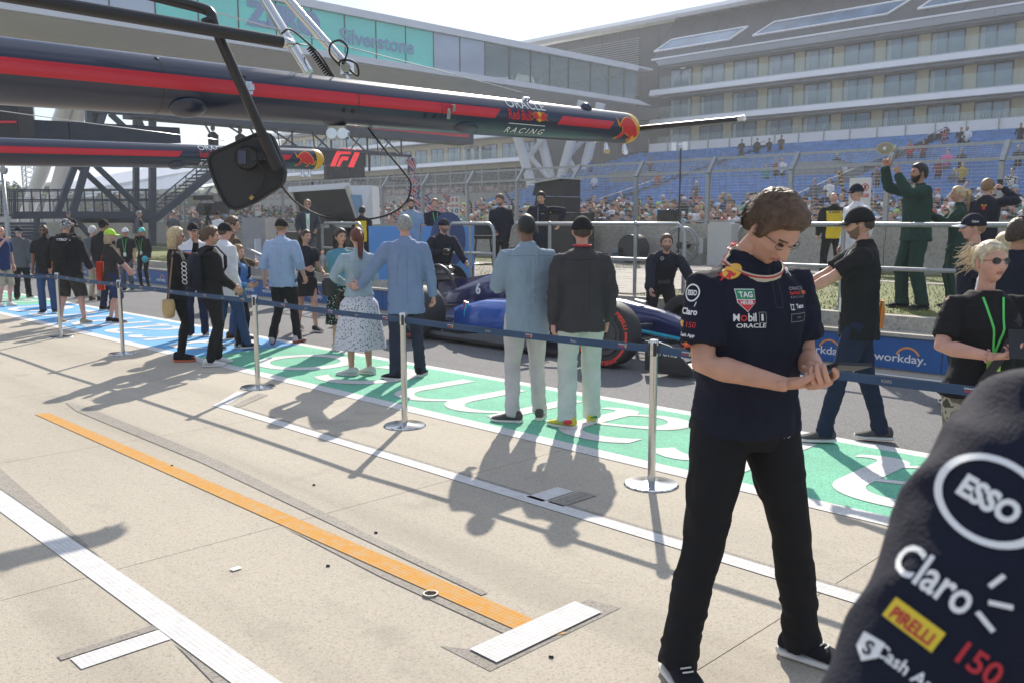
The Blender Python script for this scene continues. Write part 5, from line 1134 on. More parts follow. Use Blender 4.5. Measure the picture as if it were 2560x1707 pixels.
    if cap:                              # (material, turned degrees, brim material)
        cm, ct = cap[0], cap[1]; rc = Matrix.Rotation(R(ct), 3, 'Z'); a2, e2_ = head_dirs(64, 40); ed = 20-8*np.cos(np.radians(a2)); t_ = smoothstep(-1.5, 1.5, e2_-ed+10*0); up_ = np.where(e2_ > ed, 1, 0)
        r = 1/np.sqrt((np.sin(np.radians(a2))*np.cos(np.radians(e2_))/.090)**2+(np.cos(np.radians(a2))*np.cos(np.radians(e2_))/.112)**2+(np.sin(np.radians(e2_))/.130)**2); keep = e2_ > 8; p = head_pt(a2, np.maximum(e2_, 10), r*np.where(e2_ > 8, 1, .8)); p[:, 1] -= .004
        co = MB().add([H(*(rc @ Vector(q))) for q in p], gridf(64, 40)).build('cap', cm, root, smooth=True)
        br_ = MB(); vs = []; 
        for i in range(9):
            an = R(-52+13*i); x1, y1 = math.sin(an)*.086, math.cos(an)*.104-.004; ext = .075*math.cos(an*1.25)+.004; bend = -.016*abs(math.sin(an))-.0
            for z_ in (.0, .004): vs += [(x1, y1, .024+z_+bend*.3), (x1*1.02, y1+ext, .012+z_+bend)]
        fs = []
        for i in range(8): b0 = i*4; fs += [(b0, b0+1, b0+5, b0+4), (b0+2, b0+6, b0+7, b0+3), (b0+1, b0+3, b0+7, b0+5)]
        br_.add([H(*(rc @ Vector(q))) for q in vs], fs).build('brim', cap[2] if len(cap) > 2 else cm, co, smooth=True, edge=40); MB().ell(H(0, -.002, .128), (.007*k,)*3, 8, 6).build('button', cm, co)
        P.capm = lambda a, b, L: H(*(rc @ Vector((a*.9, .1, b))))
    if glasses:
        gm = MB(); fr_ = MB()
        for s in (1, -1):
            c = (s*.031, .094, .010); ring = []
            for i in range(17): an = 2*math.pi*i/16; ring.append(H(c[0]+.023*math.cos(an), c[1]-.010*abs(s*(c[0]+.023*math.cos(an)))/.05*.8-.0, c[2]+.017*math.sin(an)))
            if glasses == 'sun': gm.add(ring[:16]+[q+Rh @ V(0, .004, 0) for q in ring[:16]], [tuple(range(16)), tuple(range(31, 15, -1))]+[(i, (i+1) % 16, 16+(i+1) % 16, 16+i) for i in range(16)])
            fr_.tube(ring, .0013*k if glasses != 'sun' else .0022*k, 6); fr_.tube([H(s*.054, .078, .014), H(s*.070, .04, .012), H(s*.075, -.005, .008)], .0015*k, 6)
        fr_.tube([H(-.009, .098, .014), H(0, .101, .016), H(.009, .098, .014)], .0016*k, 6)
        if gm.v: fr_.v, fr_.f, fr_.m = fr_.v+gm.v, fr_.f+[tuple(i+len(fr_.v) for i in q) for q in gm.f], fr_.m+[1]*len(gm.f)
        fr_.build('sunglasses' if glasses == 'sun' else 'glasses', [mat('glasses_frame', (.05, .035, .02), .3), M_GLASS], root, smooth=True)
    if eyes and glasses != 'sun':
        for s in (1, -1): q = H(s*.030, .083, .009); MB().ell(q, (.0125*hk, .009*hk, .0075*hk if pitch < 25 else .004*hk), 12, 8, Rh).build('eye', M_EYEW if pitch < 25 else M_IRIS, root, smooth=True) if hi else None; MB().ell(H(s*.030, .0885, .009), (.0062*hk if hi else .0095*hk, .005*hk, .0058*hk if pitch < 25 else .002), 10, 6, Rh).build('eye', M_IRIS, root, smooth=True)
    P.X, P.Y, P.rt = X, Yv, Rt
    PEOPLE.append(P); return P
def decal(P, items, c, dirn, up, name='print', fine=.03, off=.0025, bvh=None, parent=None):
    """press flat shapes on the garment: c is a point in front of it in body units, dirn the pressing direction"""
    c = P.V(*c); d = Vector(dirn).normalized(); up = Vector(up); up = (up-d*up.dot(d)).normalized(); x = d.cross(up); k = P.k; tb = bvh or P.tb
    def fn(a, b, L):
        o = c+x*a*k+up*b*k; h_, n_, i_, q_ = tb.ray_cast(o, d)
        return None if h_ is None or q_ > .6 else h_-d*(off+.0009*L)
    return place2d(items, fn, name, parent or P.top, fine)
def worn(P, mb, name, m, label, cat, smooth=True, group=None, world=False):   # a carried thing of its own, given in body units
    if not world: mb.v = [tuple(P.M @ (Vector(q)*P.k)) for q in mb.v]
    c = sum((Vector(q) for q in mb.v), Vector())/len(mb.v); z = min(q[2] for q in mb.v); c.z = z; mb.v = [tuple(Vector(q)-c) for q in mb.v]
    o = mb.build(name, m, None, smooth=smooth, edge=45); o.location = c; return tag(o, label, cat, group)
def lanyard(P, c1=None, card=None, z=.18, mcol=None):
    mc = mcol or mat('lanyard_green', (.10, .62, .12), .6); k = P.k; y = 1; tb = P.tb; mb = MB(); w = .008
    def hit(x, zz): h_, n_, i_, q_ = tb.ray_cast(P.T(x, .5, zz), P.rt @ Vector((0, -1, 0))); return (h_+P.rt @ Vector((0, .004, 0))) if h_ else None
    for s in (1, -1):
        pts = [hit(s*(.055*(1-t)+.004*t), .50*(1-t)+z*t) for t in np.linspace(0, 1, 12)]; pts = [p for p in pts if p]
        for a, b in zip(pts[:-1], pts[1:]): mb.beam(a, b, .012*k, .002, P.rt @ Vector((0, 1, 0)))
    o = mb.build('lanyard', mc, P.root)
    if card:
        p = hit(0, z-.05); 
        if p: MB().box(p+Vector((0, .003, 0)), (.075*k, .003, .105*k)).build('pass_card', card, o)
    return o
# ------------------------------------------------------------------ the cast
C_NAVY = cloth('team_navy', (.012, .014, .028)); C_BLACK = cloth('black', (.014, .014, .016)); C_CHAR = cloth('charcoal', (.05, .047, .052)); C_JEAN = cloth('dark_jeans', (.018, .026, .055), bscale=500, bump=.4)
C_BJEAN = cloth('blue_jeans', (.04, .08, .17), bump=.4); C_DGREEN = cloth('dark_green', (.018, .05, .04)); C_GREY = cloth('grey', (.10, .105, .12)); C_WHITE = cloth('white', (.70, .70, .73)); C_BEIGE = cloth('beige', (.42, .36, .26))
C_YELLOW = cloth('yellow', (.75, .52, .03)); C_BROWN = cloth('brown_tweed', (.10, .065, .042), var=.35, scale=160)
SH_W = cloth('shoe_white', (.68, .67, .66)); SH_B = cloth('shoe_black', (.015, .015, .02)); SH_G = cloth('shoe_grey', (.09, .085, .085)); SH_T = cloth('shoe_tan', (.38, .30, .22))
def printed(name, a, b, sc, th=.5, kind='voronoi', third=None):
    m = bpy.data.materials.new(name); m.use_nodes = True; t = m.node_tree; p = t.nodes['Principled BSDF']; p.inputs['Roughness'].default_value = .85; p.inputs['Specular IOR Level'].default_value = .2; c = N(t, 'ShaderNodeTexCoord')
    x = N(t, 'ShaderNodeTexVoronoi' if kind == 'voronoi' else 'ShaderNodeTexNoise'); x.inputs['Scale'].default_value = sc; r = N(t, 'ShaderNodeValToRGB'); r.color_ramp.interpolation = 'CONSTANT'; r.color_ramp.elements[0].color = (*a, 1); r.color_ramp.elements[1].position = th; r.color_ramp.elements[1].color = (*b, 1)
    if third: e = r.color_ramp.elements.new(th+.08); e.color = (*third, 1)
    t.links.new(c.outputs['Object'], x.inputs['Vector']); t.links.new(x.outputs['Distance' if kind == 'voronoi' else 'Fac'], r.inputs[0]); t.links.new(r.outputs[0], p.inputs['Base Color']); return m
FLORAL = printed('floral_cloth', (.03, .05, .14), (.62, .62, .66), 42, .30); DOTS = printed('dotted_cloth', (.6, .62, .5), (.015, .03, .025), 34, .26); CAMO = printed('camo_cloth', (.16, .15, .11), (.38, .36, .29), 11, .5, 'noise', (.07, .07, .05)); DCAMO = printed('dark_camo_cloth', (.03, .03, .022), (.05, .045, .035), 12, .5, 'noise', (.018, .016, .014))
CARD = mat('pass_card', (.7, .72, .66), .4)
# --- young man with the phone
M = person('young man in a dark navy team polo looking down at the phone in his hands', 1880, 3.32, 161, h=1.91, g=1.13, top=('polo', C_NAVY), bottom=('trousers', C_BLACK, .98), shoes=(SH_B, M_SOLEW), hair=('mid', 'brown'), skin='light', hemz=-.06,
           side=2, rh=(.045, .27, 1.10), lh=(-.095, .29, 1.11), re=(1, -.25, -.9), le=(-.4, -.5, -1), rf=(.275, .04), lf=(-.25, .05), toe=(4, -34), pitch=42, yaw=12, lean=3, glasses='clear', hi=1, vox=.0125, curl=(34, 40), rp=(-.1, .1, 1), lp=(.3, -.1, 1), rd=(-1, .35, .08), ld=(.75, .75, -.05))
Yn, Un = (0, -1, 0), (0, 0, 1)
def front(x, z, items, name='print', P=M, **k): return decal(P, items, (x, .55, z), (0, -1, 0), (0, 0, 1), name, **k)
TAG = [(-.042, .05), (.042, .05), (.040, -.012), (0, -.055), (-.040, -.012)]
sc_ = lambda pts, s: ([(a*s, b*s) for a, b in pts], [tuple(range(len(pts)))])
front(.105, 1.362, [(sc_(TAG, .72), WHITE_P), (sc_([(-.042, .05), (.042, .05), (.0415, .004), (-.0415, .004)], .67), GREEN_P), (sc_([(-.0415, 0), (.0415, 0), (.040, -.012), (0, -.055), (-.040, -.012)], .67), RED_P), (mv(fit2d('TAG', .042, .019, bold=.03), 0, .018), WHITE_P), (mv(fit2d('HEUER', .040, .013, bold=.03), 0, -.008), WHITE_P)], 'chest_badge')
front(.095, 1.305, [(mv(fit2d('M', .020, .024, bold=.02), -.047, 0), WHITE_P), (mv(ring2d(.006, .010, n=16), -.024, -.002), RED_P), (mv(fit2d('bil', .027, .028, bold=.02), .003, .001), WHITE_P), (mv(fit2d('1', .008, .022, bold=.03), .036, 0), WHITE_P), (mv(rect2d(.024, .0015), .036, .017), GREY_P), (mv(rect2d(.024, .0015), .036, -.017), GREY_P), (mv(rect2d(.0015, .034), .024, 0), GREY_P), (mv(rect2d(.0015, .034), .048, 0), GREY_P)])
front(.092, 1.278, [(fit2d('ORACLE', .098, .015, bold=.02), WHITE_P)])
front(-.105, 1.395, [(fit2d('ORACLE', .07, .011, bold=.01), GREY_P)]); front(-.105, 1.380, [(mv(fit2d('Red Bull', .045, .011, bold=.03), -.012, 0), RED_P)]+[(mv(sh, .03, 0), m) for sh, m in bulls_badge(.03, RED_P, YEL_P)]); front(-.105, 1.366, [(fit2d('RACING', .066, .007, space=1.5), GREY_P)])
front(-.10, 1.335, [(mv(fit2d('Tezos', .046, .015, bold=.03), .014, 0), WHITE_P), (mv(fit2d('tz', .02, .024), -.03, 0), WHITE_P)]); front(-.10, 1.298, [(fit2d('JACK', .022, .007), GREY_P), (mv(rect2d(.085, .0015), 0, .013), GREY_P), (mv(rect2d(.085, .0015), 0, -.013), GREY_P), (mv(rect2d(.0015, .026), .042, 0), GREY_P), (mv(rect2d(.0015, .026), -.042, 0), GREY_P)])
front(-.10, 1.462, [(mv(bull(.05, WHITE_P)[0][0], 0, 0, 1, 60), WHITE_P)], 'emblem')
decal(M, [(disc2d(.030), YEL_P)]+[(mv(sh, -.022, -.008), m) for sh, m in bull(.062, RED_P)], (.125, .3, 1.74), (0, -.62, -.8), (0, -.6, 1), 'shoulder_emblem', bvh=M.tb)
# sleeve prints, seen from the man's right front
sd_ = Vector((-.72, -.69, 0)); 
def sleeve(z, items, dx=0): return decal(M, items, (.22+.5*.72+dx*.69, .02+.5*.69-dx*.72, z), sd_, (0, 0, 1), 'sleeve_print', fine=.012)
sleeve(1.385, [(ring2d(.024, .029, n=30), WHITE_P), (fit2d('ESSO', .036, .018, bold=.04), WHITE_P)]); sleeve(1.325, [(fit2d('Claro', .06, .022, bold=.03), WHITE_P), (mv(rect2d(.003, .016), .02, .024, 1, -20), WHITE_P)]); sleeve(1.283, [(mv(rect2d(.022, .022), -.03, 0), YEL_P), (mv(fit2d('150', .034, .018), .012, 0), RED_P)])
sleeve(1.248, [(fit2d('Cash App', .06, .014, bold=.03), WHITE_P)]); sleeve(1.212, [(sh, m) for sh, m in bull(.038, RED_P, YEL_P)]); sleeve(1.178, [(fit2d('Red Bull', .062, .020, bold=.04), RED_P)])
decal(M, bull(.03, WHITE_P), (-.16, .5, .88), (.15, -1, 0), (0, 0, 1), 'pocket_emblem', bvh=BVHTree.FromPolygons([tuple(v.co) for v in M.bot.data.vertices], [tuple(p.vertices) for p in M.bot.data.polygons]), parent=M.bot)
# collar lanyard and phone
lan = MB(); cp_ = []
for i in range(33):
    an = 2*math.pi*i/32; q = M.T(0, 0, .532-.05*math.cos(an)); dv = M.rt @ Vector((math.sin(an), math.cos(an), 0)); h_ = M.tb.ray_cast(q+dv*.4, -dv)[0]; r_ = min((h_-q).length if h_ else .1, .112); cp_.append(q+dv*(r_+.003))
for a, b in zip(cp_[:-1], cp_[1:]): lan.beam(a, b, .034, .003, M.rt @ ((a+b)/2-M.T(0, 0, .5)).normalized())
lo = lan.build('neck_strap', mat('strap_cream', (.55, .50, .38), .6), M.root); l2 = MB(); 
for a, b in zip(cp_[:-1], cp_[1:]):
    c0 = M.T(0, 0, .53); da = (a-c0)*.035; db = (b-c0)*.035; l2.beam(a+da+Vector((0, 0, .010)), b+db+Vector((0, 0, .010)), .007, .002, ((a+b)/2-c0).normalized())
l2.build('strap_red_edge', mat('strap_red', (.5, .03, .05), .6), lo)
M_PHONE = mat('phone_black', (.012, .012, .014), .5, coat=0)
def phone(P, c, rot, label, size=(.075, .15, .009)):
    o = MB().box((0, 0, 0), size).build('phone', M_PHONE); q = P.M @ (Vector(c)*P.k); o.location = q; o.rotation_euler = (R(rot[0]), R(rot[1]), YAW+R(rot[2])); return tag(o, label, 'phone')
phone(M, (-.135, .355, 1.16), (-6, -20, -62), 'dark phone held in both hands by the young man in front', (.078, .158, .011))
# --- right half, from front to back
K = person('blonde woman with sunglasses in a black t-shirt and camouflage trousers holding a phone', 2478, 4.62, 182, h=1.66, g=1.25, fem=1, skin='pink', top=('tee', C_BLACK), bottom=('trousers', CAMO, 1.05), shoes=(SH_W, None), hair=('bun', 'pale'), glasses='sun', rh=(.09, .28, 1.15), lh=(-.07, .30, 1.17), re=(1, -.3, -.8), le=(-1, -.3, -.8), yaw=12, pitch=-2, curl=(35, 40), rp=(-.2, .2, 1), lp=(.2, .2, 1), rd=(-1, .3, .1), ld=(.8, .6, .1), hi=1, vox=.013, hemz=-.06)
lanyard(K, card=mat('pass_lime', (.45, .75, .12), .5), z=.20); phone(K, (.0, .37, 1.23), (60, 0, -20), 'black phone in the hands of the blonde woman')
hs = MB(); rg = random.Random(6)
for i in range(150):
    a0 = rg.uniform(90, 270); rr = R(a0); x0, y0 = math.sin(rr)*.08, math.cos(rr)*.09; z0_ = rg.uniform(-.02, .1); out_ = rg.uniform(.02, .09); w_ = Vector((.0013, 0, .0008))
    p = [Vector((x0, y0, z0_)), Vector((x0*1.25+.01, y0*1.1, z0_+rg.uniform(-.02, .02))), Vector((x0*1.3+out_, y0*1.2-out_*.3, z0_-rg.uniform(-.02, .07)))]
    hs.add([K.H(*(q+e)) for q in p for e in (-w_, w_)], [(0, 1, 3, 2), (2, 3, 5, 4)])
hs.build('loose_hair', HR['pale'], K.root)
br_ = MB()
for i in range(9): an = 6.28*i/9; c = K.arms[1][2]; l_ = (K.arms[1][2]-K.arms[1][1]).normalized(); x1 = l_.cross(UP).normalized(); y1 = l_.cross(x1); br_.ell(c-l_*.015+(x1*math.cos(an)+y1*math.sin(an))*.030, (.006,)*3, 8, 6)
br_.build('bracelet', mat('pink_beads', (.6, .35, .3), .3, .3), K.root, smooth=True)
worn(K, MB().box((.0, .21, .80), (.26, .09, .20)).box((.0, .258, .86), (.20, .004, .012)), 'handbag', C_BLACK, 'black handbag with a gold zip worn in front by the blonde woman', 'handbag')
st = MB(); 
for a, b in zip([(-.14, .02, 1.42), (-.12, .13, 1.32), (-.04, .165, 1.15), (.08, .17, .98), (.10, .2, .88)], [(-.12, .13, 1.32), (-.04, .165, 1.15), (.08, .17, .98), (.10, .2, .88), (.10, .2, .86)]): st.beam(Vector(a)*K.k, Vector(b)*K.k, .045, .004, Vector((0, 1, 0)))
st.build('bag_strap', C_CHAR, K.root)
GG = person('man in a black polo, jeans, cap and sunglasses walking left', 2160, 6.86, 282, h=1.87, g=1.1, top=('polo', C_BLACK), bottom=('trousers', C_JEAN, .92), shoes=(SH_G, None), hair=('short', 'dbrown'), cap=(C_BLACK, 0), glasses='sun', skin='light', beard='stub', rh=(.08, .50, 1.10), lh=(-.10, .50, 1.08), re=(.6, -.5, -.8), le=(-.6, -.5, -.8), rf=(.10, -.22), lf=(-.06, .22), curl=(55, 55), pitch=5, vox=.0125, toe=(5, -5), rd=(.0, 1, -.3), ld=(.1, 1, -.3))
lanyard(GG, None, CARD, .14, mat("lanyard_pale", (.6, .65, .72), .6))
M_OJ = mat('orange_drink', (.75, .20, .01), .15, coat=.3, spec=.7)
def bottle(P, c, tilt, label, s=1, m=None):
    o = MB().lathe((0, 0, 0), [(.001, 0), (.030*s, .002), (.032*s, .02), (.030*s, .06), (.033*s, .10), (.030*s, .14), (.014*s, .18), (.013*s, .20)], 18).build('bottle', m or M_OJ, smooth=True, edge=50); o.location = P.M @ (Vector(c)*P.k); o.rotation_euler = (R(tilt), 0, YAW); tag(o, label, 'bottle')
    MB().lathe((0, 0, .198*1), [(.015*s, 0), (.015*s, .022), (.001, .023)], 12).build('bottle_cap', mat('orange_cap', (.8, .25, .02), .4), o); return o
bottle(GG, (.09, .60, .88), -4, 'orange drink bottle held low by the man in the black polo', 1.1); bottle(GG, (.16, -.17, .86), 12, 'orange drink bottle in the back pocket of the man in the black polo')
MB().tube([GG.V(.11, .44, 1.12), GG.V(.115, .462, 1.118)], .034, 18).build('watch', M_BLK, GG.root, smooth=True)
FF = person('man in a white shirt and navy cap behind the man in the black polo', 2140, 11.35, 250, h=1.62, z0=.6, top=('shirt', C_WHITE), bottom=('trousers', C_GREY), shoes=(SH_B, None), hair=('crop', 'grey'), cap=(C_NAVY, 0, C_NAVY), glasses='sun', skin='pink')
LL = person('man in a navy cap with a pale brim behind the blonde woman', 2440, 8.2, 285, h=1.83, top=('tee', C_NAVY), bottom=('trousers', C_JEAN), shoes=(SH_B, None), hair=('short', 'ginger'), cap=(C_NAVY, 0, mat('cap_pale_brim', (.55, .57, .62), .7)), glasses='sun', skin='pink')
place2d([(fit2d('Cashner', .06, .02, bold=.02), WHITE_P)], lambda a, b, L: LL.H(-.088-.001*L, .0-a, .055+b), 'cap_print', LL.root)
MM = person('bearded man with a black headset at the right edge of the view', 2548, 6.7, 70, h=1.78, g=1.1, top=('jacket', C_NAVY), bottom=('trousers', C_BLACK), shoes=(SH_B, None), hair=('short', 'dbrown'), beard='dbrown', skin='tan')
hp_ = MB(); arc_ = [MM.H(.088*math.sin(t), -.005, .03+.108*math.cos(t)) for t in np.linspace(-1.6, 1.6, 14)]; hp_.tube(arc_, .011, 8)
for s in (1, -1): hp_.ell(MM.H(s*.090, -.005, -.005), (.024, .042, .048), 14, 10, MM.Rh)
tag(worn(MM, hp_, 'headset', M_RUB, 'black headset on the bearded man at the right edge', 'headset', world=False) if 0 else hp_.build('headset', M_RUB, MM.root, smooth=True))
NN = person('person in a white hooded top just behind the blonde woman', 2520, 7.5, 10, h=1.66, fem=1, top=('hoodie', C_WHITE), bottom=('trousers', C_JEAN), shoes=(SH_W, None), hair=('long', 'blonde'), skin='light')
HH = person('tall bearded man in dark green pointing upward with a raised finger', 2292, 11.5, 262, h=1.88, z0=.605, g=1.12, top=('jacket', C_DGREEN), bottom=('trousers', C_DGREEN, 1.15), shoes=(SH_B, M_SOLEB), hair=('short', 'black'), beard='black', skin='tan', rh=(.16, .36, 1.72), lh=(-.10, .34, 1.62), re=(.5, .5, -1), le=(-.6, .6, -1), rd=(0, -.15, 1), ld=(.2, .2, 1), rp=(-1, .3, 0), lp=(1, .2, 0), point=True, curl=(75, 70), pitch=-6, vox=.014, rf=(.14, .05), lf=(-.14, -.05))
II = person('woman with a blonde ponytail in a green jacket beside the tall man', 2395, 11.6, 285, h=1.60, z0=.605, fem=1, top=('jacket', C_DGREEN), bottom=('trousers', C_DGREEN), shoes=(SH_B, M_SOLEB), hair=('pony', 'blonde'), skin='light', rh=(.1, .36, 1.35), lh=(-.1, .38, 1.36))
JJ = person('man in a navy team jacket holding a phone to his face by the fence', 2462, 12.6, 40, h=1.74, z0=.605, top=('jacket', C_NAVY), bottom=('trousers', C_NAVY), shoes=(SH_B, None), hair=('short', 'ginger'), skin='pink', rh=(.16, .26, 1.62), re=(1, .2, -.6), curl=(60, 25))
decal(JJ, [(sc_([(-.02, -.02), (.02, -.02), (.02, .02), (-.02, .02)], 1), RED_P), (mv(fit2d('Bull', .07, .03, bold=.03), 0, .04), YEL_P)], (0, -.6, 1.34), (0, 1, 0), (0, 0, 1)); phone(JJ, (.10, .30, 1.68), (90, 0, 0), 'phone held up by the man in the navy team jacket')
def yel_fn(q): return 1 if (abs(q.x) > .155 or q.z > .44 or q.z < -.10) else 0
SG = person('bald security guard in a yellow and black jacket with his back turned', 2082, 17.2, 4, h=1.70, z0=.605, g=1.15, top=('jacket', [C_YELLOW, C_BLACK], '', yel_fn), bottom=('trousers', C_BLACK), shoes=(SH_B, M_SOLEB), hair=(None, None), skin='pink', rf=(.2, .0), lf=(-.16, 0), rh=(.27, .06, .92), lh=(-.27, .06, .92))
decal(SG, [(mv(fit2d('SHOWSEC', .17, .034, bold=.05), .02, 0), BLACK_P), (mv(disc2d(.02), -.10, 0), BLUE_P)], (0, -.6, 1.36), (0, 1, 0), (0, 0, 1))
ST = person('security steward in a yellow and black jacket beside the white kiosk', 905, 19.2, 8, h=1.46, z0=.605, g=1.1, top=('jacket', [C_YELLOW, C_BLACK], '', yel_fn), bottom=('trousers', C_BLACK), shoes=(SH_B, M_SOLEB), hair=('short', 'black'), skin='brown')
# --- centre
CC = person('man in a pale blue-green shirt and light grey trousers seen from behind', 1318, 7.62, -12, h=1.83, g=1.08, top=('shirt', cloth('teal_shirt', (.25, .33, .40), var=.06, bump=.3)), bottom=('trousers', cloth('pale_grey', (.50, .49, .49)), .95), shoes=(SH_G, M_SOLEW), hair=('crop', 'black'), skin='brown', rh=(.18, .28, 1.12), lh=(-.18, .28, 1.14), re=(.5, -.6, -1), le=(-.5, -.6, -1), rf=(.13, .06), lf=(-.13, -.02), toe=(20, -62), vox=.0115, hemz=-.20)
DD_ = person('man in a charcoal shirt and mint trousers with a black cap seen from behind', 1456, 7.42, -4, h=1.80, g=1.12, top=('shirt', C_CHAR), bottom=('trousers', cloth('mint_trousers', (.56, .61, .56)), 1.15), shoes=(cloth('shoe_yellow', (.65, .55, .08)), M_SOLEW), hair=('short', 'dbrown'), cap=(C_BLACK, 0), skin='pink', lh=(-.23, .03, .89), rh=(.23, .05, .90), rf=(.12, .14), lf=(-.12, -.04), toe=(12, -50), vox=.0115, hemz=-.13)
MB().tube([DD_.T(.07*math.sin(t), -.012+.072*math.cos(t)*1.0, .575) for t in np.linspace(1.6, 4.7, 12)], .009, 6).build('red_neckband', RED_P, DD_.root, smooth=True)
sp = MB(); q = DD_.legs[1][2]; 
for (a, b, cm) in ((.03, .10, 'r'),): 
    for s_, col in ((-1, RED_P), (1, GREEN_P)):
        c = DD_.legs[s_][2]; MB().ell(c+Vector((0, -.055, -.02))*DD_.k, (.043, .034, .024), 14, 8).build('heel_panel', col, DD_.root, smooth=True)
EE = person('balding man in a light blue blazer with an arm around the woman beside him', 1012, 9.78, -14, h=1.84, g=1.08, top=('blazer', cloth('blue_blazer', (.20, .27, .42), var=.06)), bottom=('trousers', cloth('navy_trousers', (.03, .035, .06)), .95), shoes=(SH_B, M_SOLEW), hair=('rec', 'grey'), skin='pink', lh=(-.47, .16, 1.00), le=(-.3, -1, -.3), ld=(-.8, .5, -.1), lp=(0, 1, 0), rh=(.30, .02, .88), rf=(.16, .10), lf=(-.14, -.08), toe=(25, -40), vox=.0125, curl=(30, 10))
F_ = person('woman in a pale denim jacket and long floral skirt with an auburn ponytail', 893, 10.0, -24, h=1.69, fem=1, g=1.05, top=('jacket', cloth('pale_denim', (.33, .42, .47), bump=.35)), bottom=('skirt', FLORAL, 1.15, .33), shoes=(SH_W, M_SOLEW), hair=('pony', 'red'), skin='light', rh=(.02, .24, 1.08), lh=(-.12, .22, 1.10), re=(1, -.4, -.5), le=(-1, -.4, -.5), toe=(-30, -60), hemz=.0, vox=.0125)
G2_ = person('woman with long dark hair in a teal cardigan and dotted dress facing the camera', 848, 12.0, 150, h=1.66, fem=1, top=('sweater', cloth('teal_cardigan', (.10, .26, .34))), bottom=('skirt', DOTS, .55, .38), shoes=(cloth('shoe_cream', (.5, .45, .3)), None), hair=('long', 'dbrown'), skin='light', rh=(-.02, .18, 1.05), lh=(-.1, .2, 1.02), hemz=-.02, yaw=10)
worn(G2_, MB().loft([((.17, .05, z), (w, 0, 0), (0, .06, 0)) for z, w in ((.80, .09), (.84, .13), (1.0, .13), (1.06, .09))], 16, 3), 'handbag', mat('bag_black', (.012, .012, .013), .35), 'black shoulder bag of the dark-haired woman', 'handbag')
worn(F_, MB().loft([((-.13, .20, z), (w, 0, 0), (0, .05, 0)) for z, w in ((.78, .07), (.80, .095), (.93, .09), (1.0, .05))], 16, 3), 'handbag', printed('bag_check', (.02, .018, .016), (.05, .045, .035), 40), 'small dark patterned bag held by the woman in the denim jacket', 'handbag')
HM = person('man in a light blue shirt and black cap walking away', 702, 12.5, 12, h=1.80, g=1.12, top=('shirt', cloth('sky_shirt', (.34, .44, .62), var=.05), 'rolled'), bottom=('trousers', C_BLACK, .85), shoes=(cloth('shoe_red_white', (.62, .5, .5)), mat('sole_red', (.28, .05, .03), .7)), hair=('crop', 'ginger'), cap=(C_BLACK, 0), skin='pink', rf=(.10, .20), lf=(-.08, -.22), rz=(0, .06), lfl=-48, lh=(-.30, .04, .90), rh=(.28, .10, .95), hemz=-.13)
IW = person('smiling woman in a dark team dress walking beside the lane barrier', 762, 14.05, 140, h=1.63, fem=1, top=('tee', C_NAVY), bottom=('skirt', C_BLACK, .35, .62), shoes=(SH_B, M_SOLEW), hair=('pony', 'dbrown'), skin='light', lh=(-.25, .12, 1.02), rh=(.12, .25, 1.10), rf=(.05, -.25), lf=(-.05, .2), yaw=10)
bottle(IW, (-.20, .24, 1.14), 10, 'grey and orange flask carried by the smiling woman', 1.7, mat('flask_grey', (.35, .35, .34), .3, .4))
JS = person('man in a dark suit and sunglasses standing behind the barrier', 770, 19.8, 168, h=1.62, z0=.605, top=('blazer', cloth('suit_grey', (.05, .055, .07))), bottom=('trousers', C_GREY), shoes=(SH_B, None), hair=('short', 'ginger'), glasses='sun', skin='pink', rh=(.22, .18, 1.0), lh=(-.2, .2, 1.02))
decal(JS, [(sc_([(-.05, .20), (.05, .20), (.035, -.2), (-.035, -.2)], 1), WHITE_P)], (0, .6, 1.22), (0, -1, 0), (0, 0, 1), 'shirt_front'); lanyard(JS, None, CARD, .2)
AM = person('mechanic in navy with a reversed cap pushing the rear wing of the car', 1098, 15.1, 150, h=1.82, g=1.08, top=('jacket', C_NAVY), bottom=('trousers', C_BLACK), shoes=(SH_B, M_SOLEB), hair=('crop', 'brown'), cap=(C_NAVY, 180), beard='stub', skin='pink', lean=14, rh=(.12, .34, 1.20), lh=(-.22, .52, 1.04), re=(1, -.3, -.6), yaw=12)
decal(AM, [(fit2d('ACRONIS', .07, .014, bold=.02), TURQ_P)], (-.08, .6, 1.26), (0, -1, 0), (0, 0, 1))
worn(AM, MB().box((.10, .47, 1.22), (.11, .06, .08)).tube([(.10, .5, 1.22), (.10, .58, 1.21)], .032, 14), 'camera', M_BLK, 'small black camera held by the mechanic at the rear wing', 'camera')
DM = person('bearded mechanic with turquoise stripes on his black top bending over the nose', 1655, 12.55, 178, h=1.80, g=1.08, top=('jacket', C_NAVY), bottom=('trousers', C_BLACK), shoes=(SH_B, M_SOLEB), hair=('short', 'brown'), beard='stub', skin='light', lean=42, pz=.88, rh=(.26, .62, .82), lh=(-.34, .58, .82), re=(1, -.2, .0), le=(-1, -.2, 0), pitch=-8, rf=(.2, -.1), lf=(-.2, .1), py=-.05)
decal(DM, [(ring2d(.020, .024), WHITE_P), (mv(rect2d(.003, .022), 0, .010), WHITE_P), (mv(rect2d(.003, .022), .009, -.006, 1, 60), WHITE_P), (mv(rect2d(.003, .022), -.009, -.006, 1, -60), WHITE_P)], (.06, .7, 1.22), (0, -1, 0), (0, 0, 1), 'emblem')
for x in (.13, -.13): decal(DM, [(rect2d(.10, .008), TURQ_P)], (x, .30, 1.75), (0, -.2, -1), (0, 1, 0), 'shoulder_stripe')
for s, x in ((1, .28), (-1, -.28)): decal(DM, [(mv(rect2d(.05, .008), 0, -.018*i), WHITE_P) for i in range(3)], (x, .7, 1.24), (0, -1, 0), (0, 0, 1), 'sleeve_print')
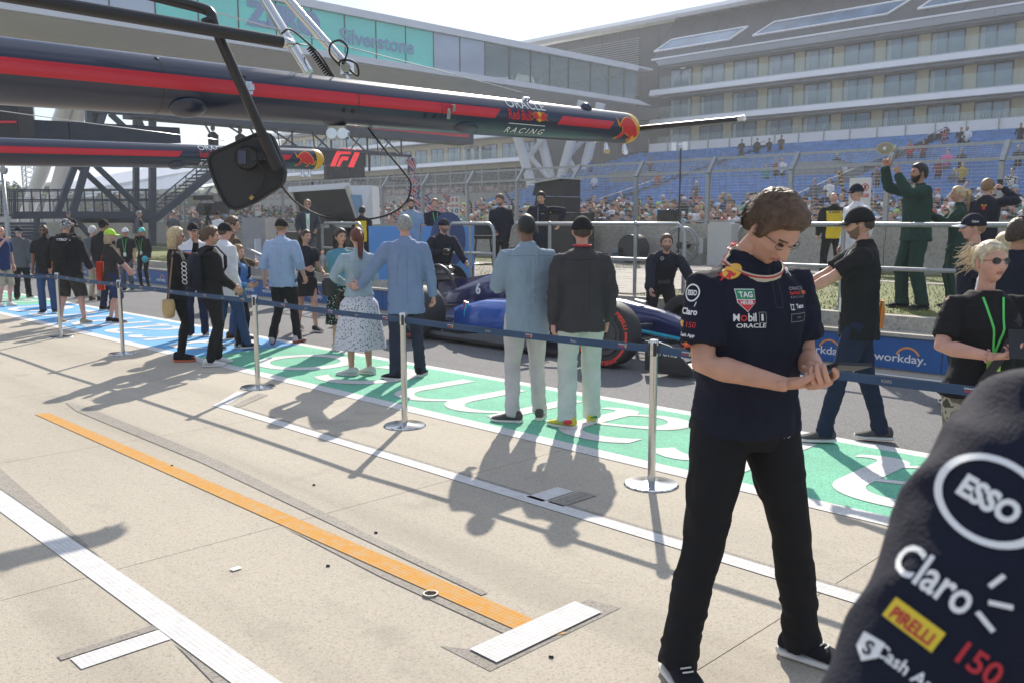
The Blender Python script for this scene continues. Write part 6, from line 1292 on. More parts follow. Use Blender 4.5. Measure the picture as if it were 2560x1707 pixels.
worn(DM, MB().box((-.02, .12, .93), (.16, .09, .13)), 'pouch', M_BLK, 'black belt pouch on the mechanic bending over the nose', 'pouch')
B1 = person('bearded man in a grey-blue polo behind the blue boards', 1028, 17.7, 172, h=1.60, z0=.605, g=1.2, top=('polo', cloth('greyblue', (.26, .33, .45))), bottom=('trousers', C_GREY), shoes=(SH_B, None), hair=('short', 'dbrown'), beard='dbrown', skin='light', pitch=10); lanyard(B1, None, None, .2)
B2 = person('man in a dark navy t-shirt with a green lanyard near the fence sign', 1087, 18.2, 168, h=1.60, z0=.605, g=1.15, top=('tee', C_NAVY), bottom=('trousers', C_BLACK), shoes=(SH_B, None), hair=('short', 'ginger'), skin='pink'); lanyard(B2, None, None, .2)
C1 = person('bearded man in a navy sweater with headphones round his neck looking left', 1252, 17.0, 190, h=1.66, z0=.605, top=('sweater', C_NAVY), bottom=('trousers', C_BLACK), shoes=(SH_B, None), hair=('short', 'brown'), beard='stub', skin='pink', yaw=-15, pitch=10, rh=(.1, .2, 1.0))
C2 = person('laughing man in a zipped navy team jacket leaning on the rail', 1346, 16.6, 186, h=1.70, z0=.605, top=('jacket', C_NAVY), bottom=('trousers', C_NAVY), shoes=(SH_B, None), hair=('short', 'black'), skin='asian', lh=(-.42, .1, 1.14), le=(-1, .2, .2), yaw=-10, pitch=14, side=-6)
decal(C2, [(rect2d(.004, .5), WHITE_P)], (0, .6, 1.2), (0, -1, 0), (0, 0, 1), 'zip'); decal(C2, [(fit2d('ORACLE', .06, .012), WHITE_P), (mv(disc2d(.012), .15, .02), YEL_P)], (-.09, .6, 1.33), (0, -1, 0), (0, 0, 1))
FD = person('man in a tan felt hat standing on the far side of the car', 1306, 14.35, 175, h=1.64, top=('tee', C_GREY), bottom=('trousers', C_BEIGE), shoes=(SH_B, None), hair=('crop', 'grey'), skin='pink')
hat = MB().lathe((0, 0, 0), [(.17, 0), (.175, .006), (.10, .012), (.097, .05), (.088, .10), (.05, .115), (.001, .105)], 24); hat.v = [tuple(FD.H(a, b-.01, c+.045)) for a, b, c in hat.v]; ho = hat.build('hat', cloth('felt', (.28, .22, .15)), FD.root, smooth=True)
# --- left groups
MK = person('teenager in black with a dark backpack and white trainers looking right', 520, 10.72, 52, h=1.69, top=('jacket', C_BLACK), bottom=('trousers', C_BLACK, .95), shoes=(SH_W, M_SOLEW), hair=('mid', 'brown'), skin='light', rh=(.1, .25, 1.0), lh=(-.1, .25, 1.02), rf=(.12, -.1), lf=(-.10, .08), toe=(15, 25), yaw=-18)
def backpack(P, label, m, cord=None, w=.30, z0=.98, z1=1.44, dp=.15, y=-.20):
    mb = MB(); mb.loft([((0, y, z0), (w*.42, 0, 0), (0, dp*.35, 0)), ((0, y-.01, z0+.03), (w*.5, 0, 0), (0, dp*.5, 0)), ((0, y-.01, (z0+z1)/2), (w*.52, 0, 0), (0, dp*.52, 0)), ((0, y+.005, z1-.06), (w*.46, 0, 0), (0, dp*.42, 0)), ((0, y+.02, z1), (w*.25, 0, 0), (0, dp*.2, 0))], 22, 3.2)
    mb.loft([((0, y-dp*.5-.02, z0+.05), (w*.34, 0, 0), (0, .02, 0)), ((0, y-dp*.5-.02, z0+.2), (w*.36, 0, 0), (0, .03, 0)), ((0, y-dp*.5-.005, z0+.24), (w*.3, 0, 0), (0, .01, 0))], 18, 3)
    o = worn(P, mb, 'backpack', m, label, 'backpack'); inv = Matrix.Translation(o.location).inverted() @ P.M
    if cord:
        c = MB()
        for i in range(5):
            zc = z0+.10+i*.055; c.tube([inv @ (Vector((.09*math.cos(t), y-dp*.55-.045, zc+.026*math.sin(t)))*P.k) for t in np.linspace(0, 6.28, 17)], .004, 5)
        c.build('elastic_cord', cord, o)
    for s in (1, -1):
        s_ = MB()
        pts = [(s*.10, y+.03, z1-.04), (s*.11, -.06, 1.50), (s*.115, .05, 1.52), (s*.125, .155, 1.40), (s*.14, .15, 1.25), (s*.16, .05, 1.12), (s*.14, -.1, 1.08)]; pts = [inv @ (Vector(p)*P.k) for p in pts]
        for a, b in zip(pts[:-1], pts[1:]): s_.beam(a, b, .04, .012)
        s_.build('strap', m, o)
    return o
backpack(MK, 'dark backpack with pale elastic cord on the teenager', cloth('pack_navy', (.014, .016, .028)), WHITE_P)
OB = person('woman with straight blonde hair in black raising a hand to her sunglasses', 434, 11.05, 68, h=1.68, fem=1, g=1.05, top=('sweater', C_BLACK), bottom=('leggings', C_BLACK), shoes=(SH_B, mat('sole_coral', (.75, .16, .08), .6)), hair=('bob', 'blonde'), glasses='sun', skin='light', rh=(.05, .30, 1.05), lh=(-.05, .26, 1.56), le=(-.4, .5, -1), ld=(.1, .1, 1), hemz=-.14)
sb = MB().loft([((.24, -.12, z), (w*.5, w*.3, 0), (-.03, .05, 0)) for z, w in ((.60, .06), (.63, .17), (.70, .215), (.78, .21), (.83, .17), (.84, .1))], 22); worn(OB, sb, 'straw_bag', mat('straw', (.50, .36, .17), .8, bump=.6, bscale=120), 'round straw bag hanging at the hip of the blonde woman in black', 'handbag')
MB().beam(OB.V(.23, -.12, .82), OB.V(.17, -.03, 1.46), .025, .004).build('bag_strap', mat('leather', (.25, .13, .06), .6), OB.root)
NW = person('man in a white shirt and black cap hidden behind the teenager', 558, 11.9, 40, h=1.74, g=1.15, top=('shirt', C_WHITE), bottom=('trousers', C_BJEAN, .9), shoes=(SH_B, M_SOLEW), hair=('crop', 'brown'), cap=(C_BLACK, 0), skin='pink', rf=(.1, .24), lf=(-.1, -.15), hemz=-.22)
PC = person('man in a white striped polo with a black cap and sunglasses behind the blonde woman', 482, 13.4, 165, h=1.74, top=('polo', C_WHITE), bottom=('trousers', C_JEAN), shoes=(SH_B, None), hair=('crop', 'grey'), cap=(C_BLACK, 0), glasses='sun', skin='pink')
decal(PC, [(rect2d(.36, .022), RED_P), (mv(rect2d(.36, .018), 0, .03), BLUE_P)], (0, .6, 1.30), (0, -1, 0), (0, 0, 1), 'stripe')
LB = person('curly-haired man in a brown tweed jacket and jeans', 576, 13.1, 50, h=1.82, top=('blazer', C_BROWN), bottom=('trousers', C_BJEAN), shoes=(cloth('boot_brown', (.12, .05, .02)), M_SOLEB), hair=('mid', 'brown'), skin='light', rf=(.16, .02), yaw=-20, rh=(.15, .25, 1.1))
KB = person('fair-haired boy in a blue top and black trousers', 588, 12.2, 112, h=1.42, g=.82, scale_head=1.08, top=('sweater', cloth('boy_blue', (.10, .24, .50))), bottom=('trousers', C_BLACK, .95), shoes=(cloth('shoe_silver', (.45, .46, .42)), M_SOLEW), hair=('short', 'ginger'), skin='light', rh=(.10, .28, 1.10), lh=(-.08, .30, 1.12), rf=(.12, .06), lf=(-.12, 0), yaw=15, toe=(10, -10))
backpack(KB, 'small dark rucksack worn by the fair-haired boy', C_JEAN, None, .26, 1.0, 1.42); lanyard(KB, None, GREEN_P, .1, BLUE_P)
QL = person('woman in a lime cap, sheer black top and knee-length denim shorts', 270, 15.2, 70, h=1.63, fem=1, g=1.15, top=('sweater', cloth('sheer_black', (.035, .028, .026)), 'rolled'), bottom=('shorts', cloth('denim_shorts', (.02, .035, .10))), shoes=(SH_B, M_SOLEW), hair=('bob', 'blonde'), cap=(mat('lime_cap', (.45, .78, .03), .6), 0), skin='pink', rh=(.08, .38, .95), lh=(-.1, .3, .95), rf=(.1, .06), lf=(-.1, -.06))
rb = MB().loft([((-.16, -.20, z), (w, 0, 0), (0, .07, 0)) for z, w in ((.62, .14), (.66, .17), (.95, .13), (1.12, .06), (1.15, .02))], 18, 2.6); rb.tube([Vector((-.16, -.2, 1.12)), Vector((-.13, -.08, 1.42))], .008, 6); worn(QL, rb, 'red_bag', cloth('red_bag', (.60, .05, .02)), 'slouchy red drawstring bag of the woman in the lime cap', 'bag')
RV = person('white-haired man in a grey vest and beige trousers', 228, 19.6, 6, h=1.66, top=('tee', C_GREY), bottom=('trousers', C_BEIGE), shoes=(cloth('shoe_brown', (.08, .03, .02)), M_SOLEB), hair=('short', 'white'), skin='pink', rh=(.05, -.18, 1.0))
RB_ = person('man in a black cap and black jacket just behind the lime cap', 256, 17.3, 20, h=1.80, top=('jacket', C_BLACK), bottom=('trousers', C_JEAN), shoes=(SH_B, None), hair=('crop', 'black'), cap=(C_BLACK, 0), skin='tan')
SB = person('large man in a black jacket and dark camouflage shorts seen from behind', 162, 15.0, 4, h=1.80, g=1.38, top=('jacket', C_BLACK), bottom=('shorts', DCAMO), shoes=(SH_T, M_SOLEW), hair=('short', 'grey'), cap=(printed('cap_pattern', (.55, .55, .56), (.08, .08, .09), 26, .4), 0), skin='pink', rf=(.22, .02), lf=(-.2, .02), rh=(.36, .05, .95), lh=(-.36, .05, .95))
decal(SB, [(fit2d('YTRON', .24, .04, bold=.04), WHITE_P)], (.02, -.7, 1.42), (0, 1, 0), (0, 0, 1)); backpack(SB, 'small black backpack on the large man in shorts', cloth('pack_black', (.016, .016, .016)), None, .24, 1.05, 1.36, .12, -.24)
TB = person('bald bearded man in a black polo and jeans with mirrored sunglasses', 108, 16.8, 166, h=1.70, g=1.12, top=('polo', C_BLACK), bottom=('trousers', C_BJEAN), shoes=(SH_B, None), hair=('crop', 'black'), beard='black', glasses='sun', skin='brown')
worn(TB, MB().loft([((-.16, .20, z), (w, 0, 0), (0, .03, 0)) for z, w in ((.80, .03), (.86, .07), (1.1, .06), (1.3, .03), (1.33, .01))], 12), 'orange_jacket', cloth('orange', (.85, .22, .01)), 'bright orange garment carried by the bald bearded man', 'jacket')
UG = person('man in a grey jacket and dark cap walking away at the far left', 44, 19.9, -6, h=1.64, g=1.1, top=('shirt', C_GREY), bottom=('trousers', C_BLACK), shoes=(cloth('shoe_olive', (.10, .08, .04)), None), hair=('crop', 'grey'), cap=(C_NAVY, 0), skin='pink', rf=(.06, .2), lf=(-.06, -.2), lfl=-40)
VL = person('bald man in a navy shirt and tan shorts at the left edge', -2, 18.2, 120, h=1.66, top=('tee', cloth('navy_tee', (.02, .04, .12))), bottom=('shorts', C_BEIGE), shoes=(SH_W, None), hair=(None, None), glasses='clear', skin='pink', rh=(.1, .3, 1.45))
W1 = person('man in a black polo with a white cap and a green lanyard', 312, 22.3, 178, h=1.60, top=('polo', C_BLACK), bottom=('trousers', C_GREY), shoes=(SH_B, None), hair=('crop', 'brown'), cap=(C_WHITE, 0), skin='light'); lanyard(W1, None, CARD, .12)
W2 = person('blonde woman in a black team jacket with a turquoise cap', 354, 23.2, 188, h=1.60, fem=1, top=('jacket', C_BLACK), bottom=('leggings', C_BLACK), shoes=(SH_B, None), hair=('pony', 'blonde'), cap=(mat('turquoise_cap', (.10, .62, .52), .6), 0), skin='light', rh=(.05, .2, 1.5)); lanyard(W2, None, CARD, .12)
worn(W2, MB().ell((-.16, .2, .85), (.09, .07, .10), 14, 10), 'turquoise_bag', TURQ_P, 'turquoise cap bundle hanging from the arm of the blonde woman', 'bag')
X1 = person('grey-haired man in a grey and black gilet above the crowd beside the gantry column', 347, 27.5, 60, h=1.46, z0=.605, top=('jacket', [C_GREY, C_BLACK], '', lambda q: 1 if q.y > 0 else 0), bottom=('trousers', C_BLACK), shoes=(SH_B, None), hair=('short', 'grey'), skin='pink', vox=.02)
Y1 = person('man in a grey shirt with sunglasses near the gantry stairs', 433, 27.8, 176, h=1.45, z0=.605, top=('tee', C_GREY), bottom=('trousers', C_BLACK), shoes=(SH_B, None), hair=('short', 'brown'), glasses='sun', skin='pink', vox=.02)
Y2 = person('bald man with sunglasses behind a television camera', 490, 27.2, 170, h=1.47, z0=.605, top=('tee', C_GREY), bottom=('trousers', C_BLACK), shoes=(SH_B, None), hair=(None, None), glasses='sun', skin='pink', vox=.02, lh=(-.3, .3, 1.3))
Y3 = person('camera operator in a black cap beside the television camera', 545, 25.0, 200, h=1.42, z0=.605, top=('tee', C_WHITE), bottom=('trousers', C_BLACK), shoes=(SH_B, None), hair=('crop', 'black'), cap=(C_BLACK, 0), skin='tan', vox=.02)
Z1 = person('man in dark clothes with a grey cap in front of the stair tower', 172, 29.0, 160, h=1.46, z0=.605, top=('jacket', C_BLACK), bottom=('trousers', C_BLACK), shoes=(SH_B, None), hair=('crop', 'grey'), cap=(C_GREY, 0), skin='pink', vox=.02, lh=(-.2, .3, 1.25))
Z2 = person('photographer in dark clothes standing on the track just behind the fence', 1868, 27.5, 215, h=1.92, z0=.43, top=('jacket', C_BLACK), bottom=('trousers', C_BLACK), shoes=(SH_B, None), hair=('crop', 'black'), skin='tan', vox=.02, rh=(.1, .3, 1.4))
# --- person in the foreground at the right, mostly outside the view
FG = person('person in a navy team jacket very close at the right edge, only the sleeve showing', 3345, .70, 0, h=1.965, g=1.18, top=('jacket', C_NAVY), bottom=('trousers', C_BLACK), shoes=(SH_B, None), hair=('short', 'brown'), skin='light', lh=(-.22, .12, 1.12), le=(-.7, -1, 0), rh=(.25, .2, 1.1), hi=1, vox=.0125)

def back(P, items, z=1.2, x=0): return decal(P, items, (x, -.6, z), (0, 1, 0), (0, 0, 1), 'seam', off=.0012)
for P_, c_ in ((CC, cloth('teal_seam', (.15, .21, .26))), (DD_, cloth('char_seam', (.02, .02, .024))), (HM, cloth('sky_seam', (.22, .30, .44)))):
    back(P_, [(rect2d(.36, .004), c_)], 1.41); back(P_, [(mv(rect2d(.003, .46), 0, 0), c_)], 1.16); back(P_, [(rect2d(.004, .40), c_)], 1.20, .045)
back(EE, [(rect2d(.003, .60), cloth('blazer_seam', (.11, .15, .25)))], 1.12); back(F_, [(rect2d(.28, .005), cloth('denim_seam', (.2, .27, .31)))], 1.36)
for s_ in (-1, 1): back(F_, [(mv(rect2d(.004, .30), s_*.07, 0), cloth('denim_seam', (.2, .27, .31)))], 1.2); back(EE, [(mv(rect2d(.003, .34), s_*.10, 0, 1, s_*6), cloth('blazer_seam', (.11, .15, .25)))], 1.18)

front(.0, 1.40, [(rect2d(.003, .13), C_CHAR), (mv(rect2d(.003, .13), .028, 0), C_CHAR), (mv(rect2d(.031, .003), .014, -.065), C_CHAR)], 'placket')
# ------------------------------------------------------------------ belt stanchions in front of the guests
M_BELT = cloth('belt', (.045, .085, .16), .7, bscale=700)
SP = [gnd(1628, 1211), gnd(1012, 1064), gnd(645, 968), gnd(308, 884), gnd(153, 843)]
sth = None; SLAB = ['polished belt post nearest the young man with the phone', 'polished belt post in front of the man in the blazer', 'polished belt post in front of the fair-haired boy', 'polished belt post by the woman in the lime cap', 'polished belt post by the large man in shorts']
for i, p in enumerate(SP):
    if sth is None:
        sth = empty('belt_post', p, 0, SLAB[0], 'belt post', 'polished belt posts in a row along the lane')
        MB().lathe((0, 0, 0), [(.001, .0), (.178, .0), (.180, .006), (.172, .014), (.06, .022), (.034, .030), (.001, .031)], 48).build('base_plate', M_CHROME, sth, smooth=True, edge=25)
        MB().lathe((0, 0, 0), [(.0255, .02), (.0255, .86), (.031, .865), (.0315, .955), (.029, .965), (.001, .967)], 32).build('pole', M_CHROME, sth, smooth=True, edge=30)
        for k in range(4): MB().box((math.cos(k*1.57+.78)*.0295, math.sin(k*1.57+.78)*.0295, .905), (.012, .022, .085), k*1.57+.78).build('belt_slot', M_BLK, sth)
        o = sth
    else: o = copy_tree(sth, None, SLAB[i])
    o.location = (p.x, p.y, 0)
def belt(a, b, label, sag=.012, z=.905, hh=.05, prints=True):
    a, b = Vector((a.x, a.y, z)), Vector((b.x, b.y, z)); d = (b-a).normalized(); a = a+d*.03; b = b-d*.03; n = d.cross(UP); mb = MB(); vs = []; k = 16
    for i in range(k+1):
        t = i/k; p = a+(b-a)*t-UP*(sag*4*t*(1-t)); tw = .0
        vs += [p-UP*hh/2-n*.001, p+UP*hh/2-n*.001, p+UP*hh/2+n*.001, p-UP*hh/2+n*.001]
    mb.add(vs, [(4*i+j, 4*i+4+j, 4*i+4+(j+1) % 4, 4*i+(j+1) % 4) for i in range(k) for j in range(4)]+[(0, 1, 2, 3), (4*k+3, 4*k+2, 4*k+1, 4*k)])
    o = tag(mb.build('belt', M_BELT), label, 'belt', 'dark blue belts strung between the posts')
    if prints:
        L = (b-a).length; nn = n if n.dot(-FW) > 0 else -n; x = UP.cross(nn).normalized() if True else d
        if x.dot(RT) < 0: x = -x
        for j in range(int(L/.42)):
            s = .22+.42*j; t = s/L; c = a+(b-a)*t-UP*(sag*4*t*(1-t)); fn = lambda p, q, Lr, c=c: c+x*p+UP*q+nn*(.0025+.0006*Lr)
            if j % 2 == 0: it = [(mv(fit2d('ORACLE', .07, .009, bold=.02), 0, .010), WHITE_P), (mv(fit2d('Red Bull', .045, .010, bold=.03), -.01, -.004), RED_P), (mv(disc2d(.007), .026, -.004), YEL_P)]
            else: it = [(fit2d('flex.' if j % 4 == 1 else 'BI.DARIO', .055, .018, bold=.02), GREY_P)]
            place2d(it, fn, 'print', o)
    return o
BL = ['belt stretch in front of the two men seen from behind', 'belt stretch in front of the woman in the floral skirt', 'belt stretch in front of the teenager with the backpack', 'short belt stretch between the two leftmost posts']
for i in range(4): belt(SP[i], SP[i+1], BL[i])
belt(SP[0], Vector((SP[0].x+2.5, SP[0].y-.02, 0)), 'belt stretch passing behind the young man towards the blonde woman', .02)
belt(SP[4], gnd(-60, 815), 'belt stretch running out of view at the left edge', .03)
o = copy_tree(sth, None, 'polished belt post hidden behind the sleeve at the right'); o.location = (SP[0].x+2.5, SP[0].y-.02, 0)
# ------------------------------------------------------------------ railings on the verge edge
def railing(u0, u1, label, v=10.93, posts=2.4, curl_l=True, curl_r=True, zt=1.68, zl=1.15):
    r = empty('railing', (0, v, .6), 0, label, 'railing', 'galvanised tube railings along the verge'); mk = lambda mb, n: P(mb, n, M_GALV, r, smooth=True, edge=50)
    pts = []
    if curl_l: pts += [(u0, v, .61), (u0, v, zt-.16), (u0+.04, v, zt-.06), (u0+.12, v, zt)]
    else: pts += [(u0, v, zt)]
    if curl_r: pts += [(u1-.12, v, zt), (u1-.04, v, zt-.06), (u1, v, zt-.16), (u1, v, .61)]
    else: pts += [(u1, v, zt)]
    mk(MB().tube(pts, .03, 12), 'top_rail'); mk(MB().tube([(u0, v, zl), (u1, v, zl)], .026, 12), 'lower_rail'); n = max(1, round((u1-u0)/posts))
    for i in range(n): u = u0+(u1-u0)*(i+.5)/n; mk(MB().tube([(u, v, .605), (u, v, zt)], .028, 12).ell((u, v, zt), (.042, .042, .042), 10, 8), 'post'); 
xu = lambda px, v=10.93: onv(px, 565, v).x
railing(xu(1845), xu(1845)+9, 'tube railing at the right in front of the tall man in green', posts=3.2, curl_r=False)
railing(xu(1280), xu(1712), 'tube railing in front of the hose reel behind the car', posts=2.2)
railing(xu(1120), xu(1235), 'short tube railing behind the light blue board')
railing(xu(805), xu(905), 'short tube railing beside the dark-haired woman')
# ------------------------------------------------------------------ things on the verge and along the pit wall
def thing(name, mb, m, label, cat, smooth=False, group=None, edge=40):
    c = sum((Vector(q) for q in mb.v), Vector())/len(mb.v); c.z = min(q[2] for q in mb.v); mb.v = [tuple(Vector(q)-c) for q in mb.v]; o = mb.build(name, m, None, smooth=smooth, edge=edge if smooth else None); o.location = c; tag(o, label, cat, group); return o, c
M_GREYB = mat('cabinet_grey', (.50, .50, .47), .5, var=.04); M_SPK = mat('speaker_black', (.02, .02, .022), .7)
u = onv(1806, 600, 19.7).x
cab, c0 = thing('cabinet', MB().bb((u-.34, 19.55, .61), (u+.34, 19.97, 1.66)), M_GREYB, 'pale grey electrical cabinet standing against the concrete wall', 'cabinet')
MB().box((.0, -.205, .60), (.60, .012, .98)).box((-.24, -.215, .5), (.02, .012, .06)).build('door', M_GREYB, cab)
# hose reel
c = onv(1708, 636, 19.7); hr_ = empty('hose_reel', (c.x, 19.7, .605), 0, 'large wire-spoked hose reel leaning at the concrete wall', 'hose reel'); rr = .47; zc = .61+rr+.02
for dv in (0, .16): P(MB().tube([(c.x+rr*math.cos(t), 19.55+dv, zc+rr*math.sin(t)) for t in np.linspace(0, 6.283, 33)], .022, 8), 'rim', M_GALV, hr_, smooth=True)
for k in range(8): a = k*math.pi/4+.2; P(MB().tube([(c.x+.08*math.cos(a), 19.55, zc+.08*math.sin(a)), (c.x+rr*math.cos(a), 19.55, zc+rr*math.sin(a))], .014, 6), 'spoke', M_GALV, hr_)
P(MB().tube([(c.x, 19.5, zc), (c.x, 19.9, zc)], .09, 16), 'hub', M_BLK, hr_, smooth=True, edge=40)
# low grey crate and dark drum
c = onv(1548, 655, 19.3); o_, _ = thing('crate', MB().bb((c.x-.22, 19.2, .61), (c.x+.22, 19.5, .98)), mat('crate_grey', (.16, .18, .22), .6), 'small blue-grey crate beside the dark drum at the wall', 'crate'); MB().box((0, -.155, .24), (.30, .01, .05)).build('lid_slot', M_BLK, o_)
c = onv(1583, 650, 19.4); thing('drum', MB().tube([(c.x, 19.2, .61+.38), (c.x, 19.6, .61+.38)], .38, 30), mat('drum_dark', (.03, .03, .035), .6), 'dark round cable drum at the foot of the wall', 'drum', True)
c = onv(1756, 650, 19.8); o_, _ = thing('tap_box', MB().bb((c.x-.07, 19.7, .9), (c.x+.07, 19.95, 1.3)), M_GREYB, 'small grey tap box on the wall between reel and cabinet', 'box'); MB().tube([(0, -.1, .0), (.0, -.12, -.3)], .02, 8).build('pipe', M_GALV, o_)
# loudspeaker stack behind the laughing man
sx = empty('loudspeaker_stack', onv(1400, 640, 19.0), 0, 'big black loudspeaker stack with a sunlit tilted top behind the laughing man', 'loudspeaker'); sx.location.z = .605; cx = sx.location.x
Q = lambda mb, n, m=M_SPK, **k: P(mb, n, m, sx, **k)
zt = onv(1400, 472, 19.0).z; w1 = .60
Q(MB().bb((cx-.5, 18.7, .61), (cx+.75, 19.6, 1.95)), 'subwoofer')
Q(MB().prism([(-.62, 2.02), (.52, 1.97), (.52, 2.38), (-.52, 2.42)], (cx, 18.55, 0), (1, 0, 0), (0, 0, 1), (0, .7, 0)), 'speaker_box'); Q(MB().prism([(-.62, 2.44), (.52, 2.40), (.52, 2.86), (-.50, 2.76)], (cx, 18.5, 0), (1, 0, 0), (0, 0, 1), (0, .75, 0)), 'speaker_box')
Q(MB().prism([(-.55, 2.77), (.56, 2.87), (.56, 2.90), (-.55, 2.80)], (cx, 18.35, 0), (1, 0, 0), (0, 0, 1), (0, 1.0, 0)), 'top_cover', mat('cover_pale', (.5, .52, .52), .35))
for i in range(5): Q(MB().bb((cx-.45, 18.53, 2.06+i*.06), (cx+.45, 18.548, 2.08+i*.06)), 'grille_bar')
# monitor speakers
for (px, py, lab) in ((1672, 545, 'small black monitor speaker sitting on the pit wall near the drum'),):
    c = onv(px, py, 20.2); o_, _ = thing('monitor_speaker', MB().bb((c.x-.27, 20.05, 1.665), (c.x+.27, 20.4, 2.02)), M_SPK, lab, 'loudspeaker'); MB().box((0, -.178, .18), (.46, .006, .28)).build('grille', mat('grille', (.035, .035, .035), .9), o_); MB().tube([(0, -.1, .36), (.0, 0, .385), (0, .1, .36)], .012, 6).build('handle', M_BLK, o_)
# white and black kiosk
kx0, kx1 = onv(858, 560, 17.5).x, onv(932, 560, 17.5).x
k_ = empty('kiosk', ((kx0+kx1)/2, 17.5, .605), 0, 'white pit wall kiosk with a wide dark screened opening under its roof', 'kiosk'); Q = lambda mb, n, m, **k: P(mb, n, m, k_, **k); M_KW = mat('kiosk_white', (.66, .67, .72), .4, var=.03); M_KD = mat('kiosk_dark', (.025, .024, .024), .5)
a = [at(728, 476, 23.5), at(866, 466, 22.5), at(897, 555, 22.5), at(760, 553, 23.5)]
Q(MB().add(a+[q+FW*.9 for q in a], [(3, 2, 1, 0), (4, 5, 6, 7), (0, 1, 5, 4), (1, 2, 6, 5), (2, 3, 7, 6), (3, 0, 4, 7)]), 'screen_bay', M_KD)
Q(MB().beam(at(724, 475, 23.4), at(872, 465, 22.3), .12, .14), 'roof_edge', M_KW); Q(MB().beam(at(868, 466, 22.3), at(900, 558, 22.3), .12, .12), 'side_edge', mat('kiosk_cream', (.5, .48, .42), .5)); Q(MB().beam(at(727, 478, 23.4), at(740, 530, 23.4), .10, .10), 'side_edge', mat('kiosk_cream', (.5, .48, .42), .5))
b = [at(866, 465, 22.25), at(930, 464, 22.8), at(933, 562, 22.8), at(898, 562, 22.25)]
Q(MB().add(b+[q+FW*1.2 for q in b], [(3, 2, 1, 0), (4, 5, 6, 7), (0, 1, 5, 4), (1, 2, 6, 5), (2, 3, 7, 6), (3, 0, 4, 7)]), 'side_wall', M_KW); b = [at(876, 488, 22.15), at(904, 488, 22.4), at(910, 545, 22.4), at(894, 545, 22.2)]; Q(MB().add(b+[q+FW*.02 for q in b], [(3, 2, 1, 0), (4, 5, 6, 7), (0, 1, 5, 4), (1, 2, 6, 5), (2, 3, 7, 6), (3, 0, 4, 7)]), 'window', M_PANE)
for i in range(5): a_ = at(768+24*i, 522, 22.9); Q(MB().box(a_, (.17, .02, .12), YAW), 'screen', M_PLATE)
Q(MB().beam(at(800, 566, 22.6), at(893, 564, 22.3), .5, .10), 'desk', mat('desk_grey', (.3, .3, .28), .5)); Q(MB().beam(at(815, 575, 22.9), at(890, 640, 22.4)-Vector((0, 0, 0)), .9, .9), 'cupboard', M_KD); Q(MB().bb((kx0-3.5, 17.0, .61), (kx1-.5, 17.6, 1.35)), 'plinth', M_KD)
Q(MB().tube([at(780, 478, 23.2), at(780, 455, 23.2)], .03, 6), 'aerial', M_BLK)
# covered equipment trolleys
for i, (px0, px1, py0, py1, d) in enumerate(((620, 680, 545, 640, 19.2),)):
    a, b = at(px0, py0, d), at(px1, py1, d); cc = (a+b)/2; w = (b-a).dot(RT); m_ = MB().box((cc.x, cc.y, .61+(a.z-.61)/2), (w, .9, a.z-.61), YAW); o_, _ = thing('covered_trolley', m_, mat('tarp', (.30, .29, .29), .6, bump=.3, bscale=8), 'grey tarpaulin-covered equipment box beside the white kiosk', 'equipment box'); 
    MB().box((.45, -.25, .45), (.02, .8, .6), YAW).build('side_panel', M_KW, o_)
pole([at(616, 622, 18), at(680, 652, 18.0)], .03, M_GALV, 'ramp_rail', 'sloping steel tube beside the covered equipment box', cat='tube')
# light blue boards with lettering behind the mechanic
M_LB = mat('board_light_blue', (.10, .30, .66), .5, var=.03); M_LBD = mat('board_dark_patch', (.03, .06, .18), .5)
bb_ = empty('team_board', (0, 0, 0), 0, 'large light blue team board with dark emblem and grey letters behind the mechanic', 'board'); p0_, p1_ = at(924, 700, 17.0), at(1186, 700, 17.0); zt1, zb1 = at(1000, 566, 17).z, .62
nx = (p1_-p0_).normalized(); 
P(MB().prism([(0, zb1), ((p1_-p0_).length*.36, zb1), ((p1_-p0_).length*.36, zt1), (0, zt1)], Vector((p0_.x, p0_.y, 0)), nx, UP, FW*.06), 'panel', M_LB, bb_); pn_ = P(MB().prism([((p1_-p0_).length*.5, zb1), ((p1_-p0_).length, zb1), ((p1_-p0_).length, zt1), ((p1_-p0_).length*.5, zt1)], Vector((p0_.x, p0_.y, 0)), nx, UP, FW*.06), 'panel', M_LB, bb_)
o_ = place2d([(([(.0+.33*math.cos(t), .0+.52*math.sin(t)) for t in np.linspace(0, 6.28, 30)], [tuple(range(30))]), M_LBD), (mv(fit2d('ON', .34, .25, bold=.03), -.05, -.58), GREY_P)], flatfn(at(1120, 600, 16.98), RT, UP, -FW), 'print', bb_)
for q in (.02, .34, .52, .98): P(MB().beam(Vector((p0_.x, p0_.y, .61))+nx*(p1_-p0_).length*q+FW*.08, Vector((p0_.x, p0_.y, .61))+nx*(p1_-p0_).length*q+FW*.4+Vector((0, 0, .01)), .04, .04), 'foot', M_GALV, bb_)
# bar stools
def stool(px, d, label):
    p = at(px, 600, d); r = empty('bar_stool', (p.x, p.y, .605), YAW, label, 'stool'); MB().loft([((0, 0, .78), (.19, 0, 0), (0, .19, 0)), ((0, 0, .84), (.2, 0, 0), (0, .2, 0))], 18, 4).build('seat', M_KD, r); MB().box((0, .17, .98), (.36, .03, .26)).build('backrest', M_KD, r)
    for x, y in ((-1, -1), (1, -1), (1, 1), (-1, 1)): MB().tube([(x*.13, y*.13, .79), (x*.22, y*.22, 0)], .014, 6).build('leg', M_BLK, r)
    MB().tube([(.19*math.cos(t), .19*math.sin(t), .3) for t in np.linspace(0, 6.28, 13)], .01, 5).build('footrest', M_BLK, r)
stool(1208, 17.2, 'tall black bar stool behind the end of the light blue board')
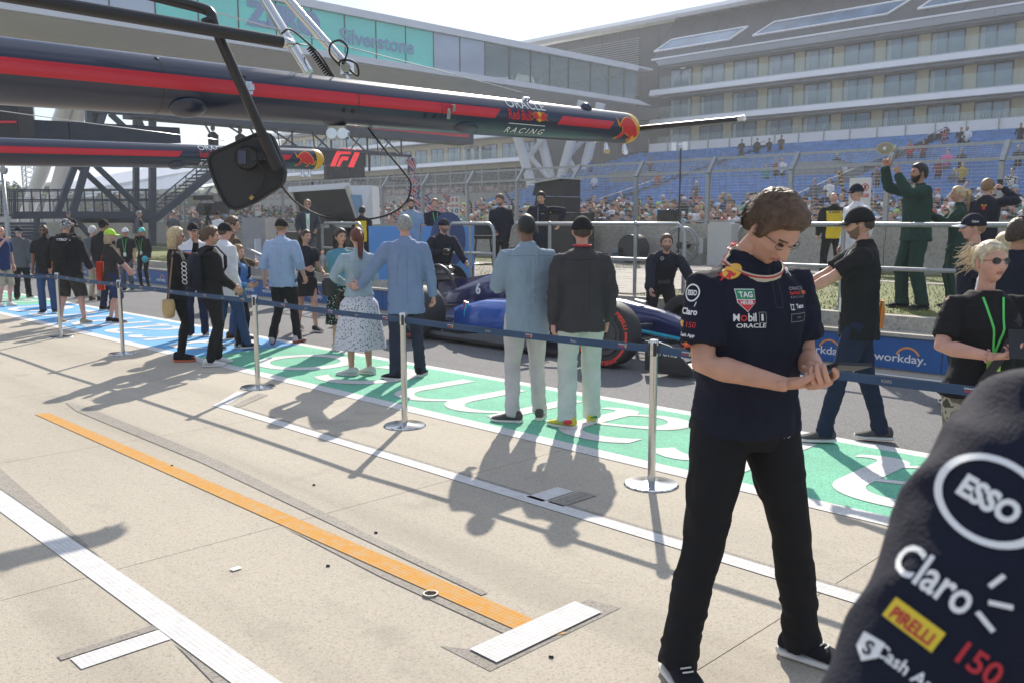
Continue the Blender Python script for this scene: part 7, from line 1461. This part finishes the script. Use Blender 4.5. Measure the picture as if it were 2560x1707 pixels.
# safety signs
M_SIGN = mat('sign_white', (.68, .67, .64), .5, var=.03)
def sign(px0, px1, py0, py1, v, label, rows):
    a, b = onv(px0, py0, v), onv(px1, py1, v); w = b.x-a.x; h_ = a.z-b.z; o_ = tag(MB().bb((-w/2, -.01, -h_/2), (w/2, .01, h_/2)).build('safety_sign', M_SIGN), label, 'sign', 'safety signs on the catch fence'); o_.location = ((a.x+b.x)/2, v, (a.z+b.z)/2); it = []
    for r_ in range(rows):
        for c_, x in enumerate((-.24, .24)):
            y = h_*(.5-(r_+.32)/rows); R0 = w*.17
            if r_ == 1 and c_ == 1: it += [(mv(disc2d(R0), x*w, y), BLUE_P), (mv(rect2d(R0*.4, R0*1.2), x*w, y), WHITE_P)]
            else: it += [(mv(ring2d(R0*.78, R0), x*w, y), RED_P if r_ == 0 else GREY_P), (mv(rect2d(R0*.5, R0*1.1), x*w, y), BLACK_P)]+([(mv(rect2d(R0*1.7, R0*.18), x*w, y, 1, 45), RED_P)] if r_ == 0 else [])
            it.append((mv(rect2d(w*.36, h_*.11), x*w, y-h_*.27), BLUE_P if (r_ == 1 and c_ == 1) else RED_P)); it.append((mv(rect2d(w*.28, h_*.012), x*w, y-h_*.25), WHITE_P)); it.append((mv(rect2d(w*.24, h_*.012), x*w, y-h_*.29), WHITE_P))
    place2d(it, lambda p, q, L: Vector((p, -.012-.001*L, q)), 'print', o_); return o_
sign(1126, 1149, 492, 546, 20.0, 'small white safety sign with red and blue symbols near the flags', 2); sign(2125, 2175, 446, 520, 20.0, 'white safety sign with two red prohibition circles behind the navy cap', 1); sign(637, 652, 505, 540, 20.0, 'distant small red and white safety sign left of the dark signal panel', 1)
# megaphone horn on a fence post
c = onv(2229, 374, 20.1); hn = thing('horn_speaker', MB().loft([(c+Vector((0, -.34, 0)), (.20, 0, 0), (0, 0, .135)), (c+Vector((0, -.30, 0)), (.185, 0, 0), (0, 0, .12)), (c+Vector((0, -.12, 0)), (.09, 0, 0), (0, 0, .06)), (c+Vector((0, .08, 0)), (.07, 0, 0), (0, 0, .06))], 24), mat('horn_cream', (.50, .44, .30), .5), 'cream horn loudspeaker fixed to the top of a fence post', 'loudspeaker', True)
MB().ell((0, -.2, .13), (.04, .03, .04), 12, 8).build('driver', WHITE_P, hn[0]); MB().loft([((0, -.187, .135), (.17, 0, 0), (0, 0, .112)), ((0, -.183, .135), (.165, 0, 0), (0, 0, .108))], 24).build('mouth', mat('horn_inside', (.30, .26, .17), .6), hn[0])
# flood lamp poles on stands, hazard-striped strap
for i, (px, py, v, lab) in enumerate(((1702, 372, 19.2, 'thin black lamp pole with two bright heads behind the small monitor speaker'),)):
    a = onv(px, py, v); r = empty('lamp_pole', (a.x, v, .605), 0, lab, 'lamp pole'); MB().tube([(0, 0, 0), (0, 0, a.z-.6)], .022, 8).build('pole', M_BLK, r)
    for s in (-1, 1): MB().box((s*.17, 0, a.z-.55), (.14, .12, .2)).build('lamp_head', M_CHROME, r)
    MB().box((0, 0, a.z-.5), (.36, .03, .03)).build('cross_bar', M_CHROME, r)
    for k in range(3): t = k*2.09; MB().tube([(0, 0, .4), (.35*math.cos(t), .35*math.sin(t), .01)], .014, 6).build('leg', M_BLK, r)
a, b = onv(2097, 428, 20.1), onv(2108, 478, 20.1); hz = MB(); 
for i in range(10): hz.mi = i % 2; hz.beam(a+(b-a)*i/10, a+(b-a)*(i+1)/10, .07, .02)
hz_, _ = thing('hazard_strap', hz, [YEL_P, BLACK_P], 'black and yellow striped strap hanging on the fence above the security guard', 'strap')
# grey lamp pole at the far left, broadcast camera, microphone stands
p = at(24, 640, 26); lp_ = empty('light_pole', (p.x, p.y, 0), 0, 'slim grey light pole at the far left in front of the walkway', 'pole'); hz1 = at(14, 425, 26).z; MB().tube([(0, 0, 0), (0, 0, hz1*.45), (-.1, 0, hz1)], [.10, .07, .045], 10).build('pole', M_GALV, lp_, smooth=True); MB().ell((.05, 0, hz1), (.18, .1, .14), 12, 8).build('lamp_head', M_GALV, lp_)
p = at(520, 560, 26); tv = empty('television_camera', (p.x, p.y, .605), YAW, 'large broadcast camera on a tripod among the people near the stairs', 'camera'); MB().box((0, 0, 1.45), (.35, .5, .35)).build('body', M_BLK, tv); MB().box((-.1, .0, 1.78), (.55, .4, .12), .3).build('hood', M_BLK, tv); MB().tube([(0, -.25, 1.45), (0, -.6, 1.45)], .13, 14).build('lens', M_BLK, tv); MB().box((.42, 0, 1.5), (.35, .3, .35)).build('viewfinder', M_BLK, tv)
for k in range(3): t = k*2.09; MB().tube([(0, 0, 1.3), (.5*math.cos(t), .5*math.sin(t), 0)], .03, 6).build('leg', M_BLK, tv)
for i, (px, lab) in enumerate(((1284, 'folded dark crane arm behind the fence beside the bearded man in navy'), (1180, 'folded dark lattice arm behind the fence near the sign'))):
    thing('mast_arm', MB().beam(onv(px-22, 478, 23), onv(px-2, 510, 23), .06, .06).beam(onv(px-2, 510, 23), onv(px, 565, 23), .05, .05), M_BLK, lab, 'arm')
# flags
def union_tex(w, h_):
    r = [(rect2d(w, h_), mat('flag_blue', (.02, .04, .25), .7))]; wh = mat('flag_white', (.7, .68, .68), .7); rd_ = mat('flag_red', (.62, .03, .06), .7); ang = math.degrees(math.atan2(h_, w)); dg = math.hypot(w, h_)*.93
    for s in (1, -1): r.append((mv(rect2d(dg, h_*.16), 0, 0, 1, s*ang), wh))
    for s in (1, -1): r.append((mv(rect2d(dg, h_*.06), 0, 0, 1, s*ang), rd_))
    return r+[(rect2d(w, h_*.30), wh), (rect2d(w*.18, h_), wh), (rect2d(w, h_*.17), rd_), (rect2d(w*.10, h_), rd_)]
def flag(px0, py0, px1, py1, v, lab, w=.9, h_=.62, wave=.12, pole_z=None):
    a, b = onv(px0, py0, v), onv(px1, py1, v); d = (b-a); L = d.length; dx = d.normalized(); nx_ = Vector((0, -1, 0)); dy = nx_.cross(dx); r = empty('union_flag', a, 0, lab, 'flag', 'union flags waved behind the fence'); sx = L/w
    f = lambda p, q, Lr: dx*(p+w/2)*sx+dy*(q*sx*.8)+nx_*(wave*math.sin((p+q*.6)*9)+.004*Lr)+dy*(.05*math.sin(p*7))
    place2d(union_tex(w, h_), f, 'cloth', r, fine=.09)
    z1 = (pole_z or 1.9)-a.z; MB().tube([(0, 0, .3), (.1, .3, z1)], .012, 6).build('pole', M_GALV, r)
flag(1028, 398, 1038, 470, 21.9, 'tall union flag hanging at the left above the bearded man', .9, .34); flag(1034, 470, 1050, 520, 22.3, 'crumpled union flag behind the bearded man in the polo', .9, .6, .2); flag(1062, 492, 1080, 530, 22.1, 'union flag drooping between the two men behind the boards', .9, .55, .15); flag(1122, 488, 1108, 536, 22.2, 'slanting union flag left of the small safety sign', .9, .45, .15); flag(2366, 318, 2356, 360, 57, 'union flag held high among the grandstand seats', 1.7, .8, .2, 6.2)
# ------------------------------------------------------------------ the crowd on the straight (one mass) and people in the stand
CR = [mat('crowd_skin_%d' % i, c, .6) for i, c in enumerate(((.50, .29, .21), (.56, .34, .26), (.40, .22, .14)))]+[mat('crowd_%s' % n, c, .8) for n, c in (('white', (.68, .68, .70)), ('lime', (.38, .6, .1)), ('navy', (.02, .03, .08)), ('black', (.02, .02, .02)), ('red', (.42, .08, .06)), ('orange', (.6, .28, .1)), ('sky', (.25, .42, .6)), ('lilac', (.35, .25, .5)), ('teal', (.05, .35, .32)), ('brown', (.10, .06, .035)), ('blonde', (.45, .33, .18)))]
rg = random.Random(21); crowd = MB(); nC = 0
for u in np.arange(-62, -3, .36):
    for v in np.arange(22.0, 27.5, .62):
        if rg.random() < .18: continue
        x, y = u+rg.uniform(-.14, .14), v+rg.uniform(-.2, .2); zt = .43+rg.uniform(1.32, 1.62)*1.0+(v-22)*.14; s = rg.uniform(.8, .95); rot = Matrix.Rotation(rg.uniform(-1, 1), 3, 'Z')
        crowd.mi = rg.choice((3, 3, 3, 5, 5, 6, 6, 7, 9, 12, 11)); crowd.loft([((x, y, .44), (.13, 0, 0), (0, .1, 0)), ((x, y, zt-.75), (.17, 0, 0), (0, .12, 0)), ((x, y, zt-.34), (.23, 0, 0), (0, .12, 0)), ((x, y, zt-.25), (.08, 0, 0), (0, .07, 0))], 7)
        crowd.mi = rg.randrange(3); crowd.ell((x, y, zt-.13), (.075*s, .092*s, .115*s), 8, 6)
        k_ = rg.random(); crowd.mi = rg.choice((3, 3, 3, 3, 4, 5, 5, 6, 7, 9, 12)) if k_ < .55 else rg.choice((12, 12, 13, 6)); crowd.ell((x, y+.01, zt-.085), (.083*s, .10*s, .085*s), 8, 5)
        if k_ < .55: crowd.mi = crowd.mi; a = rg.uniform(-2.6, -.5); crowd.box((x+.11*math.cos(a), y+.11*math.sin(a), zt-.085), (.14, .12, .015), a)
        if rg.random() < .10: crowd.mi = rg.randrange(3); hx_ = rg.uniform(-.2, .2); crowd.tube([(x+hx_, y, zt-.4), (x+hx_*1.2, y-.15, zt+.02), (x+hx_*.5, y-.2, zt+.12)], [.045, .035, .03], 6)
o_ = crowd.build('crowd', CR, smooth=True); tag(o_, kind='stuff')
def stander(px, py, v, label, c_top, c_bot, skin, cap_=None, sit=False, s=1.0):
    b = onv(px, py, v); i = (v-ROW0)/DV; z = Z0+DZ*int(i) if v > 44 else .43; r = None; k = s*1.0; mb = MB(); mb.mi = 0; zb = 0
    hb_ = .95 if not sit else .55; tz = 1.5 if not sit else 1.05
    mb.loft([((0, 0, hb_-.1), (.16, 0, 0), (0, .12, 0)), ((0, 0, hb_+.15), (.15, 0, 0), (0, .11, 0)), ((0, 0, tz-.12), (.21, 0, 0), (0, .12, 0)), ((0, 0, tz), (.08, 0, 0), (0, .06, 0))], 10)
    for q in (-1, 1): mb.tube([(q*.21, 0, tz-.08), (q*.26, -.05, tz-.35), (q*.18, -.22, tz-.42)], [.055, .05, .04], 7)
    root = mb.build('person', c_top, smooth=True); root.location = (b.x, v, z); tag(root, label, 'person', 'people among the blue seats')
    hd = MB(); hd.ell((0, 0, tz+.15), (.08, .10, .12), 10, 8); hd.tube([(0, 0, tz-.03), (0, 0, tz+.1)], .05, 8); hd.build('head', skin, root, smooth=True); MB().ell((0, .015, tz+.19), (.088, .105, .095), 10, 6).build('hair' if not cap_ else 'cap', cap_ or HR[rg.choice(('brown', 'dbrown', 'black', 'ginger'))], root, smooth=True)
    lg = MB()
    for q in (-1, 1): lg.tube([(q*.09, 0, hb_), (q*.1, -.02 if not sit else -.42, .48), (q*.1, 0 if not sit else -.40, .02)], [.10, .07, .05], 8)
    lg.build('legs', c_bot, root, smooth=True); root.scale = (s, s, s)
SS = [(1853, 400, 61.5, 'person in black standing among the upper seats, arms spread, leftmost of four', C_BLACK, C_CHAR), (1892, 392, 61.5, 'person in dark clothes in the upper seats, second of the four standing', C_BLACK, C_BLACK), (1922, 390, 62, 'person in dark top and pale trousers, third of the four in the upper seats', C_CHAR, C_GREY), (1952, 385, 62.5, 'person in brown-black clothes, rightmost of the four in the upper seats', C_BROWN, C_BROWN),
 (2236, 395, 58, 'person in a lime cap sitting near the horn loudspeaker', C_BLACK, C_BLACK), (2275, 395, 56, 'person in red beside the stand aisle', cloth('red', (.55, .03, .04)), C_JEAN), (2307, 392, 56, 'person in dark red in the seats right of the person in red', cloth('dred', (.2, .03, .05)), C_BLACK), (2400, 372, 60, 'person in black beside one in white high in the right seats', C_BLACK, C_BLACK), (2416, 366, 60, 'person in a white shirt standing high in the right seats', C_WHITE, C_JEAN), (2548, 375, 60, 'dark-clothed person at the right edge of the upper seats', C_BLACK, C_BLACK),
 (2367, 425, 52, 'person in a bright pink top on the stairs of the stand', cloth('pink', (.75, .08, .35)), C_GREY), (2402, 425, 52, 'person in black below the pair in the right seats', C_BLACK, C_BLACK), (2385, 458, 49, 'person in grey sitting low right of the aisle', C_GREY, C_BLACK), (2404, 462, 48, 'person in a mustard top low in the right seats', cloth('mustard', (.4, .28, .05)), C_BLACK), (2542, 440, 52, 'person in black in the seats above the striped shirt', C_BLACK, C_BLACK), (2525, 505, 45.5, 'person in a black and white striped shirt at the front of the stand', printed('striped', (.6, .6, .6), (.03, .03, .03), 14, .5, 'noise'), C_BLACK),
 (2106, 440, 53, 'person in white sitting above the striped strap', C_WHITE, C_JEAN), (2090, 440, 53, 'person in dark clothes with a lime cap beside the white shirt', C_BLACK, C_BLACK), (2282, 462, 48, 'person in dark clothes with a lime cap behind the raised hand', C_CHAR, C_BLACK), (2345, 448, 50, 'person in dark red behind the bearded man', cloth('dred', (.2, .03, .05)), C_BLACK), (1955, 450, 52, 'person in a white top with red marks in the middle seats', C_WHITE, C_BLACK), (1939, 450, 52, 'person in dark red next to the white top in the middle seats', cloth('dred', (.2, .03, .05)), C_BLACK), (1915, 455, 51, 'person in teal in the middle seats', cloth('teal', (.05, .25, .25)), C_BLACK), (2035, 505, 45, 'person in a grey top at the front seats left of the guard', C_GREY, C_BLACK), (2072, 497, 45, 'person in a pale shirt raising hands at the front seats', C_WHITE, C_JEAN),
 (1645, 475, 50, 'person in orange and grey low in the left seats', cloth('rust', (.35, .12, .06)), C_GREY), (1625, 415, 56, 'person in dark red in the upper left seats', cloth('dred', (.2, .03, .05)), C_BLACK), (1477, 425, 57, 'person in blue with a lime cap beside the bridge leg', cloth('royal', (.03, .08, .4)), C_JEAN), (1486, 470, 50, 'person in white low by the bridge leg', C_WHITE, C_BLACK), (2190, 470, 48, 'person in brown low behind the sign', C_BROWN, C_BLACK), (1740, 490, 46, 'person in a white cap at the front of the seats above the drum', C_GREY, C_BLACK)]
for i, (px, py, v, lab, a_, b_) in enumerate(SS): stander(px, py, v, lab, a_, b_, CR[i % 3], CR[4] if 'lime' in lab else CR[3] if 'white cap' in lab else None, sit=i in (4, 12, 16, 18))
# two people sitting on the gantry
PS(MB().bb((-41.2, 19.6, 4.82), (-39.9, 24.5, 4.88)), 'platform', M_NAVYS)
for px, lab in ((536, 'dark figure sitting up on the gantry above the second boom'), (604, 'second dark figure on the gantry, partly behind the signal panel')):
    b = onu(px, 360, -40.3); mb = MB(); mb.loft([((0, 0, .0), (.2, 0, 0), (0, .25, 0)), ((0, 0, .3), (.19, 0, 0), (0, .24, 0)), ((0, 0, .85), (.22, 0, 0), (0, .26, 0)), ((0, 0, 1.0), (.08, 0, 0), (0, .08, 0))], 10); r = mb.build('person', C_BLACK, smooth=True); r.location = (-40.4, b.y, 4.9); tag(r, lab, 'person'); MB().ell((0, 0, 1.16), (.11, .11, .14), 10, 8).build('head', CR[2], r, smooth=True)
# guests on the far hotel balcony
for i, px in enumerate((1160, 1170, 1181, 1192, 1200, 1206)):
    b = onv(px, 385, 77.8); mb = MB().loft([((0, 0, 0), (.2, 0, 0), (0, .15, 0)), ((0, 0, 1.4), (.24, 0, 0), (0, .15, 0)), ((0, 0, 1.5), (.08, 0, 0), (0, .08, 0))], 8); r = mb.build('person', [C_WHITE, C_BLACK, C_WHITE, C_GREY, C_WHITE, C_NAVY][i], smooth=True); r.location = (b.x, 77.9, 9.35); tag(r, ['leftmost guest, in white, on the far hotel balcony', 'guest in black, second from the left on the far hotel balcony', 'guest in white between the black and the grey guest on the far balcony', 'guest in grey on the far hotel balcony', 'guest in white just left of the rightmost on the far hotel balcony', 'rightmost guest, in navy, on the far hotel balcony'][i], 'person', 'guests on the far hotel balcony'); MB().ell((0, 0, 1.65), (.1, .1, .13), 8, 6).build('head', CR[i % 3], r, smooth=True)
# foreground sleeve prints
def fg(px, py, items, name='sleeve_print', tilt=0):
    o, f = ray(px, py); inv = FG.M.inverted(); org = (inv @ Vector((0, 0, CH)))/FG.k; dr = (inv.to_3x3() @ o).normalized(); upv = (inv.to_3x3() @ (UP*math.cos(R(tilt))+RT*math.sin(R(tilt)))).normalized()
    k = FG.k; c = org*k; d = dr; up = (upv-d*upv.dot(d)).normalized(); x = d.cross(up); h0 = FG.tb.ray_cast(c, d)[0]
    if h0 is None: return None
    base = h0-d*.25
    def fn(a, b, L):
        a, b = a*.48, b*.48
        h_, n_, i_, q_ = FG.tb.ray_cast(base+x*a+up*b, d); return None if h_ is None or q_ > .45 else h_+n_*(.0015+.0006*L)
    return place2d(items, fn, name, FG.top, fine=.02)
W_, YL, RDP = WHITE_P, mat('sleeve_yellow', (.75, .55, .03), .6), mat('sleeve_red', (.5, .02, .03), .6)
fg(2475, 1250, [(ring2d(.058, .068, n=40, sx=1.15, sy=.95), W_), (fit2d('ESSO', .085, .036, bold=.05), W_)], tilt=32)
fg(2370, 1465, [(mv(fit2d('Claro', .115, .052, bold=.02), -.02, 0), W_), (mv(rect2d(.007, .026), .045, .045, 1, -15), W_), (mv(rect2d(.007, .03), .065, .02, 1, -65), W_), (mv(rect2d(.007, .03), .062, -.012, 1, -110), W_)], tilt=32)
fg(2285, 1560, [(rect2d(.078, .034), YL), (mv(fit2d('PIRELLI', .062, .020, bold=.03), 0, -.003), RDP)], tilt=34)
fg(2450, 1660, [(fit2d('150', .055, .034, bold=.02), RDP)], tilt=32); fg(2175, 1620, [(sc_([(-.016, .018), (.016, .018), (.016, -.006), (0, -.022), (-.016, -.006)], 1), W_), (mv(fit2d('S', .012, .022, bold=.03), 0, 0), BLACK_P)], tilt=25); fg(2270, 1680, [(fit2d('Cash App', .10, .026, bold=.02), W_)], tilt=32)
# ------------------------------------------------------------------ the hazy summer air
hz_m = bpy.data.materials.new('air'); hz_m.use_nodes = True; t = hz_m.node_tree; t.nodes.clear(); o_ = N(t, 'ShaderNodeOutputMaterial'); v_ = N(t, 'ShaderNodeVolumePrincipled')
v_.inputs['Color'].default_value = (.86, .92, 1, 1); v_.inputs['Density'].default_value = .0009; v_.inputs['Anisotropy'].default_value = .45; t.links.new(v_.outputs[0], o_.inputs['Volume'])
hb_ = MB().bb((-720, -720, -1.2), (720, 720, 26)).build('haze', hz_m); hb_['kind'] = 'stuff'
